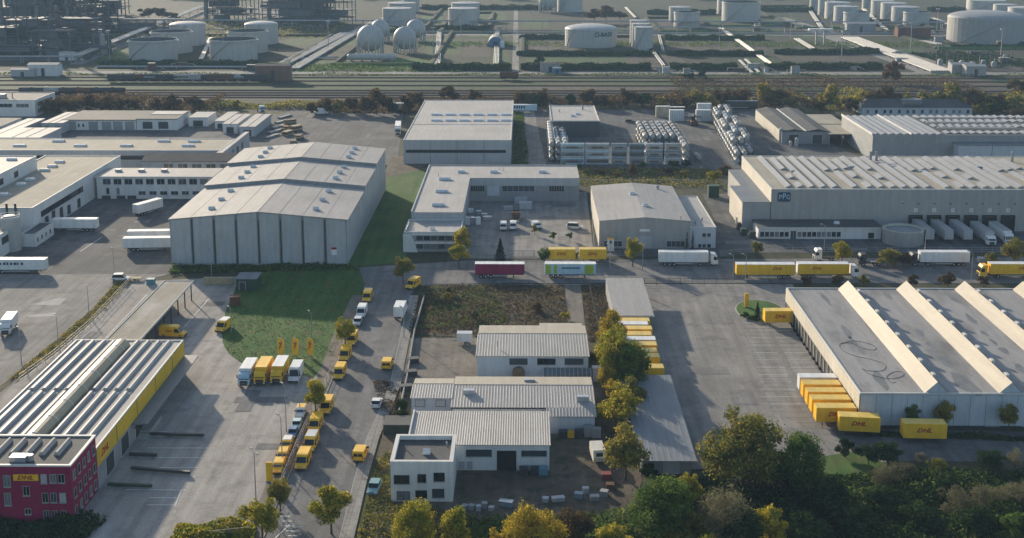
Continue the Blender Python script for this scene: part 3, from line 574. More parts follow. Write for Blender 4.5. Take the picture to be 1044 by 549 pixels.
# open canopy and the blue-grey sheet roof shed
a = gp(635,285,4); c_ = gp(645,322,4)
b = B('trailer_canopy', 'pale flat monopitch canopy at the end of the row of swap bodies', 'canopy', gp(617.5,285,4)[0], gp(655,285,4)[0], c_[1], a[1])
b.part('roof', MB().add([(0,0,3.9),(b.W,0,3.9),(b.W,b.D,4.2),(0,b.D,4.2),(0,0,4.05),(b.W,0,4.05),(b.W,b.D,4.35),(0,b.D,4.35)], [(0,3,2,1),(4,5,6,7),(0,1,5,4),(1,2,6,5),(2,3,7,6),(3,0,4,7)]), ROOF_G)
b.part('fascia', MB().box(-.1,b.W+.1,-.12,-.01,3.75,4.12), WHITE_T)
for k in range(5):
    for xx in (.3, b.W-.3): obj('post', cached('tpost', lambda: MB().box(-.12,.12,-.12,.12,0,3.9)), STEEL, b.r, (xx, .5+k*(b.D-1)/4, 0))
b.part('back_wall', MB().box(.05,.2,.2,b.D,0,3.85), WALL_D)
y0 = gp(680,469.5,3.1)[1]; y1 = gp(668,383,3.3)[1]
b = B('sheet_roof_shed', 'long low shed with dark blue grey sheet roof beside the trailer yard', 'shed', gp(653,469.5,3.1)[0], gp(709,469.5,3.1)[0], y0, y1)
b.walls(2.9, WALL_D, .4, b.W-.5, 1.2, b.D-.3); b.part('roof', ribbed(-.1, b.W+.1, -.2, 2.95, b.D+.2, 3.25, 1.0, .1, .02), ROOF_B)
b.win('S', 4.2, 6.8, .1, 2.4, pane=WALL_G, bars=0, name='door', d=1.2); b.part('drain_pipe', MB().tube((.25,1.0,0),(.25,1.0,2.9),.1), WHITE_T)

# ------------------------------------------------------------------ 4 the right hand depot hall with ridge rooflights
H = 6.7; y0 = gp(950,402.5,H)[1]; y1 = gp(900,295,H)[1]; x0 = x_at(877,y0,H)
b = B('distribution_hall', 'wide flat distribution hall with cream ridge rooflights and dock doors on its left side', 'hall', x0, 150, y0, y1); S = b
b.walls(H-.02, WALL_D); b.flat(H, ROOF_S, WHITE_T, par=.3)
n = 30; pw = 2.95
for i in range(n):
    if 9 < i < 12: pass
    obj('panel', cached('spanel', lambda: MB().box(.04, pw-.04, -.12, 0, .55, H-.1)), WALL_B, b.r, (.1+i*pw, 0, 0))
obj('plinth', MB().box(0,b.W,-.14,-.02,0,.5), DARK, b.r)
nw = 22; q = b.D/nw
for i in range(nw):
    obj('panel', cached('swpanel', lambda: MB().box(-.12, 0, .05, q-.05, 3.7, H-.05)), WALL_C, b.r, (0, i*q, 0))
    if 2 < i:
        o = b.win('W', i*q+.35, (i+1)*q-.35, .2, 3.3, pane=DARK, frame=BLACK, bars=0, name='dock_door'); obj('dock_buffer', cached('sbuf', lambda: MB().box(-.2,.2,-.5,-.1,0,.5).box(q-.9,q-.5,-.5,-.1,0,.5)), BLACK, o)
    obj('pilaster', cached('spil', lambda: MB().box(-.2,.0,-.12,.12,.0,3.68)), WALL_C, b.r, (0, i*q, 0))
sx = [x_at(p, gp(950,399,H)[1], H)-x0 for p in (940.5, 1016)]; pit = sx[1]-sx[0]
for k in range(5):
    xa = sx[0]+k*pit; ln = b.D-1.0
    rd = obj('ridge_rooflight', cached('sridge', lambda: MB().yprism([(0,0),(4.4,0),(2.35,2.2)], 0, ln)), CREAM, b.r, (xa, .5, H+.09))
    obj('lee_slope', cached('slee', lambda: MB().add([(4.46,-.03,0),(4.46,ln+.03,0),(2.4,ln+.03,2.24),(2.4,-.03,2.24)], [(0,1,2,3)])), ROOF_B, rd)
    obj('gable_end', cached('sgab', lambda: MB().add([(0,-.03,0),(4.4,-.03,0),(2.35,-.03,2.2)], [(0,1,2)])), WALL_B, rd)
    for i in range(8): obj('smoke_flap', cached('sflap', lambda: MB().box(2.5,3.1,-.7,.7,1.75,2.45)), WHITE_T, rd, (0, 4+i*7.6, 0))
for a, c_ in ((1005,1019),(1042,1056)): b.winpx(a, c_, 421, 434, bars=1, frame=DARK)
b.winpx(881.5, 888, 420, 428, bars=1, frame=WHITE_T); b.win('S', 18, 19.2, .2, 2.6, pane=DARK, bars=0, name='door')
random.seed(4); STAIN = mat('roof_puddle', (.175,.168,.16), rough=.45, var=.25, scale=.5, fine=3)
for px, row, w_, d_ in ((842,305,1.2,9),(863,338,1.6,9),(870,349,1.1,6),(878,358,.8,5),(898,388,2.0,10),(937,339,1.7,6),(947,351,1.0,3),(954,358,1.0,3),(963,368,2.0,6.5),(984,391,3.6,12),(905,301,1.4,8),(970,303,1.4,9),(990,325,1.5,7),(1004,340,1.2,4),(1013,349,1.0,4),(1024,358,1.6,5),(1041,376,1.8,6)):
    X, Y = gp(px, row, H+.1); n_ = 18; po = [(X-x0+w_/2*math.cos(t)*(1+.25*math.sin(3*t+px))+.0, Y-y0+d_/2*math.sin(t)*(1+.2*math.cos(2*t+row))) for t in [2*math.pi*i/n_ for i in range(n_)]]
    obj('puddle_stain', MB().add([(a_, c_, H+.092) for a_, c_ in po], [tuple(range(n_))]), STAIN, b.r)
# black cable lying in loops on the roof
for nm, lab, pts in (('roof_cable','thin black cable lying in loops on the flat roof of the distribution hall',[(858,350),(870,347.5),(884,350),(893,354),(890,357),(880,355),(868,350),(856,351),(860,358),(872,363),(886,366),(896,369),(903,373),(899,378),(885,378),(879,376),(888,382),(905,386),(919,384),(921,380),(912,379),(904,384),(909,390),(914,389)]),):
    P = [Vector((*gp(a, c_, H+.15), H+.13)) for a, c_ in pts]; Q = []
    for i in range(len(P)-1):
        p0,p1,p2,p3 = P[max(i-1,0)],P[i],P[i+1],P[min(i+2,len(P)-1)]
        for t in (0,.25,.5,.75): Q.append(.5*((2*p1)+(p2-p0)*t+(2*p0-5*p1+4*p2-p3)*t*t+(3*p1-p0-3*p2+p3)*t**3))
    Q = [tuple(v) for v in Q]; tag(obj(nm, MB().path(Q, .035, 5), DARK), lab, 'cable')
# ------------------------------------------------------------------ 5 right middle: the tall grey hall with the blue sign, its annexes and docks
H = 13.0; y0 = gp(900,193.8,H)[1]; y1 = gp(880,160,H)[1]; x0 = x_at(787,y0,H)
b = B('paint_warehouse', 'tall grey warehouse with a dark blue PPG sign and angled rooflight strips', 'warehouse', x0, 185, y0, y1); P = b
b.walls(H-.02, WALL_P); b.part('roof', MB().box(.3,b.W-.3,.3,b.D-.3,H,H+.08), ROOF_Y); b.part('parapet', MB().box(-.1,b.W,-.1,.3,H+.003,H+.25).box(-.1,b.W,b.D-.3,b.D+.1,H+.003,H+.25).box(-.1,.3,.3,b.D-.3,H+.003,H+.25), WHITE_T)
b.part('sunlit_side_skin', MB().box(-.12,-.02,.1,b.D-.1,8.9,H-.05), WALL_C)  # cream skin puts the sunlight on the upper left wall into its colour
random.seed(3)
slots = []                                                # rooflight strips: (x, start, length) along the depth
for k in range(24):
    x = 5.5 + k*3.55
    m = k % 8
    if m in (0, 2, 3, 4): slots.append((x, 2.2, b.D-4.5))
    elif m == 1: slots += [(x, 2.2, 6), (x, 15, 6), (x+.2, b.D*.55, b.D*.36)]
    elif m == 5: slots += [(x, b.D*.52, b.D*.42)]
    elif m == 6: slots += [(x-1, 2.2, b.D*.44), (x, b.D*.55, b.D*.34)]
    else: slots += [(x, 2.2, 7), (x-.5, 17, 8), (x, b.D*.58, b.D*.3)]
for x, ys, ln in slots:
    ln = round(ln, 1)
    rl = obj('rooflight_strip', cached(('pstrip', ln), lambda: MB().yprism([(-.9,0),(.85,0),(.85,.2),(.6,.8),(-.9,.2)], 0, ln).mesh('rooflight_strip')), SOLAR, b.r, (x, ys, H+.09))
for x in (42, 44, 90): b.vent(x, b.D-9, H, .45, 3.4)
for k in range(5): obj('roof_hatch', cached('hatch', lambda: MB().box(-.8,.8,-.6,.6,0,.6)), SILVER, b.r, (12+k*21, b.D*.5+(k%2)*7, H+.09))
# sign: letters on a rounded dark blue plate
cxs = x_at(799.5,y0,11)-x0; czs = z_at(201,x0+cxs,y0)
pl = []
for qx, qz, a0 in ((1.25,1.0,0),(-1.25,1.0,90),(-1.25,-1.0,180),(1.25,-1.0,270)):
    for t in range(0, 91, 30): pl.append((cxs+qx+.75*math.cos(R(a0+t)), czs+qz+.5*math.sin(R(a0+t))))
obj('sign_plate', MB().yprism(pl, -.14, -.02), DARKB, b.r)
for s_, dx, dz, sz in (('P',-1.15,-.1,2.0),('P',0,.12,2.7),('G',1.2,-.1,2.0)): lettering(s_, sz, PALEBLUE, b.r, (cxs+dx, -.155, czs+dz), (R(90),0,0), width=.95 if s_ == 'P' else 1.05)
dockx = []
for k in range(6):
    px = 933 + k*18.8; X = x_at(px, y0, 3.5)-x0; dockx.append(X+x0)
    o = b.win('S', X-1.7, X+1.7, .2, 4.5, pane=BLACK, frame=DARK, bars=0, name='dock_door')
    obj('dock_shelter', cached('dshel', lambda: MB().box(-.4,3.8,-.7,-.12,4.6,5.0).box(-.4,0,-.7,-.12,0,4.6).box(3.4,3.8,-.7,-.12,0,4.6)), BLACK, o)
    pl = obj('number_plate', cached('dnum', lambda: MB().box(-.55,.55,-.12,-.02,6.1,7.3)), WALL_W, b.r, (X, 0, 0)); lettering(str(k+1), .9, DARKB, pl, (0,-.135,6.7), (R(90),0,0))
for k in range(12): obj('wall_lamp', cached('plamp', lambda: MB().box(-.2,.2,-.3,-.02,8.6,8.9)), DARK, b.r, (40+k*4.9, 0, 0))
# lower left annex
H = 8.8; xa = x_at(757.5,y0,H)
b = B('side_annex', 'lower flat roofed grey annex on the left flank of the blue signed warehouse', 'annex', xa, x0-.15, y0+.3, gp(750,173.6,H)[1])
yn = gp(752,190,H)[1]-b.y0; po = [(0,0),(b.W,0),(b.W,b.D),(3.6,b.D),(3.6,yn),(0,yn)]
b.part('wall', MB().prism(po, 0, H), WALL_P); b.part('roof', MB().prism([(x+(-.1 if x < 4 else 0), y) for x, y in po], H, H+.2), ROOF_B)
obj('sunlit_side_skin', MB().box(-.08,-.02,.1,yn-.1,.4,H-.2), WALL_C, b.r); b.win('W', 6, 9, .2, 4, pane=DARK, bars=0, name='door')  # left wall skin is cream to paint in the sun falling on it
# low office in front
x0q, x1q, y0q, _ = rect(773, 898, 244, 0, 3.7, 220)
b = B('low_office', 'single storey white office with a row of windows under a dark flat roof', 'office', x0q, x1q, y0q, y0-.3); H = 3.7
b.walls(H-.4, WALL_W); b.part('roof', MB().box(-.3,b.W+.3,-.4,b.D-.1,H-.4,H+.05), ROOF_D); b.part('fascia', MB().box(-.35,b.W+.35,-.46,-.41,H-.55,H+.02), WHITE_T)
for a in list(range(775,805,5)) + list(range(813,856,5)): b.winpx(a, a+4, 236.6, 241.4, bars=0)
b.winpx(806, 811.5, 235.5, 243.8, pane=DARK, name='door'); b.winpx(885, 891, 237.5, 243, bars=0); b.dome_at(b.W*.66, 4, H, 1.2, 1.6)
# round settling tank with a crenellated rim
X, Y = gp(921, 232.5, 4.4); r = 5.9
t = thing('round_basin', 'round grey concrete basin with a pale rim in front of the docked trailers', 'basin', (X, Y, 0))
obj('shell', MB().lathe([(r,0),(r,4.4),(r-.25,4.4),(r-.25,3.6),(0.0,3.7)], 40), TANKG, t); obj('rim', MB().lathe([(r+.1,4.2),(r+.1,4.45),(r-.05,4.45)], 40), WALL_C, t)
obj('inner_rim', MB().lathe([(r-.27,3.72),(r-.6,3.72),(r-.6,4.3),(r-.3,4.3)], 40), WALL_C, t)
# ------------------------------------------------------------------ hall behind with rows of rooflights
H = 10.0; y0 = gp(960,138.5,H)[1]; y1 = gp(960,118.5,H)[1]; x0 = x_at(890,y0,H)
b = B('rear_rooflight_hall', 'grey hall behind the blue signed warehouse with many rows of rooflights on its dark roof', 'hall', x0, 275, y0, y1)
b.walls(H-.02, WALL_D); b.flat(H, ROOF_D, WALL_D, par=.2)
for k in range(9): obj('rooflight_strip', cached('ostrip', lambda: MB().yprism([(-1.0,0),(.95,0),(.95,.1),(.6,.6),(-1.0,.12)], 0, b.D-3)), SOLAR, b.r, (1.6+k*3.0+(1.2 if k>4 else 0), 1.5, H+.09))
b.part('fire_wall', MB().box(15.1,15.5,.3,b.D-.2,H+.1,H+.9), WHITE_T); b.part('fire_wall', MB().box(-.3,.1,.3,b.D-.2,H+.1,H+.9), WHITE_T)
for row, zf in ((.08,1),(.4,1),(.66,1),(.88,1)):
    yy = b.D*row
    for k in range(24): obj('rooflight', cached('osmall', lambda: MB().yprism([(-1.0,0),(.95,0),(.95,.1),(.6,.6),(-1.0,.12)], 0, b.D*.11)), SOLAR, b.r, (31+k*3.4, yy, H+.09))
for row in (.3, .58, .82):
    for s0 in (30, 72, 108): obj('cable_tray', cached('otray', lambda: MB().box(0,32,-.35,.35,.5,.9)), WHITE_T, b.r, (s0, b.D*row, H+.09))
bb = obj('lean_to', MB().box(32,120,-6,-.02,0,7.2), WALL_B, b.r); obj('lean_to_roof', MB().box(31.6,120,-6.4,-.05,7.2,7.5), ROOF_B, bb)
for k in range(6): obj('wall_joint', cached('ojoint', lambda: MB().box(-.08,.08,-6.06,-6.0,.1,7.1)), DARK, bb, (45+k*12.8, 0, 0))
# twin bay shed
H = 5.2; x0, x1, y0, _ = rect(797, 845, 147, 0, H, 112); y1 = gp(780,112,H)[1]
b = B('twin_bay_shed', 'dark roofed twin bay shed with a sunlit pale side wall at the tank container yard', 'shed', x0, x1, y0, y1)
b.walls(H, WALL_D); m = b.W/2
for k in range(2): b.part('roof', MB().yprism([(k*m-.1,H),(k*m+m+.1,H),(k*m+m+.1,H+.2),(k*m+m/2,H+1.3),(k*m-.1,H+.2)], -.2+k*.05, b.D+.2), ROOF_D)
b.part('valley_flashing', MB().box(m-.25,m+.25,-.3,b.D+.3,H+.25,H+.6), WHITE_T); b.part('sunlit_side_skin', MB().box(-.1,0,.1,b.D-.1,.3,H-.1), WALL_C); b.win('S', 3, 7, .1, 4, pane=DARK, bars=0, name='door'); b.win('S', m+3, m+7, .1, 4, pane=DARK, bars=0, name='door')  # sunlit left wall painted as a cream skin over the grey
# pale canopies to its right
for k, (pl, pr, fr, bk, lab) in enumerate(((845,868,137,127,'nearer pale flat canopy on posts beside the twin bay shed'),(833,862,126.5,116.5,'farther pale flat canopy on posts beside the twin bay shed'))):
    x0, x1, y0, y1 = rect(pl, pr+18 if k == 0 else pr, fr, 5, 5, bk)
    b = B('yard_canopy', lab, 'canopy', x0, x1, y0, y1-1, group='pale canopies beside the twin bay shed'); b.part('roof', MB().box(0,b.W,0,b.D,4.8,5.05), ROOF_Y)
    for i in range(4):
        for yy in (.4, b.D-.4): obj('post', cached('ypost', lambda: MB().box(-.12,.12,-.12,.12,0,4.8)), STEEL, b.r, (.4+i*(b.W-.8)/3, yy, 0))
# long old station building by the tracks
x0, x1, y0, _ = rect(879, 991, 117.8, 0, 4, 105); H = 3.8
b = B('railway_building', 'long pale single storey building with hipped dark roof below the autumn trees', 'building', x0, x1, y0, y0+16)
b.walls(H, WALL_B); b.part('roof', MB().add([(-.6,-.6,H),(b.W+.6,-.6,H),(b.W+.6,16.6,H),(-.6,16.6,H),(4,8,H+3.2),(b.W-6,8,H+3.2)], [(0,1,5,4),(1,2,5),(2,3,4,5),(3,0,4),(0,3,2,1)]), ROOF_D)
for k in range(14): b.win('S', 2+k*3.7+(k%3)*.4, 3.3+k*3.7+(k%3)*.4, 1.0, 2.7, bars=0)
obj('dormer', MB().box(0,9,1.5,6,H+1.2,H+3.6), ROOF_B, b.r, (b.W*.38,0,0)); b.part('gable', MB().add([(-.62,-.6,H-.1),(-.62,5,H-.1),(-.62,2.2,H+2.4)], [(0,2,1)]).box(-.7,-.62,1.6,2.8,H-.6,H+2.0), WHITE_T)

# ------------------------------------------------------------------ 6 centre: U-shaped building, gabled hall, big flat hall, black walled block
H = 8.0; yf = gp(445,217,H)[1]; yb = gp(510,169.5,H)[1]; yi = gp(530,182,H)[1]; x0 = x_at(419.5,yf,H); xi = x_at(471.5,yf,H); x1 = x_at(590.7,yi,H)
b = B('angled_workshop', 'flat roofed grey L-shaped workshop wrapping around the vehicle courtyard', 'workshop', x0, x1, yf, yb)
po = [(0,0),(xi-x0,0),(xi-x0,yi-yf),(b.W,yi-yf),(b.W,b.D),(0,b.D)]
b.part('wall', MB().prism(po, 0, H-.05), WALL_D); b.part('roof', MB().prism(po, H-.05, H+.1), ROOF_W)
b.part('parapet', MB().box(-.15,.25,-.1,b.D,H+.1,H+.45).box(.25,b.W,b.D-.3,b.D+.1,H+.1,H+.45).box(xi-x0-.1,xi-x0+.1,.3,yi-yf,H+.1,H+.2), WALL_G)
b.part('fascia', MB().box(xi-x0+.02,b.W,yi-yf-.15,yi-yf-.02,5.4,H).box(0,xi-x0,-.15,-.02,5.9,H).box(xi-x0+.02,xi-x0+.15,0,yi-yf-.2,5.4,H), WALL_G)
for px, row in ((470.5,176),(503.5,176),(553,176)): b.dome(px, row, H+.1, 2.2, 2.6)
for px, row in ((453.5,183.5),(450.5,196),(447,210)): b.dome(px, row, H+.1, 1.8, 4.0)
for k in range(6): b.win('S', 1+k*2.25, 2.9+k*2.25, 4.3, 5.6, frame=DARK)
for a, c_ in ((480,494),(512,545),(560,575)): b.winpx(a, c_, 189, 195.5, d=yi-yf, bars=5, frame=FRAMEM)
b.winpx(497, 509, 188.5, 199.5, d=yi-yf, pane=WALL_B, bars=2, name='roller_door')
for px, row in ((447,180),(509,173.5),(513,174.5)): X, Y = gp(px, row, H); b.vent(X-x0, Y-yf, H, .1, 1.0)
ye = gp(440,237.8,5.6)[1]; xl = x_at(412,ye,5.6); xr = x_at(469.8,ye,5.6)
b = B('front_office', 'two storey office with white slanted wing wall and window bands by the yellow trees', 'office', xl, xr, ye, yf-.2); H = 5.6
b.walls(H-.03, WALL_D); b.flat(H, ROOF_W, WHITE_T, par=.4)
b.part('wing_wall', MB().yprism([(-.3,0),(3.9,0),(2.0,H-.2),(-.3,H-.2)], -.5, -.05), WALL_W)
for z in (1.0, 3.5): 
    for k in range(6): b.win('S', 3.6+k*2.1, 5.3+k*2.1, z, z+1.2, bars=1, frame=DARK)
b.part('fascia', MB().box(2.2,b.W,-.2,-.05,4.9,H).box(3.0,b.W,-.2,-.05,2.4,3.1), WALL_W); b.dome_at(8, 3, H, 1.0, 1.4)
for k in range(4): b.vent(.8, 1+k*2.2, H, .2, .9)
yf = gp(658,226,8.2)[1]; x0 = x_at(611.3,yf,8.2); x1 = x_at(704,yf,8.2); yb = gp(645,190.5,8.2)[1]; H = 8.2
b = B('gabled_hall', 'grey hall with low gable roof facing the parked trucks, white sign pylon in front', 'hall', x0, x1, yf, yb)
b.part('wall', MB().yprism([(0,0),(b.W,0),(b.W,H),(b.W/2,H+1.1),(0,H)], 0, b.D), WALL_P)
b.part('roof', MB().yprism([(-.2,H+.01),(b.W/2,H+1.11),(b.W+.2,H+.01),(b.W+.2,H+.2),(b.W/2,H+1.3),(-.2,H+.2)], -.2, b.D+.2), ROOF_G)
b.part('sunlit_side_skin', MB().box(-.08,-.01,.1,b.D-.1,.3,H-.1), WALL_C)  # cream skin colours the sun-facing side lighter than the other walls
for px, row in ((644.5,198.5),(658,210.5)): b.dome(px, row, H+1.1, 1.6, 1.6)
b.winpx(616, 634, 246, 251.5, bars=3); b.winpx(680, 698, 246, 251.8, bars=3); b.winpx(651, 664, 241.5, 254, pane=WALL_G, bars=0, name='roller_door'); b.vent(b.W*.9, 1.5, H, .15, 1.2); b.vent(b.W*.8, b.D-6, H, .5, 1.6)
obj('sign', MB().box(0,3,-.1,-.02,5.2,5.9), WHITE, b.r, (x_at(652,yf,5)-x0,0,0))
yg = gp(715,232.5,6.1)[1]
b = B('hall_annex', 'narrow white flat annex with small windows on the right of the gabled hall', 'annex', x1+.1, x_at(730,yg,6.1), yg, gp(705,201,6.1)[1]); H = 6.1
b.walls(H-.03, WALL_B); b.flat(H, ROOF_W, WHITE_T, par=.3)
for r0, r1 in ((238,241.5),(249,252.7)):
    for a in (716, 721): b.winpx(a, a+3.6, r0, r1, bars=0)
b.winpx(712, 715, 249, 252.7, bars=0); b.vent(2, 4, H, .25, .9); b.vent(4.5, 8, H, .25, .9)
# big flat hall behind
H = 9.3; x0, x1, y0, _ = rect(411.5, 521, 167.4, 0, H, 102.8); y1 = gp(475,102.8,H)[1]
b = B('flat_hall', 'large grey hall with pale flat roof and two rows of domed rooflights behind the courtyard', 'hall', x0, x1, y0, y1)
b.walls(H-.02, WALL_G); b.flat(H, ROOF_W, WHITE_T, par=.3)
b.part('window_band', MB().box(1,b.W-2,-.05,.05,4.4,5.6), GLASS)
for k in range(1, 4): b.part('wall_joint', MB().box(b.W*k/4-.06,b.W*k/4+.06,-.08,.0,.1,H-.1), DARK)
for row, off in ((117.6,0),(123.6,0)):
    for k in range(6): b.dome(445+k*14.2, row, H, 3.2, 4.4)
b.part('roof_ridge', MB().box(.4,b.W-.4,b.D*.35,b.D*.35+.2,H+.09,H+.2), WALL_G)
H = 6.9; x0, x1, y0, _ = rect(562, 611, 140, 0, H, 108.5); y1 = gp(586,108.5,H)[1]
b = B('dark_block', 'flat roofed block with dark blank front wall behind the tank container stacks', 'building', x0, x1, y0, y1)
b.walls(H-.02, mat('charcoal_wall', (.085,.09,.10), rough=.8, var=.1, scale=.2)); b.flat(H, ROOF_W, WHITE_T, par=.45)
for k, (px, row) in enumerate(((584,119),(589,117.3))): b.dome(px, row, H, 1.6, 2.0)
b.vent(b.W*.72, b.D*.75, H, .4, 2.0); b.vent(b.W*.2, b.D*.6, H, .2, 1.2)

# ------------------------------------------------------------------ 7 the works on the left
H = 9.0; yf = gp(25,213,H)[1]; yb = gp(90,159.5,H)[1]; xr = x_at(36.5,yf,H)
b = B('loading_works', 'long works hall with pale flat roof, dark window band and doors above the shaded yard', 'works', -175, xr-1.0, yf, yb)
b.walls(H-.02, WALL_W); b.flat(H, ROOF_Y, WHITE_T, par=.35)
b.win('E', 6, 42, 5.0, 6.6, bars=8, frame=DARK)
for k, (u, w, h) in enumerate(((1.5,3.2,3.6),(8.5,3,4.2),(14,3,4.6),(20.5,3,4.2),(27,3,3.4),(36,3,3.4))): b.win('E', u, u+w, .3, h, pane=DARK, bars=0, frame=FRAMEM, name='loading_door')
for px, row in ((61,166),(53.5,170.5),(45.5,174.5),(31,184),(22,189),(4.5,199.5)): b.dome(px, row, H, 2.4, 3.0)
for k in range(2): obj('flue', cached('wflue', lambda: MB().tube((0,-.6,.5),(0,-.6,H+1.8),.35,10)), DARK, b.r, (b.W-7.5+k*2.6, 0, 0))
xn = xr-1
b = B('upper_works', 'taller white works wing with scattered dark windows at the left edge', 'works', -215, x_at(38,gp(38,160,13.5)[1],13.5)-.3, gp(0,208,13.5)[1], gp(38,160,13.5)[1]); H = 13.5
b.walls(H-.02, WALL_W); b.flat(H, ROOF_W, WHITE_T, par=.35)
for u, w in ((2,2.4),(9,2.4),(11.8,2.4),(23,2.4),(25.8,2.4),(37,2.4),(39.8,2.4),(51,3)): b.win('E', u, u+w, 10.2, 12.0, bars=0, frame=DARK)
for k in range(5): b.dome_at(b.W-6-(k%2)*9, 8+k*14, H, 2, 3)
# lower building and silo at the left edge
yf = gp(0,262,0)[1]
b = B('corner_works', 'low works building with pale roof and dark windows at the left edge of the yard', 'works', -175, x_at(9,gp(9,236,6.5)[1],6.5)-.6, yf-22, gp(9,236,6.5)[1]+2); H = 6.5
b.walls(H-.02, WALL_W); b.flat(H, ROOF_Y, WHITE_T, par=.3)
for k in range(3): b.win('E', 2+k*10, 9+k*10, 3.6, 5.4, bars=2, frame=DARK)
for k in range(2): b.win('E', 3+k*12, 6+k*12, .2, 3.2, pane=DARK, bars=0, name='door')
X, Y = gp(8, 258); t = thing('white_silo', 'white domed steel silo behind the low works building at the left edge', 'silo', (X, Y+3, 0))
obj('shell', MB().lathe([(2.7,0),(2.7,9.2),(2.5,9.7),(1.5,10.3),(.01,10.5)], 28), TANKW, t, smooth=False); obj('rail', MB().lathe([(2.75,10.0),(2.75,10.12),(2.68,10.12)], 28).lathe([(2.75,10.6),(2.75,10.7),(2.68,10.7)], 28), WHITE_T, t)
x0, x1, y0, _ = rect(17, 37, 246, 0, 3, 240); b = B('gate_kiosk', 'small white flat kiosk with little windows at the corner of the works hall', 'kiosk', xn+.3, xn+4.5, gp(28,252)[1], HALL.y0+30); b.y1 = b.y0+14; b.D = 14
b.walls(3.6, WALL_W); b.flat(3.6, ROOF_D, WHITE_T, par=.3)
for k in range(4): b.win('E', 1+k*3.2, 2+k*3.2, 1.4, 2.5, bars=0)
# two storey office range
x0, x1, y0, _ = rect(102.5, 218, 203, 0, 7.7, 173); H = 7.6; y1 = gp(160,172.5,H)[1]
b = B('office_range', 'long two storey white office range with two rows of dark windows facing the shaded yard', 'office', xr+.2, x1, y0, y1)
b.walls(H-.02, WALL_W); b.part('roof', MB().box(-.3,b.W+.3,-.5,b.D+.3,H,H+.3), ROOF_G); b.part('eave', MB().box(-.3,b.W+.3,-.56,-.5,H-.25,H+.28), WHITE_T)
for k in range(10): a = 105+k*11; b.winpx(a, a+7.8, 182.8, 188, bars=1)
for k in range(7): a = 141.5+k*11; b.winpx(a, a+7, 195.2, 198.6, bars=1)
for a in (108.5, 119): b.winpx(a, a+3, 192, 198, bars=0)
for a in (104, 119, 130): b.winpx(a, a+9, 199.5, 203.2, pane=DARK, bars=0, name='door')
for k in range(3): obj('roof_unit', cached('runit', lambda: MB().box(-1,1,-.8,.8,0,.8)), SILVER, b.r, (5+k*8, b.D*.6, H+.3))
y0b = y1+18; b = B('rear_office_range', 'second office range with shaded window row behind the long two storey office', 'office', xr+6, -103, y0b, y0b+14)
b.walls(6.6, WALL_G); b.part('roof', MB().xprism([(-.5,6.6),(14.3,6.6),(14.3,6.8),(7,8.6),(-.5,6.8)], -.3, b.W+.3), ROOF_T)
for k in range(5): b.win('S', 8+k*5.2, 11.5+k*5.2, 4.2, 5.8, bars=1)
x0, x1, y0, _ = rect(0, 224, 154, 7, 7, 142); y1 = gp(110,142,7)[1]
b = B('buff_roof_works', 'very long flat works building with a buff gravel roof and small rooflights', 'works', -240, x1, y0, y1); H = 7.0
b.walls(H-.02, WALL_G); b.flat(H, ROOF_Y, WHITE_T, par=.3); b.part('window_band', MB().box(20,b.W-12,-.06,.02,3.6,5.2), GLASS)
for px, row in ((20,149.5),(60,144.8),(82,149.5),(129,149.5),(167,144.8),(192,149.5),(198,145)): b.dome(px, row, H, 2.4, 4.6)
b = B('side_wing', 'pale flat wing with dark open court at the end of the buff roofed works', 'works', x1+.4, x_at(254,gp(254,135,7)[1],7), gp(228,159,7)[1], gp(254,135,7)[1])
b.part('wall', MB().box(0,b.W,b.D*.55,b.D,0,6.95).box(b.W-2.2,b.W,0,b.D*.55-.01,0,6.95).box(0,b.W-2.21,0,1.0,0,6.95), WALL_G); b.part('roof', MB().box(-.1,b.W+.1,b.D*.55-.1,b.D+.1,6.95,7.2).box(b.W-2.3,b.W+.1,-.1,b.D*.55-.11,6.95,7.2), ROOF_W)
b.part('court_floor', MB().box(0,b.W-2.25,1.05,b.D*.55-.05,4.0,4.2), ROOF_D)
for k in range(5): b.win('E', 4+k*8, 6.5+k*8, 2.5, 5, bars=0, frame=DARK)
# far left white office
x0, x1, y0, _ = rect(-40, 36.4, 119, 0, 7.5, 98.5); H = 7.8; y1 = gp(20,98.5,H)[1]
b = B('far_white_office', 'white two storey flat office with window bands near the rail wagons at far left', 'office', x0, x1, y0, y0+26); b.walls(H, WALL_W); b.flat(H, ROOF_D, WHITE_T, par=.4)
for z in (1.4, 4.8):
    for k in range(2): b.win('E', 3+k*11, 11+k*11, z, z+1.7, bars=3)
for k in range(5): b.win('S', b.W-9-k*8, b.W-3-k*8, 4.6, 6.2, bars=2)
obj('roof_plant', MB().box(0,5,6,9,H+.1,H+2.2).tube((8,8,H),(8,8,H+3),.3), SILVER, b.r, (b.W-22,0,0))
# garage block
x0, x1, y0, _ = rect(64, 139, 133, 0, 4.9, 113); H = 4.6; y1 = gp(100,113.5,H)[1]
b = B('garage_block', 'row of white garages with grey roller doors below the brown trees', 'garage', x0, x1, y0, y1); b.walls(H, WALL_W); b.part('roof', MB().box(-.2,b.W+.2,-.6,b.D+.2,H,H+.3), ROOF_D)
for a in (68,90.5,104,115.5,127.5): b.winpx(a, a+9.5, 124.3, 132.8, pane=WALL_D, bars=0, name='roller_door')
for a in (79.5, 84): b.winpx(a, a+1.8, 126.5, 129.5, bars=0)
x0b, x1b, y0b, _ = rect(139.5, 181, 133, 0, 4.9, 113)
b = B('garage_block', 'white double garage with two dark openings next to the garage row', 'garage', x1+.3, x1b, y0b, y1-3); b.walls(5.0, WALL_W); b.part('roof', MB().box(-.2,b.W+.2,-.6,b.D+.2,5.0,5.3), ROOF_D); b.part('roof_sheet', MB().box(3,b.W-.5,b.D*.5,b.D*.9,5.31,5.5), ROOF_W)
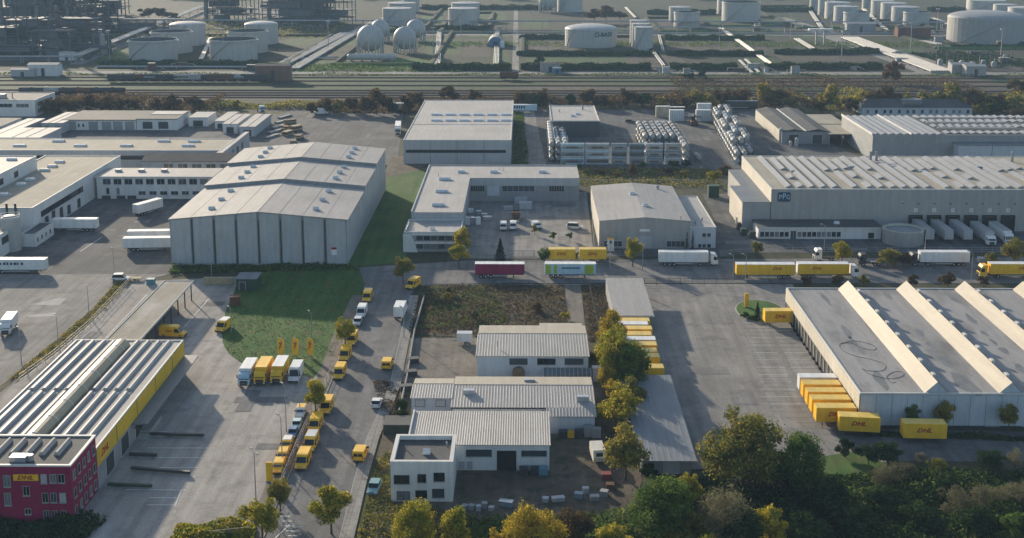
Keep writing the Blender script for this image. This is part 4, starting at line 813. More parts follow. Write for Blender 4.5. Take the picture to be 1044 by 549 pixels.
for a in (145.5, 161.5): b.winpx(a, a+10, 124.5, 131.5, pane=DARK, bars=0, name='roller_door')
# assorted low roofs
def lowblock(name, label, cat, x0, x1, y0, y1, h, wm, rm, joints=0, doors=0, group=None):
    b = B(name, label, cat, x0, x1, y0, y1, group); b.walls(h-.02, wm); b.part('roof', MB().box(-.2,b.W+.2,-.2,b.D+.2,h,h+.25), rm)
    for k in range(joints): obj('roof_seam', MB().box(b.W*(k+1)/(joints+1)-.08,b.W*(k+1)/(joints+1)+.08,0,b.D,h+.25,h+.38), WALL_D, b.r)
    for k in range(doors): b.win('S', b.W*(k+.25)/doors, b.W*(k+.75)/doors, .1, h*.7, pane=DARK, bars=0, name='door')
    return b
def G(px, row, z): return gp(px, row, z)
p = G(64,126,4.5); q = G(69,115,4.5); lowblock('store_shed', 'pale roofed store shed left of the garage row', 'shed', p[0]-9.5, p[0], p[1], q[1], 4.5, WALL_G, ROOF_W, 2, 2)
p = G(40.4,141,6); q = G(58,131,6); lowblock('store_shed', 'pale flat store with grey end wall behind the buff roofed works', 'shed', p[0]-17, p[0], p[1], q[1], 6, WALL_G, ROOF_W, 2)
p = G(6.7,139.5,5); q = G(40,121.5,5); lowblock('loading_canopy', 'long pale canopy strip running back towards the far white office', 'canopy', p[0]-9, p[0]-1.5, p[1], q[1], 5, WALL_D, ROOF_W, 1)
lowblock('store_shed', 'dark roofed store at the left edge beyond the long canopy strip', 'shed', p[0]-45, p[0]-12, p[1]+12, q[1], 5.2, WALL_W, ROOF_D, 0)
p = G(194,121.5,3.5); lowblock('store_shed', 'small pale monopitch shed standing alone right of the double garage', 'shed', p[0]-1, p[0]+8, p[1], p[1]+16, 4.0, WALL_W, ROOF_B, 0, 1)
p = G(227,127,4.2); q = G(243,127,4.2); lowblock('store_hall', 'white store unit, left of the pair with pale roofs by the timber piles', 'store', p[0], q[0]-.5, p[1], G(250,117,4.2)[1], 4.2, WALL_W, ROOF_W, 1, 1)
p = G(244,129.8,4.2); q = G(260,129.8,4.2); lowblock('store_hall', 'white store unit, right of the pair with pale roofs by the timber piles', 'store', p[0], q[0], p[1], G(265,117,4.2)[1], 4.2, WALL_G, ROOF_W, 1, 1)
p = G(219,124,3.4); lowblock('store_hall', 'small narrow white container at the left end of the pale roofed store units', 'container', p[0], p[0]+4.5, p[1], p[1]+26, 3.4, WALL_W, ROOF_W, 0, 1)
# ------------------------------------------------------------------ tank farm
def tank(pl, pr, bot, top, label, kind='flat', m=None, name='storage_tank', stair=True, group='storage tanks of the tank farm'):
    """pl, pr: silhouette columns; bot: row of the near foot; top: row of the near rim"""
    mid = (pl+pr)/2; X0, Yf = gp(mid, bot); s = sc(mid, bot); r = (pr-pl)/2/s; Y = Yf + r; X = x_at(mid, Y, 5); r = (x_at(pr, Y, 5)-x_at(pl, Y, 5))/2
    h = z_at(top, X, Y-r); m = m or TANKW
    t = thing(name, label, 'tank', (X, Y, 0), 0, group); n = 44
    if kind == 'open':
        sh = obj('shell', MB().lathe([(r,0),(r,h),(r-.25,h)], n), m, t); obj('inner_wall', MB().lathe([(r-.3,h*.5),(r-.3,h-.3)], n), TANKD, t); obj('floating_roof', MB().lathe([(r-.3,h*.6),(r-.5,h*.72),(r*.9,h*.70),(0.01,h*.71)], n), TANKD, t)
        obj('wind_girder', MB().lathe([(r+.02,h-1.3),(r+.9,h-1.2),(r+.9,h-1.0),(r+.02,h-1.0)], n), m, t)
    else:
        dh = {'flat': .05, 'cone': .09, 'dome': .17}[kind]*r
        prof = [(r*math.cos(a), h + dh*math.sin(a)) for a in [math.pi/2*i/6 for i in range(7)]] if kind == 'dome' else [(r,h),(0.01,h+dh)]
        sh = obj('shell', MB().lathe([(r,0),(r,h)], n), m, t); obj('roof', MB().lathe([(r+.15,h-.15)] + [(max(a,.01), z+.02) for a, z in prof], n), TANKG if m is TANKG else m, t)
        obj('rim', MB().lathe([(r+.02,h-.5),(r+.18,h-.5),(r+.18,h),(r+.02,h)], n), STEEL, t)
    if stair:
        a0 = R(-150); P_ = []
        for i in range(9): a = a0 + R(70)*i/8; P_.append(((r+.5)*math.cos(a), (r+.5)*math.sin(a), h*i/8))
        obj('stair', MB().path(P_, .35, 5), STEEL, t)
    return t, r, h
tank(132.5,180.5,64,42.5,'nearest open topped pale tank of the left trio by the refinery','open')
tank(155,195.5,55.5,33.5,'middle open topped pale tank of the left trio by the refinery','open')
tank(174,209.5,47.5,26.5,'rearmost domed white tank of the left trio by the refinery','dome')
tank(214.5,262,64,42,'nearest open topped pale tank of the second trio from left','open')
tank(233,272.5,55,33,'middle open topped pale tank of the second trio from left','open')
tank(250,283.5,46,26,'rearmost domed white tank of the second trio from left','dome')
tank(390,420,27,9.5,'nearest white tank in the row behind the gas spheres','cone')
tank(396,424,20,4,'middle white tank in the row behind the gas spheres','cone')
tank(411,427.5,13,-2,'rearmost white tank in the row behind the gas spheres','cone')
tank(457,487,29.5,9.5,'front white tank of the pair right of the gas spheres','cone')
tank(460,489,21,4,'rear white tank of the pair right of the gas spheres','cone')
tank(568,594,13,-6,'white tank cut by the top edge above the BASF tank','cone')
t, r, h = tank(576,629,49.5,31.5,'low wide domed white tank with BASF lettering','dome', stair=False)
lettering('\u25a1-BASF', 4.2, DARKB, t, (r*.42, -r*.93, h-3.2), (R(90),0,R(22)), bold=.12); obj('stair', MB().path([(-r*.93*math.cos(R(8*i-2))-.3*0, -(r+.5)*math.sin(R(25+8*i)), h*i/6) for i in range(7)], .35, 5), STEEL, t)
tank(642,659.5,45.5,21.5,'rear tall narrow white tank of the tight trio right of the BASF tank','cone')
tank(644,662.5,48.5,25,'middle tall narrow white tank of the tight trio right of the BASF tank','cone')
tank(646.5,665.5,52,28.5,'front tall narrow white tank of the tight trio right of the BASF tank','cone')
tank(682,704,24,8,'rear white tank of the small pair right of centre','cone')
tank(687,713,29.5,13,'front open white tank of the small pair right of centre','open')
tank(736,775,23,3,'wide open white tank at the top edge right of centre','open')
tank(731,752,15,-4,'white tank half hidden behind the wide open one at the top edge','cone')
for k, (a, c_, bo, to) in enumerate(((825.5,838,12,-4),(834,851,16,-1),(841,866,20,3.2),(850,874.5,24,7.5),(860,886,25.5,13))):
    tank(a, c_, bo, to, f'{ORD[4-k]} tank from the front in the left row of five white tanks', 'open' if k == 4 else 'cone')
for k, (a, c_, bo, to) in enumerate(((879,893,10,-6),(888,911,17.5,1.5),(898,923.5,20.5,4),(909,936,24.5,8),(921,947,26,13))):
    tank(a, c_, bo, to, f'{ORD[4-k]} tank from the front in the right row of five white tanks', 'open' if k == 4 else 'cone')
tank(967,1043,45.5,20.5,'biggest grey tank with shallow domed roof at the right edge','dome', TANKG)
tank(986,1024,14,1.5,'wide pale tank directly behind the biggest grey tank','cone')
tank(1013,1036,17,5.5,'small pale tank behind the right side of the biggest grey tank','cone')
tank(1028,1062,24,9,'pale tank cut by the right edge behind the biggest grey tank','cone')
# gas spheres
def sphere(cx_, rpx, bot, label):
    X, Yf = gp(cx_, bot); s = sc(cx_, bot); r = rpx/s; t = thing('gas_sphere', label, 'gas sphere', (X, Yf+r, 0), 0, 'gas spheres'); cz = r + 2.2; n = 12
    obj('vessel', MB().lathe([(max(r*math.sin(math.pi*i/n), .01), cz - r*math.cos(math.pi*i/n)) for i in range(n+1)], 32), TANKW, t, smooth=True)
    for i in range(12): a = R(30*i); obj('leg', cached(('sleg', round(r,1)), lambda: MB().tube((r*.97,0,0),(r*.97,0,cz),.5,8)), TANKW, t, rot=(0,0,a))
    obj('stair', MB().path([((r+.4)*math.cos(R(-140+6*i)), (r+.4)*math.sin(R(-140+6*i))*math.cos(R(12*i-60))-.0, max(0,(cz+r)*i/14)) for i in range(15)], .35, 5), STEEL, t); obj('platform', MB().lathe([(1.8,cz+r+.1),(1.8,cz+r+.6)], 12), STEEL, t)
sphere(376, 13.8, 57.5, 'nearest white gas sphere on legs, front left of four'); sphere(411.8, 11.8, 55, 'white gas sphere on legs, front right of four')
sphere(386.5, 9.6, 43, 'white gas sphere on legs, rear left of four'); sphere(423.3, 9.8, 43, 'white gas sphere on legs, rear right of four'); sphere(558.5, 9.2, 13.5, 'white gas sphere at the top edge standing alone beside a tank')
X0, Y0 = gp(353.5, 63); X1, _ = gp(404, 63); t = thing('bullet_tank', 'long white horizontal bullet tank in front of the gas spheres', 'tank', ((X0+X1)/2, Y0+2, 0)); hl = (X1-X0)/2
obj('vessel', MB().tube((-hl+1,0,2.9),(hl-1,0,2.9),2.0,18).tube((-hl,0,2.9),(-hl+1,0,2.9),1.0,18,2.0).tube((hl-1,0,2.9),(hl,0,2.9),2.0,18,1.0), TANKW, t)
for k in range(5): obj('saddle', cached('saddle', lambda: MB().box(-.5,.5,-1.6,1.6,0,1.4)), CONC, t, (-hl+3+k*(2*hl-6)/4,0,0))
# ------------------------------------------------------------------ pipe bridges
def rack(a, b_, label, h=5.0, w=4.0, pipes=4, pr=.35, step=14, m=PIPE, name='pipe_rack'):
    A = Vector((*gp(*a), 0)); Bv = Vector((*gp(*b_), 0)); d = Bv-A; L_ = d.length; t = thing(name, label, 'pipe rack', A, math.atan2(d.y, d.x), 'pipe racks')
    for k in range(pipes): y = -w/2 + w*(k+.5)/pipes; obj('pipe', MB().tube((0,y,h+pr),(L_,y,h+pr),pr,7), m if k % 3 else STEEL, t)
    n = max(2, int(L_/step))
    if h > 1.5:
        for k in range(n+1): obj('trestle', cached(('tres', h, w), lambda: MB().box(-.2,.2,-w/2,-w/2+.4,0,h).box(-.2,.2,w/2-.4,w/2,0,h).box(-.2,.2,-w/2,w/2,h-.4,h)), STEEL, t, (L_*k/n,0,0))
    else:
        for k in range(n+1): obj('sleeper', cached(('slp', h, w), lambda: MB().box(-.25,.25,-w/2,w/2,0,h)), CONC, t, (L_*k/n,0,0))
    return t
rack((-60,27.5),(1110,31), 'long elevated pipe bridge crossing the whole tank farm in front of the spheres', 6, 5, 4, .45, 30)
rack((-60,64.5),(78,64.5), 'low pipe rack along the left edge in front of the refinery', 4, 4, 4, .4, 16)
rack((78,64),(206,11), 'diagonal pipe rack running from the refinery up past the left tank trio', 4, 7, 5, .5, 40)
rack((279,72),(352,35), 'diagonal pipe bundle left of the bullet tank', .8, 9, 6, .45, 30)
rack((300,72),(384,22), 'diagonal pipe bundle running up to the tanks behind the spheres', .8, 7, 5, .45, 30)
rack((866,40),(960,75), 'wide bright diagonal pipe bundle between the right tanks and the railway', .8, 14, 9, .6, 14)
rack((868,43),(884,50), 'short pale pipe pair on the grass left of the wide diagonal bundle', .6, 3, 2, .5, 14)
rack((638,9),(648,19.5), 'short pale pipe pair behind the tight tank trio', .8, 3, 2, .5, 20)
rack((667,55.5),(677,69), 'single pale pipe crossing the grass below the tight tank trio', .6, 2.5, 2, .5, 14)
rack((672,37),(676,53), 'thin pipe pair beside the tight tank trio', .6, 2.5, 2, .4, 20)
rack((754,63),(767,76), 'left pale pipe line crossing the hedge gap right of centre', .6, 2.0, 2, .4, 14)
rack((760,62),(774,75.5), 'right pale pipe line crossing the hedge gap right of centre', .6, 2.0, 2, .4, 14)
rack((812,41),(830,52), 'pale pipe run in front of the two legged grey frame', .6, 5, 3, .5, 14)
rack((940,44),(958,47), 'short pale pipes left of the biggest grey tank', .8, 6, 3, .6, 14)
rack((950,20),(968,26), 'pale pipe line behind the biggest grey tank', .8, 5, 3, .6, 20)
rack((0,12),(30,6), 'distant low pipe run inside the refinery', 5, 6, 4, .5, 30)
# ------------------------------------------------------------------ refinery silhouettes at the far left
random.seed(21); PSTEEL = mat('silhouette_plant_steel', (.13,.135,.14), rough=.7, var=.25, scale=.1)  # plant steel darkened in its colour so the frames read as dim silhouettes
def column(px, base, top, wpx, label):
    X, Y = gp(px, base); s = sc(px, base); r = max(.7, wpx/2/s); h = z_at(top, X, Y); t = thing('process_column', label, 'process column', (X, Y, 0), 0, 'refinery columns')
    obj('shell', MB().lathe([(r,0),(r,h*.6),(r*.8,h*.63),(r*.8,h-1),(r*.4,h)], 14), PSTEEL, t)
    for k in range(4): obj('platform', cached(('cplat', round(r,1)), lambda: MB().lathe([(r*1.05,0),(r*1.9,0),(r*1.9,.9),(r*1.8,.9)], 12)), DARK, t, (0,0,h*(.25+.2*k)))
    obj('ladder', MB().box(r,r+.6,-.4,.4,0,h*.95), DARK, t)
    return t
for px, base, top, w, wd in ((3,42,-30,3.5,'leftmost'),(14,42,-40,3.5,'second from left'),(40,45,-45,4,'third from left'),(54,40,-20,3,'fourth from left'),(60,52,6,4.5,'fifth from left, thick blue grey'),(70,40,-35,3.5,'sixth from left'),(79,50,8,3,'seventh from left'),(90,50,5,3.5,'eighth from left at the refinery edge'),(211,24,-25,2.5,'lone slim one above the left tank trio'),(275,26,-10,2.5,'left one in the distant plant above the second tank trio'),(296,24,-18,2.5,'middle one in the distant plant above the second tank trio'),(314,24,-14,3,'right one in the distant plant above the second tank trio')):
    column(px, base, top, w, 'tall slim steel process column, ' + wd)
def frame(px, base, w, d, h, lab, lv=4):
    X, Y = gp(px, base); t = thing('process_unit', lab, 'steel frame', (X, Y, 0), 0, 'refinery steel frames')
    nx = max(2, int(w/7)); 
    for i in range(nx+1):
        for yy in (0, d): obj('post', cached(('fpost', h), lambda: MB().box(-.35,.35,-.35,.35,0,h)), TANKD, t, (w*i/nx, yy, 0))
    for k in range(lv): obj('deck', cached(('fdeck', w, d), lambda: MB().box(-.5,w+.5,-.5,d+.5,0,.5)), TANKD, t, (0,0,h*(k+1+random.uniform(-.3,.1))/lv-.5)); obj('cladding', MB().box(0,w*random.uniform(.2,.6),.6,d-.6,0,h/lv*.8), random.choice([TANKD, DARK, PSTEEL]), t, (random.uniform(0,w*.4),0,h*k/lv+.3))
    for k in range(5+lv*2):
        x = random.uniform(2,w-2); y = random.uniform(1,d-1); z = h*random.randint(0,lv-1)/lv
        if random.random() < .5: obj('vessel', MB().lathe([(1.4,0),(1.4,5),(.5,6.2)], 10), random.choice([PSTEEL,TANKD,DARK,TANKG]), t, (x,y,z+.3))
        else: obj('exchanger', MB().tube((-4,0,1.6),(4,0,1.6),1.3,10), random.choice([PSTEEL,TANKD,DARK,TANKG]), t, (x,y,z+.3))
    for k in range(4): z = h*random.random(); y = random.uniform(-1,d+1); obj('pipe', MB().tube((-4,y,z),(w+4,y,z),.4,6), PSTEEL, t)
    return t
for px, base, w, d, h, lab, lv in ((-30,57,34,14,20,'front steel process frame at the left edge of the refinery',3),(8,56,30,14,26,'second steel process frame from the left edge of the refinery',4),(34,58,26,12,18,'low front steel frame in the middle of the refinery',3),(62,54,26,14,24,'front steel frame near the right end of the refinery',4),(84,48,12,14,44,'tall dark steel tower frame at the right end of the refinery',7),(-20,38,60,20,32,'rear steel frame block at the far left behind the columns',4),(28,36,60,20,30,'rear steel frame block behind the middle columns',4),(60,33,50,20,26,'rear steel frame block behind the right columns',4),(-10,20,90,24,30,'farthest hazy steel frame at the left top corner',4),(40,16,80,24,28,'farthest hazy steel frame behind the refinery middle',4),(209,22,46,18,26,'distant steel plant above the left tank trio',4),(268,26,60,22,30,'left half of the distant plant above the second tank trio',4),(300,25,52,22,34,'right half of the distant plant above the second tank trio',5),(112,33,60,4,10,'long low open frame right of the refinery',1)):
    frame(px, base, w, d, h, lab, lv)
# ------------------------------------------------------------------ more of the plant
sheet('plant_yard', [(-200,62),(92,62),(112,30),(95,-10),(-200,-10)], ASPH, .08); sheet('plant_yard', [(262,29),(332,29),(330,5),(262,5)], ASPH, .08)
random.seed(8)
for k in range(26):
    px = random.uniform(-10,100); row = random.uniform(18,59); X, Y = gp(px, row); t = thing('process_skid', f'{ORD[k]} small process skid of vessels scattered between the refinery frames', 'process skid', (X, Y, 0), random.choice([0,R(90)]), 'process skids of the refinery')
    for j in range(5):
        hh = random.uniform(4,14); r_ = random.uniform(.8,2.0)
        if random.random() < .5: obj('vessel', MB().lathe([(r_,0),(r_,hh),(r_*.5,hh+.8)], 10), random.choice([PSTEEL, DARK, TANKG, TANKD]), t, (j*5-10+random.uniform(-1,1), random.uniform(-4,4), 0))
        else: obj('drum', MB().tube((-3,0,0),(3,0,0),r_,10), random.choice([PSTEEL, DARK, TANKD]), t, (j*5-10, random.uniform(-4,4), random.uniform(2,9)))
    obj('deck', MB().box(-13,13,-5,5,random.uniform(3,6),6.4), TANKD, t); obj('pipe', MB().tube((-16,0,7.4),(16,0,7.4),.5,6), PSTEEL, t)
def bund(pl, pr, r0, r1, label, h=1.7):
    Y0, Y1 = gp((pl+pr)/2, r0)[1], gp((pl+pr)/2, r1)[1]; X0, X1 = x_at(pl, Y0, 0), x_at(pr, Y0, 0); t = thing('earth_bund', label, 'earth bund', (X0, Y0, 0), 0, 'earth bunds'); w, d = X1-X0, Y1-Y0; pr_ = [(-3,0),(3,0),(1,h),(-1,h)]
    obj('bund_side', MB().xprism(pr_, -1, w+1), LAWN, t); obj('bund_side', MB().xprism(pr_, -1, w+1), FIELD, t, (0,d,0))
    for xx in (0, w): obj('bund_side', MB().yprism(pr_, 1, d-1), FIELD, t, (xx,0,0))
for a in ((122,290,66.8,37,'bund around the two left tank trios'),(340,440,67,33,'bund around the gas spheres'),(533,668,55,38,'bund around the BASF tank'),(675,722,33,19,'bund around the small tank pair right of centre'),(725,786,27.5,12,'bund around the wide open tank at the top edge'),(815,895,29.5,7,'bund around the left row of five tanks'),(896,955,30,7,'bund around the right row of five tanks'),(957,1062,50,22,'bund around the biggest grey tank'),(384,432,31,9,'bund around the tank row behind the spheres'),(448,497,34,14,'bund around the pair right of the spheres')): bund(*a[:4], 'low grassy earth ' + a[4])
for k, (a, b_, lab, h_, w_) in enumerate((((430,34),(960,35.5),'low pipe track running behind the BASF tank across the middle',.7,6),((100,69.5),(262,70),'low pipe track in front of the left tank trios',.7,5),((446,70),(448,33),'pipe track climbing between spheres and tank pair',.7,4),((506,70),(507,33),'pipe track climbing left of the middle road',.7,4),((790,70),(735,30),'pipe track slanting up to the wide open tank',.7,4),((205,62),(215,40),'pipe track between the two left tank trios',.7,3),((840,33),(826,12),'pipe track along the left row of five tanks',.7,4),((905,33),(880,10),'pipe track along the right row of five tanks',.7,4),((640,34),(800,35),'elevated pipe run between trio and right tanks',5,3),((290,62),(345,60),'short low pipe track left of the bullet tank',.7,4),((-40,45),(110,44),'elevated pipe run through the refinery front',8,6),((-40,30),(112,30),'elevated pipe run through the refinery middle',9,6))): rack(a, b_, lab, h_, w_, 4, .35, 24)
for k, (px, row) in enumerate(((112,62),(228,60),(335,50),(442,58),(470,36),(541,38),(690,38),(733,52),(806,40),(858,58),(955,34),(928,52),(1020,60))):
    X, Y = gp(px, row); t = thing('light_mast', f'{ORD[k]} light mast from the left in the tank farm', 'mast', (X, Y, 0), 0, 'light masts of the tank farm'); obj('pole', cached('mast', lambda: MB().tube((0,0,0),(0,0,20),.3,6,.15)), STEEL, t); obj('lamp_crown', cached('mcrown', lambda: MB().box(-1.4,1.4,-.5,.5,19.6,20.3)), STEEL, t)
# ------------------------------------------------------------------ small plant items
def hut(px, row, w, d, h, lab, wm=WALL_G, rm=ROOF_B, name='plant_hut', cat='hut'):
    X, Y = gp(px, row); t = thing(name, lab, cat, (X, Y, 0)); obj('wall', MB().box(-w/2,w/2,0,d,0,h), wm, t); obj('roof', MB().xprism([(-.4,h),(d+.4,h),(d/2,h+d*.12)], -w/2-.4, w/2+.4), rm, t); obj('door', MB().box(-1,1,-.08,0,0,h*.7), DARK, t); return t
X, Y = gp(505, 48); t = thing('barrel_shed', 'small round roofed blue grey shed right of the gas spheres', 'shed', (X, Y, 0)); obj('shell', MB().yprism([(6*math.cos(math.pi*i/10), 7.5*math.sin(math.pi*i/10)) for i in range(11)], 0, 24), ROOF_G, t); obj('front_wall', MB().yprism([(5.8*math.cos(math.pi*i/10), 7.3*math.sin(math.pi*i/10)) for i in range(11)], -.1, -.01), BLUE, t); obj('door', MB().box(-1.6,1.6,-.25,-.12,0,4), DARK, t)
X, Y = gp(512, 49); t = thing('upright_tank', 'little white upright tank beside the round roofed shed', 'tank', (X, Y, 0)); obj('shell', MB().lathe([(1.6,0),(1.6,4.6),(.3,5.4)], 14), WHITE, t); obj('base', MB().lathe([(2,0),(2,.4),(1.6,.4)], 14), CONC, t)
hut(44,78,18,8,7,'pale hut with light roof in front of the low left pipe rack',WALL_W,ROOF_W); hut(23,79,14,6,4.5,'low pale hut left of the taller one by the left pipe rack',WALL_G,ROOF_W); hut(68,62,10,6,5,'white hut at the bend of the left pipe rack',WALL_W,ROOF_W)
hut(278,83,20,8,9,'old brick plant hut beside the tracks at the foot of the diagonal pipe bundle',mat('old_brick', (.20,.12,.085), rough=.9, var=.2, scale=.3),ROOF_T); hut(272,81,6,5,7,'small pale tower hut beside the old brick plant hut',WALL_W,ROOF_W)
hut(568,75.5,4.5,4,3.5,'small bright blue cabin beside the tank farm road',mat('bright_blue_cabin', (.06,.22,.40), rough=.6, var=.1),ROOF_W); hut(561,74,12,6,5,'grey pump house left of the bright blue cabin',WALL_D,ROOF_D)
hut(932,38,26,10,7,'dark red brown plant hut behind the wide diagonal bundle',mat('dark_red_hut', (.14,.06,.045), rough=.9, var=.2),ROOF_D)
hut(982,76,14,8,6,'grey switch house below the biggest grey tank',WALL_P,ROOF_W); hut(995,78,12,8,6,'second grey switch house right of the first below the biggest tank',WALL_P,ROOF_W)
for px, lab in ((835,'left leg side of'),):
    X, Y = gp(836, 46); t = thing('pipe_portal', 'grey two legged pipe portal with flat top in front of the right tank rows', 'portal', (X, Y, 0))
    for s in (-3,3): obj('leg', MB().box(s-.6,s+.6,-.6,.6,0,11), STEEL, t)
    obj('top', MB().box(-9,9,-3,3,11,12.2), WHITE_T, t)
hut(878,33,24,8,7,'pale canopy hut at the crossing of the pipe bridges on the right',WALL_D,ROOF_W)
random.seed(5)
for k in range(7):                                        # transformer yard by the biggest tank
    X, Y = gp(960+k*11, 62+random.uniform(0,8)); t = thing('switchgear_frame', f'{ORD[k]} steel switchgear frame from the left below the biggest grey tank', 'switchgear', (X, Y, 0), 0, 'switchgear frames'); 
    for s in (-3.5,3.5): obj('leg', cached('swleg', lambda: MB().box(-.25,.25,-.25,.25,0,8)), DARK, t, (s,0,0))
    obj('beam', cached('swbeam', lambda: MB().box(-4.2,4.2,-.3,.3,7.5,8.1)), DARK, t); obj('transformer', cached('swtr', lambda: MB().box(-1.5,1.5,2,4.5,0,3.2).box(-1,1,2.3,4.1,3.2,3.8)), STEEL, t)
# ------------------------------------------------------------------ rail wagons
def wagon(px, row, ln, label, kind='tank', m=DARK, group='rail wagons'):
    X, Y = gp(px, row); t = thing('rail_wagon', label, 'rail wagon', (X, Y, .5), 0, group)
    obj('underframe', cached(('wuf', ln), lambda: MB().box(-ln/2,ln/2,-1.2,1.2,.9,1.25)), BLACK, t)
    if kind == 'tank': obj('tank', cached(('wtk', ln), lambda: MB().tube((-ln/2+.8,0,2.7),(ln/2-.8,0,2.7),1.45,14).box(-.5,.5,-.4,.4,4.0,4.5)), m, t)
    else: obj('body', cached(('wbd', ln), lambda: MB().box(-ln/2,ln/2,-1.45,1.45,1.25,3.9).xprism([(-1.5,3.9),(1.5,3.9),(0,4.4)], -ln/2, ln/2)), m, t)
    for s in (-ln/2+2.2, ln/2-2.2): obj('bogie', cached('wbog', lambda: MB().box(-1.5,1.5,-1.1,1.1,.1,.9)), BLACK, t, (s,0,0))
    return t
for k, px in enumerate((33,48,65,80,99,115)): wagon(px, 98, 15.0, f'{ORD[k]} dark tank wagon from the left beside the far white office', 'tank', [DARK, STEEL, DARK, RUST, DARK, DARK][k])
for k in range(13):
    wagon(124+k*11.3, 84-.0, 15.5, f'{ORD[k]} wagon from the left in the long dark train below the left tank trios', 'tank' if k % 3 else 'box', [DARK, RUST, STEEL, DARK][k % 4], 'wagons of the long dark train')
wagon(519, 81.5, 11, 'lone rust brown wagon on the tracks above the flat hall', 'box', RUST)
# ------------------------------------------------------------------ vehicles (front towards local +X)
def wheels(t, xs, y, r=.36, w=.26):
    for x in xs:
        for s in (-1, 1): 
            o = obj('wheel', cached(('wheel', r, w), lambda: MB().tube((0,-w/2,0),(0,w/2,0),r,12)), BLACK, t, (x, s*y, r)); obj('rim', cached(('rim', r, w), lambda: MB().tube((0,-w/2-.02,0),(0,w/2+.02,0),r*.55,8)), SILVER, o)
def side(mb, prof, y, t=.02):
    for s in (-1, 1): n = len(prof); mb.add([(x, s*y, z) for x, z in prof], [tuple(range(n)) if s < 0 else tuple(range(n))[::-1]])
    return mb
HEADL = mat('headlamp', (.75,.75,.72), rough=.15, var=0); TAILL = mat('tail_lamp', (.35,.02,.02), rough=.3, var=0)
def van(px, row, head, label, body=YELLOW, roof=None, L_=5.3, w=1.95, h=2.45, group=None, near=True, text=None, name='delivery_van', cat='van', z=.1):
    X, Y = gp(px, row)
    if near: Y += abs(math.sin(R(head)))*L_/2 + abs(math.cos(R(head)))*w/2
    t = thing(name, label, cat, (X, Y, z), R(head), group); a = L_/2; k = (L_, w, h)
    prof = [(-a,.32),(a-.05,.32),(a,.6),(a-.05,1.0),(a-.75,1.22),(a-1.5,h*.86),(a-1.75,h*.97),(a-2.1,h),(-a+.15,h),(-a+.02,h-.18)]
    obj('body', cached(('vbody', k, body.name), lambda: MB().yprism(prof, -w/2, w/2).mesh('body')), body, t)
    if roof: obj('roof_panel', cached(('vroof', k), lambda: MB().box(-a+.2,a-2.1,-w/2+.08,w/2-.08,h,h+.03)), roof, t)
    obj('windscreen', cached(('vws', k), lambda: MB().add([(a-.80,-w/2+.1,1.27),(a-.80,w/2-.1,1.27),(a-1.46,w/2-.14,h*.84),(a-1.46,-w/2+.14,h*.84),(a-.78,-w/2+.1,1.29),(a-.78,w/2-.1,1.29),(a-1.44,w/2-.14,h*.86),(a-1.44,-w/2+.14,h*.86)], [(4,5,6,7),(0,1,5,4),(1,2,6,5),(2,3,7,6),(3,0,4,7)])), GLASS, t)
    obj('side_window', cached(('vsw', k), lambda: side(MB(), [(a-1.05,1.3),(a-1.55,h*.82),(a-2.3,h*.82),(a-2.3,1.3)], w/2+.012)), GLASS, t)
    obj('rear_window', cached(('vrw', k), lambda: MB().box(-a-.015,-a+.03,-w/2+.2,-.06,h*.58,h*.82).box(-a-.015,-a+.03,.06,w/2-.2,h*.58,h*.82)), GLASS, t)
    obj('bumper', cached(('vbp', k), lambda: MB().box(a-.08,a+.08,-w/2+.03,w/2-.03,.3,.62).box(-a-.07,-a+.02,-w/2+.03,w/2-.03,.3,.55)), DARK, t)
    for s in (-1,1):
        obj('headlight', cached(('vhl', k), lambda: MB().box(-.12,.02,-.18,.18,-.1,.1)), HEADL, t, (a-.02, s*(w/2-.25), .88)); obj('tail_light', cached('vtl', lambda: MB().box(-.03,.02,-.07,.07,-.3,.3)), TAILL, t, (-a-.005, s*(w/2-.09), 1.1))
        obj('mirror', cached('vmir', lambda: MB().box(-.08,.08,-.12,.12,-.16,.16)), BLACK, t, (a-1.15, s*(w/2+.13), 1.4))
    wheels(t, (a-.95, -a+1.0), w/2-.12)
    if text:
        for s in (-1,1): lettering(text, .62, REDTXT, t, (-.6, s*(w/2+.02), h*.62), (R(90),0,0 if s < 0 else math.pi), shear=.35, bold=.02, width=1.6)
    return t
def car(px, row, head, label, body=WHITE, L_=4.4, w=1.8, h=1.5, group=None, name='parked_car', near=True, z=.1):
    X, Y = gp(px, row)
    if near: Y += abs(math.sin(R(head)))*L_/2 + abs(math.cos(R(head)))*w/2
    t = thing(name, label, 'car', (X, Y, z), R(head), group); a = L_/2; k = (L_, h)
    obj('body', cached(('cbody', k, body.name), lambda: MB().yprism([(-a,.3),(a,.3),(a,.62),(a-.15,.78),(a-1.1,.92),(-a+.1,.95),(-a,.8)], -w/2, w/2).mesh('body')), body, t)
    obj('glasshouse', cached(('cglass', k), lambda: MB().yprism([(a-1.15,.9),(a-1.75,h-.06),(-a+.7,h-.06),(-a+.2,.93)], -w/2+.1, w/2-.1)), GLASS, t)
    obj('roof_panel', cached(('croof', k, body.name), lambda: MB().box(-a+.66,a-1.75,-w/2+.08,w/2-.08,h-.06,h).mesh('roof_panel')), body, t)
    for s in (-1,1): obj('headlight', cached('chl', lambda: MB().box(-.1,.02,-.18,.18,-.08,.08)), HEADL, t, (a, s*(w/2-.25), .68)); obj('tail_light', cached('ctl', lambda: MB().box(-.03,.02,-.15,.15,-.08,.08)), TAILL, t, (-a, s*(w/2-.2), .8))
    wheels(t, (a-.85, -a+.85), w/2-.1, .32, .22); return t
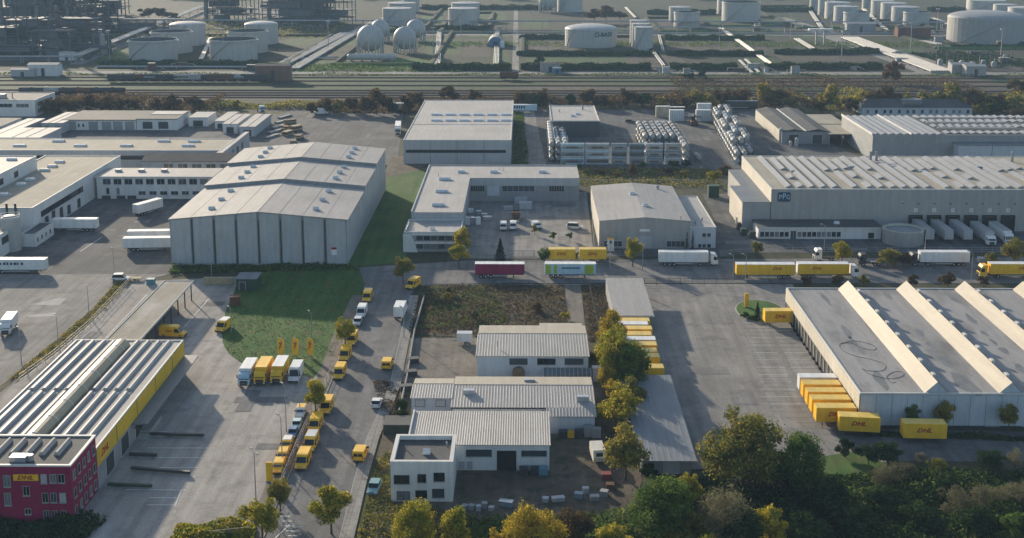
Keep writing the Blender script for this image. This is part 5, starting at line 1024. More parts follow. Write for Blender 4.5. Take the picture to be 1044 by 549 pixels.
def cab_parts(t, x, body, w=2.45, h=3.4, deep=2.2):
    """tractor cab whose front is at x"""
    obj('cab', cached(('cab', body.name, h, deep), lambda: MB().yprism([(-deep,.7),(0,.55),(.0,1.5),(-.1,2.0),(-.35,h-.5),(-.7,h),(-deep,h+.1)], -w/2, w/2).mesh('cab')), body, t, (x,0,0))
    obj('windscreen', cached(('cabws', h), lambda: MB().add([(.0,-w/2+.12,1.75),(.0,w/2-.12,1.75),(-.24,w/2-.16,h-.62),(-.24,-w/2+.16,h-.62),(-.12,-w/2+.12,1.7),(-.12,w/2-.12,1.7),(-.5,w/2-.16,h-.7),(-.5,-w/2+.16,h-.7)], [(0,1,2,3),(0,3,7,4),(1,5,6,2),(3,2,6,7),(0,4,5,1)])), GLASS, t, (x+.02,0,0))
    obj('side_window', cached(('cabsw', h), lambda: side(MB(), [(-.35,1.75),(-.55,h-.75),(-1.25,h-.75),(-1.25,1.75)], w/2+.012)), GLASS, t, (x,0,0))
    obj('grille', cached('cabgr', lambda: MB().box(-.02,.04,-.8,.8,.9,1.45)), DARK, t, (x,0,0)); obj('bumper', cached('cabbp', lambda: MB().box(-.1,.1,-1.2,1.2,.45,.85)), DARK, t, (x,0,0))
    for s in (-1,1): obj('headlight', cached('cabhl', lambda: MB().box(-.02,.05,-.2,.2,-.1,.1)), HEADL, t, (x+.06, s*.95, .68)); obj('mirror', cached('cabmir', lambda: MB().box(-.08,.08,-.1,.1,-.35,.35)), BLACK, t, (x-.3, s*(w/2+.2), 2.3))
def box_truck(px, row, head, label, cab=YELLOW, box=YELLOW, roofm=WHITE, L_=7.6, near=True, group=None, z=.1):
    X, Y = gp(px, row)
    if near: Y += abs(math.sin(R(head)))*L_/2 + abs(math.cos(R(head)))*1.25
    t = thing('box_truck', label, 'truck', (X, Y, z), R(head), group); a = L_/2
    cab_parts(t, a, cab, 2.3, 2.75, 1.7)
    bx = obj('cargo_box', cached(('cbox', L_, box.name), lambda: MB().box(-a,a-1.85,-1.25,1.25,1.0,3.4).mesh('cargo_box')), box, t); obj('box_roof', cached(('cboxr', L_), lambda: MB().box(-a+.05,a-1.9,-1.2,1.2,3.4,3.45)), roofm, t)
    obj('rear_door', cached(('crd', L_), lambda: MB().box(-a-.04,-a,-1.15,-.03,1.1,3.3).box(-a-.04,-a,.03,1.15,1.1,3.3)), WHITE, t)
    obj('chassis', cached(('cch', L_), lambda: MB().box(-a+.1,a-.4,-.5,.5,.55,.98)), BLACK, t); wheels(t, (a-1.0, -a+1.6), 1.0, .45, .35); return t
def trailer_parts(t, x0, L_, side_m, top_m=WHITE, h=4.0, frame=WHITE, band=None, tr='trailer_box'):
    """semi trailer box from x0 (rear) to x0+L_"""
    obj(tr, cached(('tbox', L_, side_m.name, h), lambda: MB().box(0,L_,-1.25,1.25,1.15,h-.06).mesh(tr)), side_m, t, (x0,0,0)); obj('trailer_roof', cached(('troof', L_, h), lambda: MB().box(-.02,L_+.02,-1.27,1.27,h-.055,h)), top_m, t, (x0,0,0))
    obj('rear_door', cached(('trd', h), lambda: MB().box(-.05,0,-1.2,-.03,1.2,h-.1).box(-.05,0,.03,1.2,1.2,h-.1)), frame, t, (x0,0,0))
    obj('chassis', cached(('tch', L_), lambda: MB().box(.2,L_-.2,-.55,.55,.8,1.14)), BLACK, t, (x0,0,0)); [obj('side_guard', cached(('tsg', L_), lambda: MB().box(4.5,L_-4.5,-.05,.05,.55,.95)), STEEL, t, (x0,s*1.15,0)) for s in (-1,1)]
    wheels(t, (x0+1.6, x0+2.9, x0+4.2), 1.02, .5, .36)
def trailer(px, row, head, label, side_m=WHITE, L_=13.6, text=None, textm=BLUE, near=True, group=None, graphics=None, top=WHITE, z=.1, name='semi_trailer'):
    X, Y = gp(px, row)
    if near: Y += abs(math.sin(R(head)))*L_/2 + abs(math.cos(R(head)))*1.25
    t = thing(name, label, 'trailer', (X, Y, z), R(head), group); trailer_parts(t, -L_/2, L_, side_m, top)
    for s in (-.8,.8): obj('landing_leg', cached('tleg', lambda: MB().box(-.12,.12,-.12,.12,0,1.1)), DARK, t, (L_/2-3, s, 0))
    if text: 
        for s in (-1,1): lettering(text, 1.1, textm, t, (-3, s*1.265, 2.8), (R(90),0,0 if s < 0 else math.pi), shear=.35, bold=.02, width=2.6)
    return t
def artic(px, row, head, label, side_m=WHITE, cabm=WHITE, L_=16.3, near=True, group=None, top=WHITE, text=None, textm=REDTXT, z=.1, ribs=False):
    X, Y = gp(px, row)
    if near: Y += abs(math.sin(R(head)))*L_/2 + abs(math.cos(R(head)))*1.25
    t = thing('articulated_truck', label, 'truck', (X, Y, z), R(head), group); a = L_/2
    trailer_parts(t, -a, 13.6, side_m, top); cab_parts(t, a, cabm, 2.45, 3.5, 2.0); obj('tractor_chassis', cached('trch', lambda: MB().box(-5.6,-.5,-.5,.5,.6,.95)), BLACK, t, (a,0,0)); wheels(t, (a-1.3, a-4.9), 1.02, .5, .36)
    if text:
        for s in (-1,1): lettering(text, 1.1, textm, t, (-3.2, s*1.265, 2.8), (R(90),0,0 if s < 0 else math.pi), shear=.35, bold=.02, width=2.6)
    if ribs:
        for k in range(12):
            for s in (-1,1): obj('side_rib', cached('trib', lambda: MB().box(-.05,.05,-.04,.04,1.2,3.9)), YELLOW, t, (-a+.6+k*1.12, s*1.28, 0))
    return t
def swap(px, row, head, label, m=YELLOW, L_=7.45, near=True, group=None, text=True, x=None, y=None, z=.1, roofm=None):
    if x is None:
        x, y = gp(px, row)
        if near: y += abs(math.sin(R(head)))*L_/2 + abs(math.cos(R(head)))*1.25
    t = thing('swap_body', label, 'swap body', (x, y, z), R(head), group); a = L_/2
    obj('box', cached(('swb', L_, m.name), lambda: MB().box(-a,a,-1.25,1.25,1.12,3.82).mesh('box')), m, t); obj('roof_panel', cached(('swr', L_), lambda: MB().box(-a+.04,a-.04,-1.2,1.2,3.82,3.86)), roofm or (mat('pale_yellow_roof', (.70,.50,.12), rough=.5, var=.1, scale=.5) if m is YELLOW else WHITE), t)
    obj('corner_frame', cached(('swf', L_), lambda: MB().box(-a-.03,-a+.12,-1.29,-1.1,1.1,3.84).box(a-.12,a+.03,-1.29,-1.1,1.1,3.84).box(-a-.03,-a+.12,1.1,1.29,1.1,3.84).box(a-.12,a+.03,1.1,1.29,1.1,3.84).box(-a,a,-1.29,-1.2,1.05,1.2).box(-a,a,1.2,1.29,1.05,1.2).box(-a,a,-1.28,-1.2,3.7,3.85).box(-a,a,1.2,1.28,3.7,3.85)), YELLOW if m is YELLOW else STEEL, t)
    for k in range(9): obj('side_rib', cached(('swrib', m.name), lambda: MB().box(-.04,.04,-1.275,-1.24,1.2,3.7).box(-.04,.04,1.24,1.275,1.2,3.7).mesh('side_rib')), m, t, (-a+.6+k*(L_-1.2)/8, 0, 0))
    for sx in (-1,1):
        for sy in (-1,1): obj('support_leg', cached('swleg2', lambda: MB().box(-.07,.07,-.07,.07,0,1.1)), DARK, t, (sx*(a-1.2), sy*1.1, 0))
    if text and m is YELLOW:
        for s in (-1,1): lettering('DHL', 1.15, REDTXT, t, (-.2*s*-1, s*1.285, 2.55), (R(90),0,0 if s < 0 else math.pi), shear=.35, bold=.03, width=2.7)
    return t
# --- street, facing the camera
sv = 'vans parked along the street'
van(306.5,482,-92,'yellow van nearest the camera in the row on the left of the street',group=sv,text='DHL')
van(314.7,463.5,-92,'yellow van with silver roof, second in the row on the left of the street',roof=SILVER,group=sv,text='DHL')
van(319.5,444,-92,'yellow van third in the row on the left of the street',group=sv,text='DHL')
van(331,425,-92,'yellow van half under the small tree left of the street',group=sv,text='DHL')
van(344.7,389.5,-92,'front yellow van of the middle pair on the left of the street',group=sv,text='DHL')
van(350.5,370.5,-92,'rear yellow van of the middle pair on the left of the street',group=sv,text='DHL')
van(357.5,354.5,-92,'yellow van hidden behind the yellow green street tree',group=sv,text='DHL')
car(363.5,334,-92,'silver car parked between the street tree and the white van',SILVER)
van(367.5,326,-92,'white high roofed van on the left of the street near the junction',WHITE)
van(373.5,310,-92,'yellow van last in the left row next to the junction',group=sv,text='DHL')
van(420,297,-112,'yellow van turning out of the junction at the top of the street',text='DHL')
box_truck(407,328,88,'white box truck driving away on the right of the street',WHITE,WHITE,WHITE,7.2)
van(394,379,88,'short yellow van driving away in the middle of the street',L_=4.7,h=2.1,text='DHL')
car(383,418,88,'small white car driving away at the right kerb of the street',WHITE,4.0)
van(366,473.5,86,'yellow van driving away on the right half of the street near the bottom',L_=4.9,h=2.2,text='DHL')
car(380,507,-95,'teal blue car parked on the dirt beside the white cube office',TEAL,4.4)
# cars and vans lined up inside the fence
van(304.8,429,-88,'small white van with yellow trim at the far end of the fenced line',WHITE,YELLOW,L_=4.3,w=1.65,h=1.7)
car(300.5,441,-88,'pale blue car in the fenced line beside the street verge',PALEBLUE,4.0,1.6,1.4); car(296.3,449.5,-88,'dark blue car in the fenced line beside the street verge',BLUE,4.0,1.6,1.4)
van(290.5,463,-88,'white roofed yellow van in the fenced line',roof=WHITE,L_=4.3,w=1.65,h=1.7); van(286,475,-88,'low yellow van in the fenced line in front of the white roofed one',L_=4.3,w=1.65,h=1.65); van(281.8,486,-88,'low yellow van nearest the camera in the fenced line',L_=4.3,w=1.65,h=1.65)
# four trucks by the lawn
box_truck(248.5,396,-90,'white truck with pale blue cab, leftmost of four beside the lawn',PALEBLUE,WHITE,WHITE,8.4)
box_truck(264.5,394.5,-90,'all yellow truck second of four beside the lawn',YELLOW,YELLOW,YELLOW,8.4)
box_truck(281.5,393.5,-90,'yellow truck with white box roof, third of four beside the lawn',YELLOW,YELLOW,WHITE,8.4)
van(299,392,-90,'white van with pale blue front, rightmost of four beside the lawn',WHITE,L_=6.6,w=2.1,h=2.9)
# depot yard
van(175,345.5,-6,'yellow van parked sideways under the edge of the long carport canopy',L_=5.9,h=2.6,text='DHL'); van(225,341,-102,'small yellow van with white roof on the drive beside the lawn',roof=WHITE,L_=5.2)
car(122,287.5,2,'white off road car pulling a small trailer by the grass verge',WHITE,4.8,1.9,1.85)
X, Y = gp(133.5,287.5); t = thing('small_trailer', 'small flat trailer behind the white off road car', 'trailer', (X+1.0, Y+1, .1)); obj('bed', MB().box(-1.6,1.6,-.9,.9,.5,.75), PALLET, t); obj('drawbar', MB().box(-2.6,-1.6,-.06,.06,.5,.6), DARK, t); wheels(t, (0,), .85, .3)
# left works yard
trailer(76,237,180,'white trailer backed onto the dock of the long works hall',WHITE,13.6); trailer(146,222,62,'white trailer standing alone at an angle in the shaded works yard',WHITE,11)
trailer(153,250,4,'rear of two white trailers parked beside the tall corrugated warehouse',WHITE,13.6); trailer(151,257.5,4,'front of two white trailers parked beside the tall corrugated warehouse',WHITE,14.6)
tl = trailer(16,280,1,'white trailer with dark lettering band at the left edge of the works yard',WHITE,16)
for k, w_ in enumerate((.7,.5,.7,.5,.6,.8,.4,.7)): obj('text_mark', MB().box(0,w_,-1.275,-1.255,2.5,3.2), DARKB, tl, (-5.2+k*.95,0,0))
artic(-22,343,-80,'white truck just inside the left edge of the west road',WHITE,WHITE) if False else box_truck(2,344,-80,'white truck front just inside the left edge beside the west road',WHITE,WHITE,WHITE,8)
# main road
trailer(509.5,284.5,0,'trailer with maroon sides and white roof parked on the main road',MAROON,13.2)
tt = trailer(581.5,284.5,0,'white trailer with lime green and pale blue graphics on the main road',PALEBLUE,13.6)
for k, (a, c_) in enumerate(((-6.6,-5.2),(-4.4,-3.6),(3.8,6.2))): obj('lime_panel', MB().box(a,c_,-1.275,-1.255,1.3,3.7), GREENLIME, tt)
obj('text_band', MB().box(-2.4,2.6,-1.275,-1.255,2.7,3.05), DARKB, tt)
swap(573,268.5,0,'left of two yellow swap bodies standing at the courtyard fence'); swap(604.5,268.5,0,'right of two yellow swap bodies standing at the courtyard fence')
artic(702,272,0,'white articulated truck facing right in front of the white annex')
trailer(780.5,285,180,'yellow trailer without tractor, left of the yellow truck on the main road',YELLOW,15.6,top=WHITE,text='DHL',textm=REDTXT); artic(844.5,284.5,0,'yellow articulated truck with white cab, right of the pair on the main road',YELLOW,WHITE,text='DHL',top=WHITE)
artic(958,272,180,'white trailer truck with dark cab facing left in front of the docks',WHITE,DARK); artic(1030,284.5,180,'yellow articulated truck cut by the right edge on the main road',YELLOW,YELLOW,text='DHL')
X, Y = gp(886,272); t = thing('tractor_unit', 'dark tractor unit without trailer standing near the bushes', 'truck', (X, Y+1, .1), math.pi); cab_parts(t, 3, DARK, 2.45, 3.4, 2.1); obj('chassis', MB().box(-3,.8,-.5,.5,.6,.95), BLACK, t); obj('fifth_wheel', MB().box(-2.2,-.8,-.45,.45,.95,1.1), STEEL, t); wheels(t, (1.7,-1.6,-2.6), 1.02, .5, .36)
X, Y = gp(841,267); t = thing('tractor_unit', 'white tractor unit beside the yellow green tree at the low office', 'truck', (X, Y+1, .1), math.pi); cab_parts(t, 3, WHITE, 2.45, 3.4, 2.1); obj('chassis', MB().box(-3,.8,-.5,.5,.6,.95), BLACK, t); wheels(t, (1.7,-1.8), 1.02, .5, .36)
# trailers at the docks
for k in range(5):
    X = dockx[k]; Yc = P.y0 - 7.6; w_ = ORD[k]
    if k < 3:
        t = thing('semi_trailer', f'{w_} trailer from the left backed onto the numbered docks', 'trailer', (X, Yc, .1), R(-90), 'trailers at the numbered docks'); trailer_parts(t, -6.8, 13.6, WALL_G, ROOF_G)
        for s in (-.8,.8): obj('landing_leg', cached('tleg', lambda: MB().box(-.12,.12,-.12,.12,0,1.1)), DARK, t, (3.8, s, 0))
    else:
        t = thing('articulated_truck', f'{w_} vehicle from the left at the numbered docks, a truck with white cab', 'truck', (X, Yc-1.2, .1), R(-90), 'trailers at the numbered docks'); trailer_parts(t, -5.6, 11.6 if k == 4 else 13.0, WHITE if k == 4 else WALL_G, ROOF_G); cab_parts(t, 9.3 if k == 3 else 8.0, WHITE, 2.45, 2.9 if k == 3 else 3.3, 2.0); wheels(t, (7.6 if k == 3 else 6.6,), 1.02, .5, .36)
# row of swap bodies between canopy and shed
cols = (YELLOW,WHITE,YELLOW,YELLOW,WHITE,YELLOW,YELLOW,YELLOW,YELLOW)
for k, (rx, row) in enumerate(((662.7,326),(661,329.5),(665,334.3),(664.5,340),(668.7,345),(670,350.5),(670,357),(672.7,362.5),(677,373.5))):
    X, Y = gp(rx, row, 3.9)
    swap(0,0,0,f'{ORD[k]} swap body from the canopy in the row behind the yellow trees, ' + ('white' if cols[k] is WHITE else 'yellow'), cols[k], 8.6, x=X-4.4, y=Y, group='swap bodies in the row by the canopy', text=False)
# at the distribution hall
swap(796,334,2,'lone yellow swap body at the far end of the dock wall',L_=7.6,text=True)
for k, (lx, rx, row) in enumerate(((815,850,382),(817.5,855,389),(822,860,396.5),(826,865,404),(831,870,412.5))):
    X, Y = gp((lx+rx)/2, row, 3.9)
    swap(0,0,0,f'{ORD[k]} swap body from the back in the stack of five at the dock corner, ' + ('white' if k == 0 else 'yellow'), WHITE if k == 0 else YELLOW, 7.5, x=X, y=Y-.6, group='swap bodies at the dock corner', text=(k == 4))
swap(877,447,-6,'yellow swap body standing askew at the corner of the distribution hall'); swap(943,453.5,-2,'yellow swap body in front of the blue grey wall panels',L_=7.8)
# courtyard of the angled workshop
van(513,236.5,-90,'left white van of the pair in the courtyard',WHITE,L_=5.0,h=2.2); van(523,236,-90,'right white van of the pair in the courtyard',WHITE,L_=5.0,h=2.2)
van(547,235,-70,'white estate van parked alone in the courtyard',WHITE,L_=4.6,h=1.9); car(586,234.5,-8,'dark car with white roof by the courtyard fence',WHITE,5.2,1.9,1.9)
X, Y = gp(526,226); t = thing('tipper_truck', 'brown tipper truck with dark body parked in the courtyard', 'truck', (X, Y+3, .1), R(-90)); cab_parts(t, 3.2, RUST, 2.3, 2.7, 1.6); obj('tipper_body', MB().box(-3,1.3,-1.2,1.2,1.1,1.25).box(-3,-2.9,-1.2,1.2,1.25,2.3).box(1.2,1.3,-1.2,1.2,1.25,2.3).box(-2.9,1.2,-1.2,-1.1,1.25,2.3).box(-2.9,1.2,1.1,1.2,1.25,2.3), DARK, t); wheels(t, (2.2,-1.8), 1.0, .48, .35)
# caravan, box trailer
X, Y = gp(610,475); t = thing('caravan', 'white caravan parked on the dirt yard beside the brown green tree', 'caravan', (X, Y+2.6, .06), R(-84)); obj('body', MB().yprism([(-2.3,.45),(2.2,.45),(2.4,1.2),(1.9,2.5),(-2.0,2.6),(-2.4,2.2)], -1.1, 1.1), mat('caravan_cream', (.66,.62,.52), rough=.5, var=.06), t); obj('window', MB().add([(2.32,-.6,1.4),(2.32,.6,1.4),(2.08,.6,2.1),(2.08,-.6,2.1)], [(0,1,2,3)]), GLASS, t); obj('drawbar', MB().box(2.2,3.3,-.06,.06,.4,.52), DARK, t); wheels(t, (0,), 1.0, .32)
X, Y = gp(473.5,352); t = thing('box_trailer', 'white box trailer parked at the edge of the gravel car park', 'trailer', (X, Y+1.1, .1)); obj('box', MB().box(-1.7,1.7,-1,1,.6,2.5), WHITE, t); obj('roof_panel', MB().box(-1.72,1.72,-1.02,1.02,2.5,2.56), SILVER, t); obj('drawbar', MB().box(-2.7,-1.7,-.06,.06,.5,.62), DARK, t); wheels(t, (.2,), .95, .32)
# far yard
tl = trailer(534,115.5,0,'pale blue trailer with blue lettering parked behind the flat hall',PALEBLUE,13)
for k in range(6): obj('text_mark', MB().box(0,.8,-1.275,-1.255,2.2,3.5), DARKB, tl, (-6+k*1.15,0,0))
van(327,117,180,'white camper van parked near the railway trees',WHITE,L_=7,w=2.2,h=2.9); 
trailer(407.5,114,4,'pale open trailer behind the flat hall beside the railway trees',WALL_G,10,text=None)
X, Y = gp(265.5,115); t = thing('tractor_unit', 'white truck cab standing behind the pale store units', 'truck', (X, Y+1, .1), R(-60)); cab_parts(t, 3, WHITE, 2.45, 3.4, 2.1); obj('chassis', MB().box(-3,.8,-.5,.5,.6,.95), BLACK, t); wheels(t, (1.7,-1.8), 1.02, .5, .36)
car(643,126,-20,'dark car parked in the tank container yard',DARK,4.6); X, Y = gp(401,135); artic(404,139,-85,'white truck beside the left wall of the flat hall',WHITE,WHITE,L_=16.3)
trailer(684,118,0,'dark trailer with pale roof at the back of the container yard',DARK,13.6); trailer(752,111.5,0,'dark low trailer at the back right of the container yard',DARK,20)
# ------------------------------------------------------------------ tank containers
def iso(x, y, z, head, L_, label, group, m=TANKW, fm=None, skirt=False):
    fm = fm or random.choice([DARK, STEEL, FRB, DARK])
    t = thing('tank_container', label, 'tank container', (x, y, z), R(head), group); a = L_/2
    def fr():
        mb = MB(); q = .11 if skirt else .06
        for sx in (-a, a-2*q):
            for sy in (-1.22, 1.22-2*q): mb.box(sx,sx+2*q,sy,sy+2*q,0,2.6)
            for zz in (0,2.6-2*q): mb.box(sx,sx+2*q,-1.22,1.22,zz,zz+2*q)
        for sy in (-1.22,1.22-2*q):
            for zz in (0,2.6-2*q): mb.box(-a,a,sy,sy+2*q,zz,zz+2*q)
        return mb.mesh('frame')
    obj('frame', cached(('isof', L_, fm.name, skirt), fr), fm, t)
    def tk():
        return MB().tube((-a+.5,0,1.32),(a-.5,0,1.32),1.06,14).tube((-a+.1,0,1.32),(-a+.5,0,1.32),.55,14,1.06).tube((a-.5,0,1.32),(a-.1,0,1.32),1.06,14,.55).mesh('vessel')
    obj('vessel', cached(('isot', L_, m.name), tk), m, t); obj('walkway', cached(('isow', L_), lambda: MB().box(-a+.4,a-.4,-.3,.3,2.44,2.5)), STEEL, t)
    if skirt: obj('side_rail', cached(('isos', L_, fm.name), lambda: MB().box(-a+.1,a-.1,-1.24,-1.14,.05,.55).mesh('side_rail')), fm, t); obj('side_rail', cached(('isos2', L_, fm.name), lambda: MB().box(-a+.1,a-.1,-1.24,-1.14,2.0,2.5).mesh('side_rail')), fm, t); obj('hose_box', cached(('isoh', L_), lambda: MB().box(-a*.55,a*.5,-1.26,-.9,.9,1.5)), WOOD, t)
TKB = mat('blue_grey_tank', (.20,.26,.31), rough=.5, var=.1); TKD = mat('dark_grey_tank', (.12,.13,.14), rough=.5, var=.1); TKS = mat('steel_tank', (.37,.37,.365), rough=.4, var=.1, metal=.1); FRB = mat('blue_frame', (.10,.22,.38), rough=.5, var=.1); FRW = mat('white_frame', (.46,.48,.50), rough=.5, var=.1)
random.seed(11)
tm = [TANKW, TKS, WALL_P, TKB, TKD, TKD]
base = gp(630,168)[1]
TN = ('bottom','middle','top')
for k, (a, c_) in enumerate(((571.5,596),(597,621.5),(623.5,639.5),(641.5,657.5),(659,676),(678,695))):
    xa, xb = x_at(a, base, 4), x_at(c_, base, 4)
    for j in range(3): iso((xa+xb)/2, base+1.3, .06+j*2.75, 0, round(xb-xa-.2,1), f'{ORD[k]} tank container from the left in the {TN[j]} tier of the front stack', 'tank containers in the front stack', random.choice(tm), random.choice([FRW, FRW, FRB, PALEBLUE]) if k < 2 else random.choice([FRW, STEEL, TKB]), True)
for k in range(3):
    for j in range(3): iso(x_at(699+k*0, base, 4)+.3, base+3.4+k*6.6, .06+j*2.75, 90, 6.1, f'{TN[j]} end-on tank container, {ORD[k]} from the front at the right end of the front stack', 'tank containers at the right end of the front stack', random.choice(tm[:3]))
b2 = base+16
for k in range(6):
    for i in range(6):
        for j in range(3 if i else 2): iso(x_at(660,b2,4)+k*2.75, b2+3+i*7, .06+j*2.75, 90, 6.1, f'{TN[j]} tank container, {ORD[k]} from left, {ORD[i]} from front in the block behind the stack', 'tank containers in the block behind the front stack', random.choice(tm[:3]))
for k in range(3):
    for i in range(8):
        for j in range(3 if k == 0 or i < 2 else 2): iso(x_at(562.5,base+6,4)+k*2.7, base+8+i*6.6, .06+j*2.75, 90, 6.1, f'{TN[j]} tank container, {ORD[k]} from left, {ORD[i]} from front beside the dark block', 'tank containers beside the dark walled block', random.choice(tm[:2]))
A = Vector(gp(752,168)); Bv = Vector(gp(727,123)); d = (Bv-A); L_ = d.length; dn = d.normalized(); nn = Vector((dn.y, -dn.x)); hd = math.degrees(math.atan2(dn.y, dn.x)); nr = int(L_/6.5)
for i in range(nr):
    for k in range(3):
        for j in range(1 if i == 0 and k == 2 else 2 if (i*3+k) % 5 in (0, 3) or i < 2 else 3):
            p = A + dn*(3.2+i*6.5) + nn*(k*2.8); iso(p.x, p.y, .06+j*2.75, hd, 6.1, f'{TN[j]} tank container, {ORD[k]} from left, {ORD[i]} from front in the long diagonal stack', 'tank containers in the long diagonal stack', random.choice(tm[:2]))
X, Y = gp(711,163); iso(X, Y, .06, 100, 6.1, 'single tank container standing alone left of the long diagonal stack', 'lone tank containers', TANKW)
for k, (px, row) in enumerate(((676,120),(690,124),(717,124),(718,117))):
    X, Y = gp(px, row); t = thing('freight_container', f'{ORD[k]} pale freight container from the left at the back of the container yard', 'container', (X, Y+1.3, .06), 0, 'freight containers at the back of the yard'); obj('box', cached('frb', lambda: MB().box(-3.4,3.4,-1.22,1.22,0,5.2 )), [PALLET,WHITE,WHITE,WHITE][k], t)
    for i in range(8): obj('rib', cached('frr', lambda: MB().box(-.1,.1,-1.26,-1.22,.1,5.1)), WALL_G, t, (-3+i*.85,0,0))
    obj('top_rail', cached('frt', lambda: MB().box(-3.45,3.45,-1.28,1.28,5.2,5.3)), WHITE, t)
X, Y = gp(707,128); t = thing('reach_stacker', 'dark reach stacker working among the tank containers', 'vehicle', (X, Y, .06), R(-90)); obj('body', MB().box(-3,3,-1.6,1.6,.8,2.2), RUST, t); obj('cab', MB().box(-.8,.8,-.8,.8,2.2,3.9), GLASS, t); obj('boom', MB().tube((-2.6,0,3.6),(4.2,0,5.4),.5,6), DARK, t); obj('spreader', MB().box(3.6,4.8,-3,3,4.4,4.9), DARK, t); wheels(t, (2,-2), 1.5, .8, .6)
# ------------------------------------------------------------------ trees
LM = {'yellow': leaf_mat('leaves_yellow', [(.16,.14,.03),(.36,.27,.035),(.50,.38,.05),(.60,.46,.08)]),
      'ygreen': leaf_mat('leaves_yellow_green', [(.097,.130,.024),(.227,.244,.032),(.421,.341,.049),(.583,.438,.065)]),
      'olive': leaf_mat('leaves_olive', [(.058,.092,.027),(.161,.173,.046),(.298,.252,.058),(.459,.321,.069)]),
      'green': leaf_mat('leaves_green', [(.027,.065,.019),(.069,.126,.027),(.126,.184,.046),(.207,.230,.058)]),
      'dark': leaf_mat('leaves_dark', [(.013,.033,.016),(.024,.056,.020),(.050,.084,.027),(.100,.110,.040)], .2),
      'brown': leaf_mat('leaves_brown', [(.047,.041,.027),(.095,.068,.041),(.135,.095,.047),(.189,.135,.061)]),
      'rust': leaf_mat('leaves_rust', [(.07,.04,.025),(.12,.065,.03),(.17,.09,.04),(.20,.13,.06)]),
      'straw': leaf_mat('twigs_straw', [(.07,.068,.035),(.14,.135,.075),(.21,.195,.115),(.28,.25,.16)]) if True else leaf_mat('x', [(.105,.090,.060),(.225,.180,.120),(.330,.255,.165),(.420,.330,.225)]),
      'conifer': leaf_mat('needles', [(.008,.02,.012),(.014,.032,.016),(.022,.042,.02),(.03,.05,.024)], .1)}
BARK = mat('bark', (.09,.07,.05), rough=.95, var=.25, scale=1.5)
def crown_mesh(seed, n, q, flat=1.0, lobes=11, thin=False):
    rnd = random.Random(seed); L_ = []
    for i in range(lobes):
        u = rnd.uniform(-.75, 1); a = 2*math.pi*(i*.618 + rnd.random()*.15); rr = math.sqrt(max(0, 1-u*u))*rnd.uniform(.3,.78)
        L_.append((Vector((rr*math.cos(a), rr*math.sin(a), u*rnd.uniform(.45,.74))), rnd.uniform(.15,.36)))
    L_.append((Vector((0,0,.05)), .42)); V = []; Fc = []
    wsum = [r*r for _, r in L_]; tot = sum(wsum)
    for i in range(n):
        x = rnd.random()*tot; k = 0
        while x > wsum[k] and k < len(L_)-1: x -= wsum[k]; k += 1
        c, r = L_[k]; d = Vector((rnd.gauss(0,1), rnd.gauss(0,1), rnd.gauss(0,1))).normalized(); rad = r*(rnd.random()**.3)*rnd.uniform(.85,1.12)
        p = c + d*rad; p.z *= flat
        if rnd.random() < .1: p *= rnd.uniform(1.0,1.14)
        nr = (d + Vector((rnd.gauss(0,.6), rnd.gauss(0,.6), rnd.gauss(.25,.6)))).normalized(); u = nr.orthogonal().normalized(); w = nr.cross(u)
        t = rnd.random()*6.28; u, w = u*math.cos(t)+w*math.sin(t), w*math.cos(t)-u*math.sin(t); s = q*rnd.uniform(.6,1.4); e = s*(.10 if thin else rnd.uniform(.55,.9))
        o = len(V); V += [tuple(p-u*s-w*e*.4), tuple(p+w*e*.9+nr*s*.15), tuple(p+u*s+w*e*.3), tuple(p-w*e)]; Fc.append((o,o+1,o+2,o+3))
    m = bpy.data.meshes.new('crown'); m.from_pydata(V, [], Fc); m.update(); return m
def trunk_mesh(seed, h, cz, r, rx):
    rnd = random.Random(seed); mb = MB(); mb.tube((0,0,0),(0,0,cz),r,8,r*.55)
    for i in range(6): a = 6.28*(i*.618+rnd.random()*.2); k = rnd.uniform(.35,.7); mb.tube((0,0,cz*rnd.uniform(.5,.9)),(rx*k*math.cos(a),rx*k*math.sin(a),cz+(h-cz)*rnd.uniform(.1,.6)),r*.42,5,r*.12)
    return mb
LOD = {'far': (420,.15,10), 'mid': (1500,.085,14), 'near': (4600,.05,24), 'big': (12000,.032,40)}
_ti = [0]
def tree(px, row, rx, h, kind, label, lod='mid', cz=None, name='tree', cat='tree', group=None, thin=False, at=None, low=False):
    """row = the ground at its foot; rx = crown radius, h = height"""
    X, Y = at or gp(px, row); _ti[0] += 1; seed = _ti[0]; n, q, lb = LOD[lod]; v = seed % 4
    t = thing(name, label, cat, (X, Y, .05), (seed*2.4) % 6.28, group)
    me = cached(('crown', lod, v, kind, thin), lambda: crown_mesh(v*17+3, int(n*(.4 if thin else 1)), q*(2.0 if thin else 1), 1.0, lb, thin))
    bot = .05*h if low else .22*h; hz = (h-bot)/2
    obj('crown', me, LM[kind], t, (0,0,bot+hz), scale=(rx, rx*.95, hz*1.05))
    obj('trunk', trunk_mesh(seed, h, bot+hz*.8, max(.08, h*.022), rx), BARK, t); return t
def bush(px, row, rx, h, kind, label, lod='mid', **k): return tree(px, row, rx, h, kind, label, lod, name='bush', cat='bush', low=True, **k)
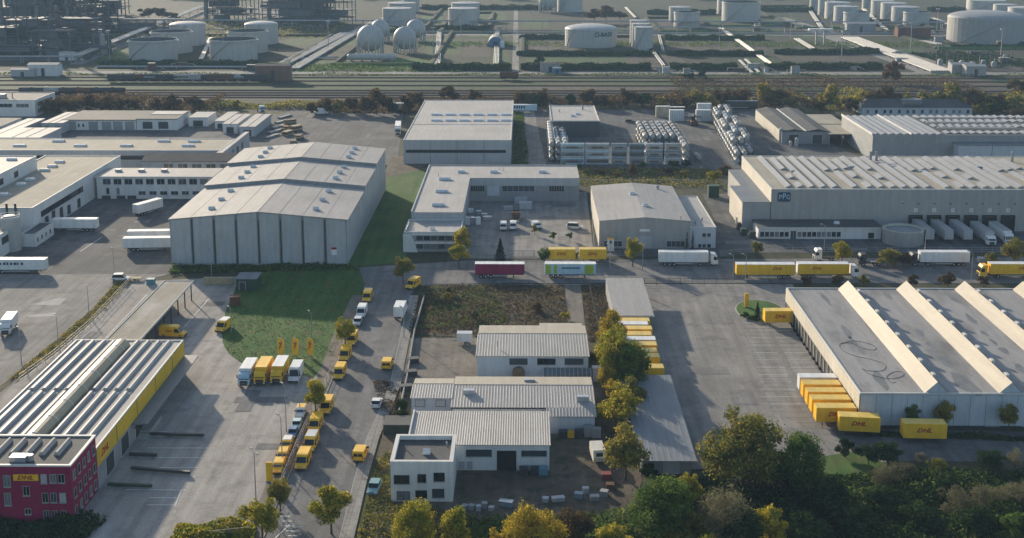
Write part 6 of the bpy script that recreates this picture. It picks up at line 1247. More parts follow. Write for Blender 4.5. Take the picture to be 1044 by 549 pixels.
def conifer(px, row, rx, h, label, n=900):
    X, Y = gp(px, row); t = thing('conifer', label, 'conifer', (X, Y, .05)); rnd = random.Random(int(px)); V = []; Fc = []
    for i in range(n):
        u = rnd.random()**.75; z = h*(.06+.94*(1-u)) if False else h*(1-u*.95); r = rx*u*(.75+.35*(((1-u)*9) % 1))*rnd.uniform(.5,1.05); a = rnd.random()*6.28
        p = Vector((r*math.cos(a), r*math.sin(a), z)); d = Vector((math.cos(a), math.sin(a), -.5)).normalized(); s = .32*rnd.uniform(.6,1.3)*max(.5, rx/2); w = Vector((-math.sin(a), math.cos(a), rnd.uniform(-.3,.3)))*s*.6
        o = len(V); V += [tuple(p-d*s), tuple(p+w), tuple(p+d*s), tuple(p-w)]; Fc.append((o,o+1,o+2,o+3))
    m = bpy.data.meshes.new('foliage'); m.from_pydata(V, [], Fc); m.update(); obj('foliage', m, LM['conifer'], t); obj('trunk', MB().tube((0,0,0),(0,0,h*.9),h*.02,7,.02), BARK, t); return t
# street and courtyard trees
tree(411,290,3.6,8.0,'olive','olive yellow tree at the corner of the lawn strip and the junction','near')
tree(352,357,3.2,7.6,'ygreen','yellow green tree between the parked vans on the left of the street','near')
tree(322,424,3.2,7.4,'ygreen','yellow green tree beside the four trucks at the lawn','near')
tree(338,545,4.0,8.6,'ygreen','yellow green tree standing at the bottom of the street by the right lane','near')
tree(268,556,3.8,8.4,'ygreen','yellow tree at the bottom left of the street, lower of two','near'); tree(286,524,2.6,6.2,'olive','small yellow tree above the lower one at the bottom left of the street','near')
tree(471,263,3.7,9.0,'ygreen','upper of two yellow trees beside the two storey front office','near'); tree(468,273,3.4,6.8,'ygreen','lower of two yellow trees beside the two storey front office','near')
tree(645,272,3.1,9.0,'ygreen','yellow tree in front of the gabled hall','near'); bush(555,268,2.6,4.2,'green','round green bush beside the courtyard gate','near')
conifer(510,266,1.9,6.5,'small dark spruce at the edge of the courtyard'); conifer(700,255.5,.75,5.6,'left of two slim dark cypresses between gabled hall and annex',400); conifer(706,255.5,.75,6.0,'right of two slim dark cypresses between gabled hall and annex',400)
tree(545,240,1.4,3.2,'olive','small young tree in the courtyard behind the fence','mid'); tree(564,246,1.3,3.0,'green','small round tree left of the pair inside the courtyard fence','mid'); tree(581,246,1.3,3.0,'green','small round tree right of the pair inside the courtyard fence','mid')
for k, (px, row, r, kd) in enumerate(((585,265,2.2,'green'),(596,262,1.8,'olive'),(607,263,2.0,'brown'),(615,262,1.6,'olive'),(571,266,1.6,'olive'))): bush(px, row, r, r*1.3, kd, f'{ORD[k]} low shrub in the hedge behind the two yellow swap bodies', 'mid', group='shrubs behind the swap bodies')
tree(858,273,3.4,7.6,'ygreen','yellow green tree in front of the low office','near'); bush(905,272,4.2,5.4,'olive','broad dark bush in front of the round basin','near'); bush(921,272,3.4,4.2,'brown','brownish bush right of the broad dark one by the round basin','near')
bush(953,266,2.0,3.4,'ygreen','small yellow bush in front of the docked trailers','mid'); tree(1033,274,4.2,8.6,'olive','dense olive tree at the right edge by the docks','near'); bush(1011,272,2.4,4.4,'olive','olive bush left of the dense tree at the right edge','mid'); tree(771,262,2.4,5.2,'olive','small olive tree at the corner of the side annex','mid')
tree(727,190,3.4,6.4,'ygreen','yellow green tree behind the narrow annex','mid'); tree(645,186,2.6,7.0,'brown','pale brown tree between the container stacks and the gabled hall','mid'); tree(738,184,3.2,6.0,'brown','brownish tree beside the yellow green one near the long tank stack','mid')
for k, (px, row, r, kd) in enumerate(((598,178,2.2,'olive'),(612,179,2.6,'brown'),(630,180,2.2,'olive'),(662,180,2.4,'green'),(680,178,2.8,'brown'),(697,180,2.4,'olive'),(575,172,2.0,'olive'),(590,172,1.8,'green'),(655,172,2.6,'green'),(688,172,3.0,'dark'),(700,171,2.6,'dark'))): bush(px, row, r, r*1.1, kd, f'{ORD[k]} shrub of the strip along the fence below the tank container stacks', 'mid', group='shrubs below the container stacks')
# middle clump
tree(624,359,4.2,10.4,'yellow','bright yellow tree at the left end of the swap body row','near',low=True); tree(630,394,6.0,13.4,'ygreen','tall yellow green tree in front of the swap body row','big',low=True); tree(641,400,5.2,10.5,'green','dark green tree overlapping the swap body row','near',low=True)
tree(618,398,2.8,5.2,'yellow','low yellow tree at the corner of the broad hall','near',low=True); bush(634,400,3.0,4.2,'olive','olive shrub below the dark green tree','near'); tree(633,437,5.2,9.4,'ygreen','yellow green tree left of the sheet roof shed','near',low=True); tree(638,490,4.8,10.0,'olive','olive brown tree at the front left of the sheet roof shed','near',low=True)
tree(619,380,3.8,9.0,'ygreen','yellow green tree just left of the tall one at the swap body row','near',low=True); tree(644,420,3.4,7.6,'olive','olive tree between the dark green tree and the sheet roof shed','near',low=True); tree(625,412,2.8,5.6,'yellow','yellow tree above the one left of the sheet roof shed','near',low=True)
bush(648,440,2.4,3.6,'olive','olive shrub against the sheet roof shed','mid'); bush(606,372,1.6,2.6,'green','small green shrub at the end of the rear hall','mid'); bush(662,488,2.0,2.6,'dark','dark shrub before the end wall of the sheet roof shed','mid')
# lower right wood
tree(757,500,8.2,15.4,'olive','biggest dark olive tree beside the trailer yard','big',low=True); tree(770,497,4.8,10.0,'green','green tree overlapped by the right side of the biggest olive tree','big',low=True); tree(815,506,5.8,11.4,'green','round green tree at the lower edge of the slab yard','big',low=True); bush(795,490,3.6,5.5,'dark','dark shrub between the biggest olive tree and the round green one','near')
tree(703,516,2.6,6.4,'ygreen','small yellow green tree below the sheet roof shed','near',low=True); tree(676,552,6.6,10.8,'green','wide green tree at the bottom below the sheet roof shed','big',low=True); tree(737,562,5.8,11.0,'straw','pale bare twigged tree in the lower middle wood','big',thin=True,low=True); tree(784,560,3.2,7.4,'ygreen','yellow topped tree right of the pale bare one','near',low=True); tree(700,556,3.8,6.5,'olive','olive tree at the bottom between wide green and pale bare tree','near',low=True)
tree(755,560,4.5,7.0,'dark','dark tree behind the pale bare one','near',low=True); tree(845,530,4.8,7.0,'dark','dark low tree in the wood below the small lawn','near',low=True); tree(820,560,4.4,6.5,'dark','dark tree at the bottom edge of the wood','near',low=True)
tree(546,582,5.6,11.0,'yellow','broad bright yellow tree at the bottom edge','big',low=True); tree(424,568,4.4,9.4,'ygreen','yellow green tree at the bottom edge below the cube office','big',low=True); tree(464,568,3.6,8.2,'ygreen','smaller green yellow tree right of the one below the cube office','near',low=True); tree(626,575,3.4,6.6,'ygreen','yellow green tree top at the bottom edge right of the broad yellow tree','near',low=True)
tree(510,580,3.0,7.0,'yellow','small yellow tree left of the broad yellow tree at the bottom edge','near',low=True); tree(585,556,4.0,6.0,'brown','brownish shrub tree behind the broad yellow tree','near',low=True)
tree(722,590,2.5,7.0,'ygreen','pale treetop just showing at the bottom edge under the bare tree','near',low=True)
for k, (px, row, r, h, kd, wd) in enumerate(((861,467,2.0,4.0,'dark','leftmost dark bush on the small lawn'),(885,474,2.8,4.4,'dark','middle dark bush at the road by the small lawn'),(905,476,3.2,4.6,'dark','right dark bush at the road by the small lawn'),(900,496,3.4,3.6,'straw','pale dry bush below the small lawn'),(922,492,3.4,3.6,'straw','pale dry bush right of the one below the small lawn'),(938,472,1.6,2.2,'straw','small pale bush at the roadside'),(955,486,2.4,3.4,'olive','olive bush left of the dark thicket'),(975,527,4.0,5.0,'straw','pale dry thicket in the middle of the lower right wood'),(1000,524,3.6,5.4,'straw','second pale dry thicket in the lower right wood'),(1036,520,4.2,5.6,'straw','pale dry thicket at the right edge'),(1010,478,3.4,3.2,'dark','dark bush below the road at the right'),(1034,482,2.2,4.6,'straw','thin pale shrub below the road at the right edge'),(995,548,3.8,5.0,'dark','dark bush at the bottom right'),(900,520,4.2,4.2,'dark','dark bush in the hollow of the lower right wood'),(870,545,4.6,5.0,'dark','dark bush at the bottom of the lower right wood'),(940,545,4.4,5.0,'dark','dark bush left of the bottom right corner'),(1036,556,4.2,5.6,'green','green bush in the bottom right corner'),(965,505,3.0,3.4,'dark','dark bush above the pale dry thickets'))):
    bush(px, row, r, h, kd, wd, 'near', thin=(kd == 'straw'))
tree(930,438,2.0,4.8,'green','slim dark tree, left of three before the blue grey wall','near'); tree(962,440,2.4,6.0,'olive','taller olive tree, middle of three before the blue grey wall','near'); tree(1028,443,2.4,6.2,'olive','olive tree, right of three before the blue grey wall','near')
for k, (px, row, kd) in enumerate(((821,292,'brown'),(853,292,'brown'),(880,293,'olive'),(930,292,'brown'),(966,293,'brown'),(1003,293,'brown'))): bush(px, row, 2.0 if k != 4 else 3.0, 3.4 if k != 4 else 4.4, kd, f'{ORD[k]} shrub from the left behind the distribution hall', 'mid', group='shrubs behind the distribution hall')
conifer(772,327,1.1,4.6,'small cone shaped conifer on the oval island'); bush(760,325,1.6,1.5,'dark','left low dark bush on the oval island'); bush(767,327,1.5,1.4,'green','right low bush on the oval island')
bush(409,419,1.6,2.6,'conifer' if False else 'dark','upper dark round bush in the little garden by the garage wing','near'); bush(408,431,1.9,2.6,'dark','lower dark round bush in the little garden by the garage wing','near')
for k, (px, row, kd) in enumerate(((458,302,'straw'),(455,307,'olive'),(548,318,'brown'),(577,327,'ygreen'),(484,326,'straw'))): bush(px, row, 1.7, 2.4, kd, f'{ORD[k]} dry shrub on the rough lot beside the street', 'mid', group='shrubs on the rough lot')
# row of autumn trees along the railway
random.seed(9)
RT = [(50,118,5,9,'brown'),(62,117,6,10,'brown'),(76,116,5,8,'brown'),(93,115,6,9,'brown'),(108,115,5,9,'brown'),(122,115,5,8,'brown'),(136,114,5,8,'brown'),(160,114,4,7,'brown'),(176,113,6,9,'brown'),(198,113,6,9,'brown'),(240,111,3,5,'olive'),(318,117,4,6,'brown'),(333,116,5,8,'brown'),(346,116,5,8,'olive'),(359,115,5,9,'brown'),(384,117,7,14,'brown'),(372,117,5,9,'brown'),(396,116,5,9,'dark'),(416,117,6,12,'brown'),(427,110,5,8,'brown'),(458,104,6,9,'brown'),(484,104,5,7,'brown'),(532,110,7,10,'brown'),(551,110,6,11,'brown'),(545,112,5,8,'dark'),(582,110,4,8,'dark'),(600,109,7,9,'brown'),(615,110,5,7,'brown'),(640,110,6,11,'brown'),(655,110,6,9,'dark'),(674,111,4,6,'olive'),(698,112,5,7,'brown'),(712,110,7,10,'olive'),(724,112,5,8,'olive'),(735,110,7,10,'brown'),(752,109,8,11,'rust'),(778,108,8,12,'olive'),(793,110,7,10,'brown'),(806,112,5,8,'olive'),(846,115,8,14,'olive'),(835,116,5,8,'brown'),(866,115,5,8,'brown'),(876,114,6,9,'ygreen'),(888,113,6,12,'brown'),(905,113,8,13,'brown'),(921,113,6,10,'olive'),(910,85,7,14,'rust'),(948,113,7,11,'olive'),(968,113,9,14,'olive'),(990,113,7,12,'brown'),(1004,113,7,11,'olive'),(1020,114,6,9,'brown'),(1034,116,6,10,'olive'),(1042,104,8,14,'brown'),(1015,118,5,7,'dark'),(1036,124,5,8,'brown'),(703,82,4,5,'dark'),(716,81,4,5,'dark'),(550,66,4,6,'dark')]
RT.sort(key=lambda r: r[0])
KW = {'brown':'brown','olive':'olive','dark':'dark','rust':'reddish brown','ygreen':'yellowish'}
LMK = [(140,'below the rail wagons at far left'),(240,'behind the garages'),(430,'left of the flat hall'),(500,'behind the flat hall'),(690,'behind the container yard stacks'),(830,'behind the dark trailers of the container yard'),(1100,'around the long railway building')]
cnt = {}
for px, row, r, h, kd in RT:
    wh = next(w for lim, w in LMK if px < lim); kk = cnt[(kd, wh)] = cnt.get((kd, wh), 0) + 1
    tree(px, row, r*1.1, h, kd, f'{ORD[kk-1]} {KW[kd]} railway tree from the left, ' + wh, 'mid', group='autumn trees along the railway', low=True)
def belt(name, a, b_, r0, r1, kind, label, q, n, h, seed):
    Y0, Y1 = gp(522,r0)[1], gp(522,r1)[1]; return scatter(name, [(x_at(a,Y0,0), x_at(b_,Y0,0), Y0, Y1)], kind, label, q, n, lambda x, y: h*(.55+.45*math.sin(x*.11+2*math.sin(x*.043))), 'undergrowth', True, seed)
for k, (px, row, r, h) in enumerate(((606,24,11,13),(618,24,13,17),(632,24,11,12),(152,22,12,14),(165,23,12,13),(178,23,8,9))): tree(px, row, r, h, 'brown', f'{ORD[k]} brown tree of the far clumps between the tanks, counted from front to back', 'far', group='far trees between the tanks')
# far tree belt along the top edge and hedges of the tank farm
def scatter(name, regions, kind, label, q, n, hfun, cat='hedge', stuff=True, seed=1):
    """many small leaf faces over rectangles of ground (x0, x1, y0, y1)"""
    rnd = random.Random(seed); V = []; Fc = []; areas = [(b_[1]-b_[0])*(b_[3]-b_[2]) for b_ in regions]; tot = sum(areas)
    for r_, ar in zip(regions, areas):
        for i in range(int(n*ar/tot)+1):
            x = rnd.uniform(r_[0], r_[1]); y = rnd.uniform(r_[2], r_[3]); h = hfun(x, y); z = h*(rnd.random()**.5); s = q*rnd.uniform(.6,1.4)
            nr = Vector((rnd.gauss(0,.8), rnd.gauss(-.1,.8), rnd.gauss(.7,.6))).normalized(); u = nr.orthogonal().normalized(); w = nr.cross(u); t = rnd.random()*6.28; u, w = u*math.cos(t)+w*math.sin(t), w*math.cos(t)-u*math.sin(t)
            p = Vector((x,y,z)); o = len(V); V += [tuple(p-u*s), tuple(p+w*s*.7), tuple(p+u*s), tuple(p-w*s*.7)]; Fc.append((o,o+1,o+2,o+3))
    m = bpy.data.meshes.new(name); m.from_pydata(V, [], Fc); m.update(); ob = obj(name, m, LM[kind])
    return tag(ob, label, cat, None, 'stuff' if stuff else None)
def hedge(a, b_, row, h, label, dep=4.0, kind='dark', q=.9, n=None):
    Y = gp((a+b_)/2, row)[1]; X0, X1 = x_at(a, Y, 0), x_at(b_, Y, 0); rnd = random.Random(int(a*7+row)); n = n or int(min(2600, (X1-X0)*(h+dep)*2.0))
    bm = MB(); V = []; Fc = []
    for i in range(n):
        f = rnd.random(); x = rnd.uniform(X0, X1)
        if f < .6: p = Vector((x, rnd.uniform(-.3,.3), h*rnd.random())); nr = Vector((0,-1,.3))
        else: p = Vector((x, rnd.uniform(0,dep), h*(1+.18*math.sin(x*.35)+rnd.uniform(-.12,.12)))); nr = Vector((0,0,1))
        nr = (nr + Vector((rnd.gauss(0,.4),rnd.gauss(0,.4),rnd.gauss(0,.4)))).normalized(); u = nr.orthogonal().normalized(); w = nr.cross(u); s = q*rnd.uniform(.6,1.4); o = len(V); V += [tuple(p-u*s), tuple(p+w*s*.8), tuple(p+u*s), tuple(p-w*s*.8)]; Fc.append((o,o+1,o+2,o+3))
    core = MB().box(X0+.3,X1-.3,.3,dep-.3,0,h*.9); o = len(V); V += core.v; Fc += [tuple(i+o for i in f) for f in core.f]
    m = bpy.data.meshes.new('hedge'); m.from_pydata(V, [], Fc); m.update(); return tag(obj('hedge', m, LM[kind], None, (0, Y, 0)), label, 'hedge', 'hedges of the tank farm')
for a, b_, row, h, lab in ((420,521,71.5,3.4,'left dark hedge along the tank farm road below the gas spheres'),(531,664,71.5,3.4,'dark hedge along the tank farm road below the BASF tank'),(683,752,71.5,3.4,'dark hedge along the tank farm road right of the single pale pipe'),(780,900,70.5,3.2,'dark hedge along the tank farm road left of the wide pipe bundle'),
                      (527,664,57,3.0,'dark hedge between the two fields below the BASF tank'),(680,778,57,3.0,'dark hedge below the small tank pair right of centre'),(790,868,55.5,3.0,'dark hedge below the right tank rows'),(867,897,55,3.6,'short dark hedge at the foot of the pale pipe pair'),
                      (100,262,68,3.2,'dark hedge in front of the left tank trios'),(530,575,40,3.0,'short dark hedge left of the BASF tank'),(678,780,41,3.0,'dark hedge behind the brown field right of the trio'),(440,500,30.5,3.0,'dark hedge behind the round roofed shed'),(660,730,15,4.0,'dark hedge far behind the small tank pair'),(430,560,10,4.0,'far dark hedge near the top edge in the middle'),(775,830,12,4.0,'far dark hedge near the top edge at the right'),(946,990,12,4.0,'far dark hedge behind the right tank rows'),(970,1044,50,2.6,'dark hedge in front of the biggest grey tank')):
    hedge(a, b_, row, h, lab, 5.0)
for k in range(16):
    X = -560 + k*75 + random.uniform(-15,15); Y = 1460 + random.uniform(-30,90)
    tree(0, 0, random.uniform(18,30), random.uniform(14,20), random.choice(['brown','green','olive','dark']), f'hazy tree mass, {ORD[k]} from the left along the far edge of the tank farm', 'far', at=(X, Y), group='hazy tree masses at the far edge')
belt('scrub', 40, 215, 116, 106, 'brown', 'brown scrub below the rail wagons at the left', .55, 6000, 6, 41); belt('scrub', 215, 330, 112, 107, 'olive', 'low scrub between the store units and the railway', .5, 2200, 2.5, 42)
belt('scrub', 318, 440, 116, 106, 'brown', 'brown scrub at the railway left of the flat hall', .55, 4500, 6, 43); belt('scrub', 520, 700, 110, 104, 'brown', 'brown scrub along the railway behind the container yard', .55, 5500, 5, 44)
belt('scrub', 690, 840, 111, 102, 'brown', 'brown scrub behind the right part of the container yard', .55, 5500, 6.5, 45); belt('scrub', 830, 1080, 113, 103, 'olive', 'olive scrub around the long railway building', .6, 7500, 8, 46)
# dense undergrowth of the lower wood, weeds on the rough lots, verges
def inpoly(x, y, poly):
    c_ = False
    for (x1, y1), (x2, y2) in zip(poly, poly[1:]+poly[:1]):
        if (y1 > y) != (y2 > y) and x < (x2-x1)*(y-y1)/(y2-y1)+x1: c_ = not c_
    return c_
def ground_cover(name, px, kind, label, q, n, h, seed=1, wave=.22):
    poly = [gp(*p) for p in px]; xs = [p[0] for p in poly]; ys = [p[1] for p in poly]; rnd = random.Random(seed); V = []; Fc = []; i = 0
    while i < n:
        x = rnd.uniform(min(xs), max(xs)); y = rnd.uniform(min(ys), max(ys))
        if not inpoly(x, y, poly): continue
        i += 1; hh = h*max(.12, .5+.5*math.sin(x*wave+1.3*math.sin(y*wave*.7))*math.sin(y*wave*1.2+.8*math.sin(x*wave*.5)))
        z = hh*rnd.random()**.6; s = q*rnd.uniform(.5,1.5); nr = Vector((rnd.gauss(0,.7), rnd.gauss(0,.7), rnd.gauss(.7,.5))).normalized(); u = nr.orthogonal().normalized(); w = nr.cross(u); t = rnd.random()*6.28; u, w = u*math.cos(t)+w*math.sin(t), w*math.cos(t)-u*math.sin(t)
        p = Vector((x,y,z+.06)); o = len(V); V += [tuple(p-u*s), tuple(p+w*s*.6), tuple(p+u*s), tuple(p-w*s*.6)]; Fc.append((o,o+1,o+2,o+3))
    m = bpy.data.meshes.new(name); m.from_pydata(V, [], Fc); m.update(); return tag(obj(name, m, LM[kind]), label, 'undergrowth', None, 'stuff')
ground_cover('undergrowth', [(690,492),(790,478),(840,486),(905,484),(1080,482),(1100,600),(650,600)], 'dark', 'dark dense undergrowth of the lower right wood', .32, 30000, 2.6, 3)
ground_cover('undergrowth', [(800,484),(905,486),(1080,486),(1100,600),(900,600)], 'green', 'green leaves mixed through the lower right undergrowth', .26, 9000, 2.8, 4)
ground_cover('undergrowth', [(470,532),(640,522),(700,492),(720,600),(400,600)], 'green', 'green undergrowth behind the trees at the bottom middle', .28, 12000, 1.8, 5)
ground_cover('weeds', [(428,292),(574,290),(580,333),(486,333),(486,343),(416,341)], 'brown', 'dry brown weeds covering the rough lot', .22, 9000, .8, 6, .4)
ground_cover('weeds', [(428,294),(500,292),(520,330),(420,338)], 'green', 'green patches of weed on the rough lot', .2, 3500, .7, 7, .5)
ground_cover('weeds', [(385,470),(398,460),(400,515),(470,522),(520,545),(360,560)], 'olive', 'weeds between the cube office and the street', .2, 5000, .7, 8, .5)
ground_cover('weeds', [(592,292),(640,292),(628,345),(600,350)], 'brown', 'dry weeds beside the gravel path and canopy', .22, 3500, .9, 9, .4)
ground_cover('weeds', [(122,284),(134,288),(92,330),(55,362),(20,385),(8,388),(60,345),(95,315)], 'olive', 'weeds along the fence of the west road', .2, 3500, .6, 10, .6)
ground_cover('weeds', [(500,170),(720,172),(740,192),(594,190)], 'olive', 'weeds on the strip below the container stacks', .35, 5000, 1.0, 11, .3)
ground_cover('weeds', [(524,112),(533,112),(540,172),(524,172)], 'green', 'weeds beside the flat hall on the right', .4, 2500, .8, 12, .3)
ground_cover('weeds', [(175,272),(356,270),(366,276),(172,280)], 'green', 'dark hedge plants at the foot of the corrugated warehouse', .3, 3500, 1.2, 13, .4)
ground_cover('weeds', [(180,540),(262,535),(258,560),(170,560)], 'ygreen', 'yellow green shrubs at the bottom left of the depot yard', .25, 4500, 1.8, 14, .5)
ground_cover('weeds', [(0,520),(80,524),(110,530),(80,560),(-40,560)], 'dark', 'dark shrubs at the foot of the magenta office', .3, 5000, 1.8, 15, .5)
ground_cover('lawn_grass', LAWN_PX, 'green', 'grass blades of the large lawn', .16, 9000, .28, 16, .5)
ground_cover('weeds', [(880,440),(1080,448),(1080,452),(882,446)], 'dark', 'dark ground plants along the blue grey wall', .25, 2500, 1.0, 17, .4)
ground_cover('weeds', [(380,390),(400,390),(420,432),(392,432)], 'brown', 'garden weeds left of the garage wing', .2, 1500, .5, 18, .5)

belt('scrub', -60, 1100, 77.6, 76.6, 'green', 'low green scrub between tracks and tank farm road', .5, 4500, 1.6, 47); belt('scrub', 380, 700, 104, 100.5, 'brown', 'dry scrub on the ballast behind the flat hall', .5, 3500, 1.8, 48); belt('scrub', 690, 1000, 92, 80, 'brown', 'dry scrub on the waste ground at the right of the railway', .5, 5000, 2.2, 49)
belt('scrub', 425, 960, 48, 43, 'green', 'scattered green scrub on the tank farm plots', .7, 3500, 1.6, 50); belt('scrub', 280, 470, 74, 66, 'green', 'scattered scrub in front of the spheres', .6, 3000, 1.8, 51); belt('scrub', 968, 1060, 68, 54, 'dark', 'dark scrub around the switchgear yard', .8, 2200, 3.2, 52); belt('scrub', 90, 330, 40, 20, 'olive', 'scattered scrub behind the left tank trios', .9, 3500, 2.4, 53)
random.seed(15)
for k in range(36):
    px, row = random.choice([(random.uniform(100,340), random.uniform(66,74)), (random.uniform(430,960), random.uniform(28,37)), (random.uniform(530,900), random.uniform(70,76)), (random.uniform(860,1044), random.uniform(34,66)), (random.uniform(280,520), random.uniform(24,40))]); X, Y = gp(px, row); w_, h_ = random.uniform(2,7), random.uniform(1.6,4.5)
    t = thing('valve_station', f'{ORD[k]} of the small valve stations and cabins scattered over the tank farm', 'valve station', (X, Y, 0), 0, 'valve stations of the tank farm'); obj('cabin', MB().box(-w_/2,w_/2,0,3,0,h_), random.choice([WALL_G, STEEL, WALL_P, TANKG, ROOF_D, RUST]), t); obj('roof', MB().box(-w_/2-.2,w_/2+.2,-.2,3.2,h_,h_+.25), random.choice([ROOF_W, ROOF_B, ROOF_D]), t); obj('pipe', MB().path([(-w_,1.5,.4),(-w_,1.5,2.2),(w_,1.5,2.2),(w_+4,1.5,.5)], .3, 6), PIPE, t)
# ------------------------------------------------------------------ street furniture and clutter
def lamp(px, row, h, label, arms=1, head=0.0):
    X, Y = gp(px, row); t = thing('lamp_post', label, 'lamp post', (X, Y, .06), head, 'lamp posts'); obj('pole', cached(('lpole', h), lambda: MB().tube((0,0,0),(0,0,h),.11,8,.06)), STEEL, t)
    for k in range(arms):
        a = math.pi*k; obj('arm', cached('larm', lambda: MB().tube((0,0,0),(1.1,0,.25),.05,6)), STEEL, t, (0,0,h-.1), (0,0,a)); obj('lamp_head', cached('lhead', lambda: MB().box(.9,1.7,-.16,.16,.2,.36)), WALL_D, t, (0,0,h-.1), (0,0,a))
for k, (px, row, h, lab, ar) in enumerate(((91,324,7.5,'lamp post in the grass verge below the carport canopy',1),(60,358,8,'lamp post in the grass verge left of the carport canopy',1),(22,372,8,'lamp post at the lower end of the west grass verge',1),(261,510,8.5,'double headed lamp post standing alone in the depot yard',2),(292,440,9,'tall lamp post at the fenced line of vans',1),(306,424,9,'tall lamp post at the far end of the fenced line of vans',1),(288,475,9,'tall lamp post at the near end of the fenced line of vans',1),(236,340,6,'lamp post on the edge of the lawn by the drive',1),(318,345,6,'lamp post on the lawn beside the yellow banners',1),(412,345,7,'lamp post at the pavement by the rough lot',1),(840,258,8,'lamp post by the low office',1),(942,268,8,'lamp post in front of the round basin',1),(622,276,7,'lamp post beside the white sign pylon',1),(655,276,7,'lamp post on the main road before the gabled hall',1),(760,291,8,'slim lamp post at the yard gate on the main road',1),(747,291,8,'second slim lamp post at the yard gate on the main road',1),(990,288,8,'lamp post on the main road behind the distribution hall',1),(216,283,7,'lamp post by the foot of the corrugated warehouse',1),(117,284,8,'lamp post at the corner above the grass verge',1))): lamp(px, row, h, lab, ar, 2.2)
# yellow banners on the lawn
for k, (px, wd) in enumerate(((286.5,'left'),(301.5,'middle'),(316.5,'right'))):
    X, Y = gp(px, 364); t = thing('banner_flag', f'{wd} of three tall yellow banners on the lawn', 'banner', (X, Y, .1), R(-14), 'yellow banners on the lawn'); obj('pole', cached('bpole', lambda: MB().tube((0,0,0),(0,0,4.2),.06,6)), STEEL, t)
    fl = obj('cloth', cached('bflag', lambda: MB().add([(-.75,-.15,.55),(.75,-.35,.35),(.75,.1,4.0),(-.75,.3,4.2),(-.75,-.09,.55),(.75,-.29,.35),(.75,.16,4.0),(-.75,.36,4.2)], [(0,1,2,3),(7,6,5,4),(0,4,5,1),(1,5,6,2),(2,6,7,3),(3,7,4,0)])), YELLOW, t); lettering('DHL', .95, REDTXT, fl, (0,-.06,2.35), (R(84),0,R(90)) if False else (R(97),R(-90),0), shear=.3, bold=.02, width=2.0)
# yellow sign pillars
for px, row, lab in ((275,492,'yellow sign pillar at the near end of the fenced vans'),(761,314,'yellow sign pillar on the oval island')):
    X, Y = gp(px, row); t = thing('sign_pillar', lab, 'sign', (X, Y, .1)); obj('panel', MB().box(-.55,.55,-.15,.15,.2,3.6), YELLOW, t); obj('base', MB().box(-.65,.65,-.25,.25,0,.2), CONC, t)
X, Y = gp(622.5,256.5); t = thing('sign_pylon', 'white sign pylon with black diamond mark in front of the gabled hall', 'sign', (X, Y, .06)); obj('panel', MB().box(-.95,.95,-.2,.2,.1,4.0), WHITE, t); obj('yellow_band', MB().box(-.96,.96,-.21,.21,3.55,4.05), YELLOW, t)
obj('emblem', MB().yprism([(-.45,2.75),(0,2.1),(.45,2.75),(0,3.4)], -.24,-.205), BLACK, t); obj('emblem_core', MB().yprism([(-.15,2.75),(0,2.5),(.15,2.75),(0,3.0)], -.255,-.243), WHITE, t)
# fences: posts and rails
def fence(pts, label, h=1.9, step=3.0, m=STEEL, rails=3, name='fence', group='fences'):
    P_ = [Vector((*gp(*p), .06)) for p in pts]; t = thing(name, label, 'fence', P_[0], 0, group); o0 = P_[0]
    for a, b_ in zip(P_[:-1], P_[1:]):
        d = b_-a; n = max(1, int(d.length/step)); hd = math.atan2(d.y, d.x)
        for k in range(n): p = a + d*k/n - o0; obj('post', cached(('fpst', h, m.name), lambda: MB().box(-.05,.05,-.05,.05,0,h).mesh('post')), m, t, p)
        for r_ in range(rails): z = h*(r_+.6)/rails; obj('rail', MB().box(0,d.length,-.025,.025,z-.03,z+.03), m, t, a-o0, (0,0,hd))
    return t
fence([(132,290),(92,333),(55,365),(20,390)], 'long wire fence along the grass verge of the west road')
fence([(336,385),(318,425),(304,455),(288,494),(270,535)], 'wire fence between the line of yard vans and the street')
fence([(522,262),(600,262),(640,262)], 'fence along the front of the vehicle courtyard', 1.8)
fence([(602,200),(606,262)], 'wire fence on the right side of the vehicle courtyard', 1.8)
fence([(594,186),(720,186)], 'pale long fence below the container stacks', 1.6, 6, WHITE_T, 1)
fence([(600,292),(612,345)], 'dark fence beside the gravel path', 1.8, 4, DARK)
fence([(645,291),(742,291)], 'dark sliding gate fence between main road and trailer yard', 2.0, 3, DARK)
fence([(190,552),(255,545)], 'railing along the bottom edge of the depot yard', 1.4)
fence([(735,262),(776,258),(1044,258)], 'wire fence along the front of the dock yard', 1.8)
X, Y = gp(520,261.5); t = thing('sliding_gate', 'grey sliding gate at the entrance of the vehicle courtyard', 'gate', (X, Y, .06)); obj('frame', MB().box(0,7,-.05,.05,.2,.3).box(0,7,-.05,.05,1.7,1.8).box(0,.1,-.05,.05,.2,1.8).box(6.9,7,-.05,.05,.2,1.8), STEEL, t)
for k in range(20): obj('bar', cached('gbar2', lambda: MB().box(-.025,.025,-.03,.03,.3,1.7)), STEEL, t, (.35+k*.34,0,0))
# garden wall along the pavement right of the street
pts = [(422,305),(411,340),(402,388),(392,428)]; P_ = [Vector((*gp(*p), 0)) for p in pts]; t = thing('boundary_wall', 'low pale boundary wall along the right pavement of the street', 'wall', P_[0])
for a, b_ in zip(P_[:-1], P_[1:]): d = b_-a; obj('wall_section', MB().box(0,d.length,2.5,2.75,0,1.1), CONC, t, a-P_[0], (0,0,math.atan2(d.y,d.x)))
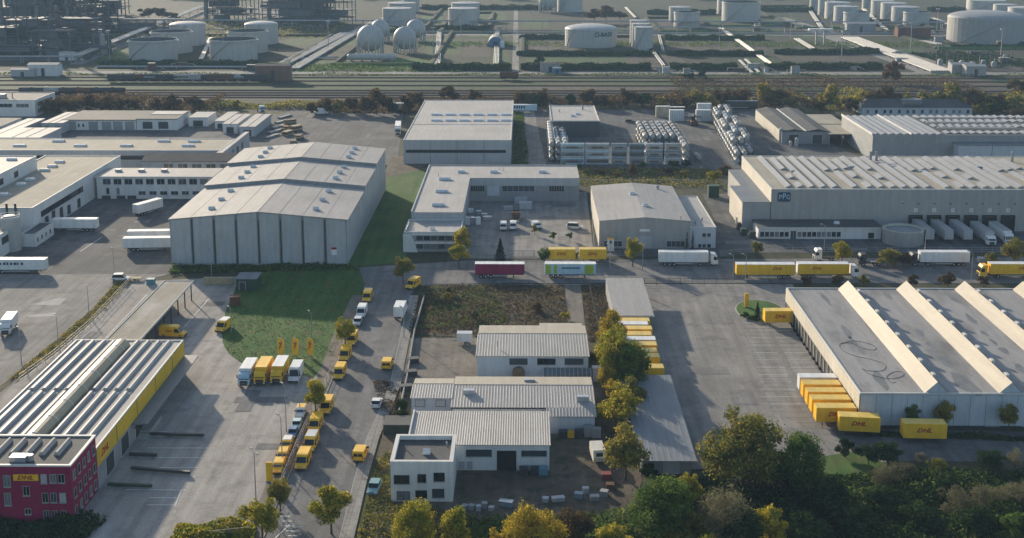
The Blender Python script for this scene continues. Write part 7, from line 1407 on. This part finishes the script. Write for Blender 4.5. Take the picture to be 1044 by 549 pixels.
# junk along the dirt yard
random.seed(31)
jl = ['white tarpaulin bundle','grey drum','pale crate','white sheet stack','metal scrap box','blue barrel','rusty skip','dark crate']
def crate(px, row, w, d, h, m, name, label, cat, rz=0.0, group=None):
    X, Y = gp(px, row); t = thing(name, label, cat, (X, Y, .07), rz, group); obj('body', MB().box(-w/2,w/2,-d/2,d/2,0,h), m, t); obj('lid', MB().box(-w/2-.05,w/2+.05,-d/2-.05,d/2+.05,h,h+.08), m, t); obj('base', MB().box(-w/2+.1,w/2-.1,-d/2+.1,d/2-.1,-.06,0), DARK, t); return t
for k, (px, row, w, d, h, m, lb) in enumerate(((474,520,0.88,0.80,0.75,TANKG,'first silver crate'),(481,520,0.88,0.80,0.75,TANKG,'second silver crate'),(488,521,0.72,0.72,0.83,WALL_G,'first white crate'),(494,519,0.80,0.80,0.98,TANKG,'tall silver crate'),(501,521,0.80,0.72,0.60,WALL_G,'second white crate'),(516,516,2.24,1.12,0.83,TKB,'long teal bin'),(556,512,0.96,0.80,0.68,WALL_G,'white crate beside the trailer bed'),(569,511,2.08,0.96,0.60,WALL_G,'long white sheet stack'),(590,508,1.28,0.96,0.83,TKB,'pale blue crate'),(597,503,0.96,0.80,0.90,WALL_G,'white crate under the brown tree'),(606,510,1.44,1.04,0.68,TANKG,'silver scrap box'),(616,506,1.20,1.04,0.90,TANKG,'second silver scrap box'),(618,488,1.60,1.28,0.90,mat('faded_red', (.22,.05,.05), rough=.8, var=.2),'faded red skip'),(622,498,1.28,1.12,0.75,RUST,'rusty bin'))):
    crate(px, row, w, d, h, m, 'yard_crate', lb + ' in the junk line on the dirt yard, ' + ('left part' if px < 530 else 'right part'), 'crate', random.uniform(-.4,.4), 'junk along the dirt yard')
for k, (px, row) in enumerate(((545,484),(554,484),(534,484))): crate(px, row, 1.5, 1.2, 1.2, [DARK,TEAL,DARK][k], 'rubbish_bin', f'{("middle","right","left")[k]} dark bin before the white workshop hall', 'bin', 0, 'bins before the workshop hall')
for k, (px, row, m) in enumerate(((574,447,DARK),(581,446,YELLOW),(590,447,DARK),(600,445,STEEL),(608,446,STEEL))): crate(px, row, 1.6, 1.1, [1.4,1.0,1.5,1.9,1.7][k], m, 'stored_machine', f'{ORD[k]} item from the left stored against the broad hall wall', 'machine', 0, 'items stored at the broad hall')
for k, (px, row) in enumerate(((422,380),(420,385),(415,392))): crate(px-1, row-10+k*8, 2.4, 1.6, 1.0, DARK, 'dark_skip', f'{ORD[k]} dark skip on the left side of the gravel car park', 'skip', .2, 'skips on the gravel car park')
for k, px in enumerate((211,217,223,229,235)): crate(px, 290, 1.5, 1.2, 1.7, PALLET, 'timber_crate', f'{ORD[k]} timber crate from the left at the foot of the corrugated warehouse', 'crate', 0, 'timber crates by the warehouse')
x0, x1, y0, y1 = rect(241, 262, 297, 0, 3, 290); b = B('yard_shed', 'small blue roofed shed at the top of the lawn', 'shed', x0, x1, y0, y0+5.5); b.walls(3.2, GREENP); b.part('roof', MB().box(-.2,b.W+.2,-.3,b.D+.2,3.2,3.4), ROOF_B); b.win('S', .8, 2.4, .1, 2.4, pane=DARK, bars=0, name='door')
crate(240, 311, 2.6, 2.0, 2.2, RUST, 'skip', 'rust brown skip beside the small blue roofed shed', 'skip', .2)
crate(154, 290, 2.0, 1.5, 1.4, TEAL, 'skip', 'teal bin beside the end of the carport canopy', 'bin', 0)
for k, (px, row, n) in enumerate(((296,128,4),(302,134,4),(293,138,3),(305,142,3),(299,146,2),(291,133,3))):
    X, Y = gp(px, row); t = thing('timber_stack', f'{ORD[k]} stack of pale timber boards beside the corrugated warehouse', 'timber', (X, Y, .06), .5+k*.3, 'timber stacks behind the warehouse')
    for j in range(n): obj('board_layer', cached('bl', lambda: MB().box(-2.6,2.6,-1.3,1.3,0,.55)), [PALLET, WOOD, PALLET, RUST][(j+k) % 4], t, (0,0,j*.7), (0,0,.05*j))
for k in range(5): X, Y = gp(279+k*3.2, 140-k*5); t = thing('pipe_pile', f'{ORD[k]} heap of long steel sections beside the timber stacks', 'steel pile', (X, Y, .06), 1.2, 'steel section heaps'); [obj('section', cached('sec', lambda: MB().box(-5,5,-.2,.2,0,.35)), [STEEL, DARK][j % 2], t, (0,(j%4)*.5,(j//4)*.4)) for j in range(8)]
for k, (px, row) in enumerate(((480,217),(488,219),(477,229),(482,229),(487,229),(494,222))): crate(px, row, 1.6, 1.6, 2.2 if 1 < k < 5 else 1.2, WHITE if k % 2 == 0 else SILVER, 'yard_crate', f'{ORD[k]} white crate or bag at the left side of the vehicle courtyard', 'crate', random.uniform(-.3,.3), 'crates in the courtyard')
for k, (px, row) in enumerate(((531,208),(536,213))): crate(px, row, 4.2, 2.0, 2.2, WALL_G, 'site_container', ('rear','front')[k] + ' pale site container in the courtyard beside the tipper truck', 'container', 0)
crate(518,214,3.0,2.0,1.0,SILVER,'flat_trailer','low grey flat trailer left of the tipper truck','trailer',.1)
crate(497,224,2.6,1.8,.9,SILVER,'flat_trailer','low grey trailer behind the left white van in the courtyard','trailer',.1)
for k, (px, row) in enumerate(((930,262),(940,263),(962,262),(968,262),(984,266),(1000,268))): crate(px, row, 2.2, 1.6, 1.3, [SILVER,WALL_G,PALEBLUE,WALL_G,SILVER,WALL_G][k], 'yard_crate', f'{ORD[k]} pale crate from the left along the dock yard fence', 'crate', .3*k, 'crates along the dock yard fence')
for k, (px, row) in enumerate(((796,146),(806,150),(812,150))):
    X, Y = gp(px, row); t = thing('gas_cylinder_tank', ('white slim upright tank','grey pump skid','pale small upright tank')[k] + ' beside the twin bay shed', 'tank', (X, Y, .06)); r = (.9,.7,.8)[k]; hh = (6,2,3.4)[k]; obj('vessel', MB().lathe([(r,.6),(r,hh),(r*.4,hh+.5)], 14), TANKW, t); obj('foot', MB().lathe([(r*.8,0),(r*.8,.6)], 8), STEEL, t)
for k, (px, row) in enumerate(((751,216),(753,222),(756,228),(757,234),(761,240),(770,243))): crate(px-3, row, 1.8, 1.6, 2.0, [SILVER,GREENP,SILVER,DARK,GREENP,DARK][k], 'yard_crate', f'{ORD[k]} container or bin along the left wall of the side annex', 'bin', 0, 'bins along the side annex')
crate(727,201,3.6,3.0,4.0,GREENP,'green_skip','dark green tall skip left of the side annex','skip',0)
for k, (px, row) in enumerate(((165,453),(160,461))): pass
X, Y = gp(163,444); t = thing('tarpaulin_heap', 'pale heap of folded tarpaulin on the shaded depot yard', 'heap', (X, Y, .06)); obj('heap', MB().box(-2.2,-.4,-.6,.6,0,.35).box(-.5,1.2,-.8,.5,0,.5).box(.9,2.3,-.5,.7,0,.3), WALL_C, t)
for k, (a, b_) in enumerate((((142,445),(208,446.5)),((132,466),(160,467)),((134,480),(194,485)),((110,497),(155,498.5)))):
    A = Vector(gp(*a)); Bv = Vector(gp(*b_)); d = Bv-A; t = thing('low_barrier', f'{ORD[k]} dark low barrier from the back between the depot parking bays', 'barrier', (A.x, A.y, .06), math.atan2(d.y,d.x), 'low barriers of the depot yard'); obj('beam', MB().box(0,d.length,-.25,.25,.25,.75), DARK if k < 3 else GREENP, t); obj('foot', MB().box(.3,.6,-.3,.3,0,.25).box(d.length-.6,d.length-.3,-.3,.3,0,.25), CONC, t)
for k in range(5): X, Y = gp(283+k*3, 529+k*4); t = thing('cycle_stand', f'{ORD[k]} white hoop stand at the bottom of the street', 'hoop', (X+1.2, Y, .2), .3, 'white hoop stands'); obj('hoop', cached('hoop', lambda: MB().path([(-.9,0,0),(-.9,0,.8),(-.7,0,1.0),(.7,0,1.0),(.9,0,.8),(.9,0,0)], .05)), WHITE, t)
# ------------------------------------------------------------------ haze
hz = obj('haze', MB().box(-GX-40, GX+40, GY0-40, GY1+40, -1.0, 125), None); hz['kind'] = 'stuff'
hm = bpy.data.materials.new('haze_air'); hm.use_nodes = True; hn = hm.node_tree.nodes; hn.clear()
pv = hn.new('ShaderNodeVolumePrincipled'); pv.inputs['Color'].default_value = (.48,.72,1.0,1); pv.inputs['Density'].default_value = .00012; pv.inputs['Anisotropy'].default_value = 0
ho = hn.new('ShaderNodeOutputMaterial'); hm.node_tree.links.new(pv.outputs[0], ho.inputs['Volume']); hz.data.materials.append(hm)
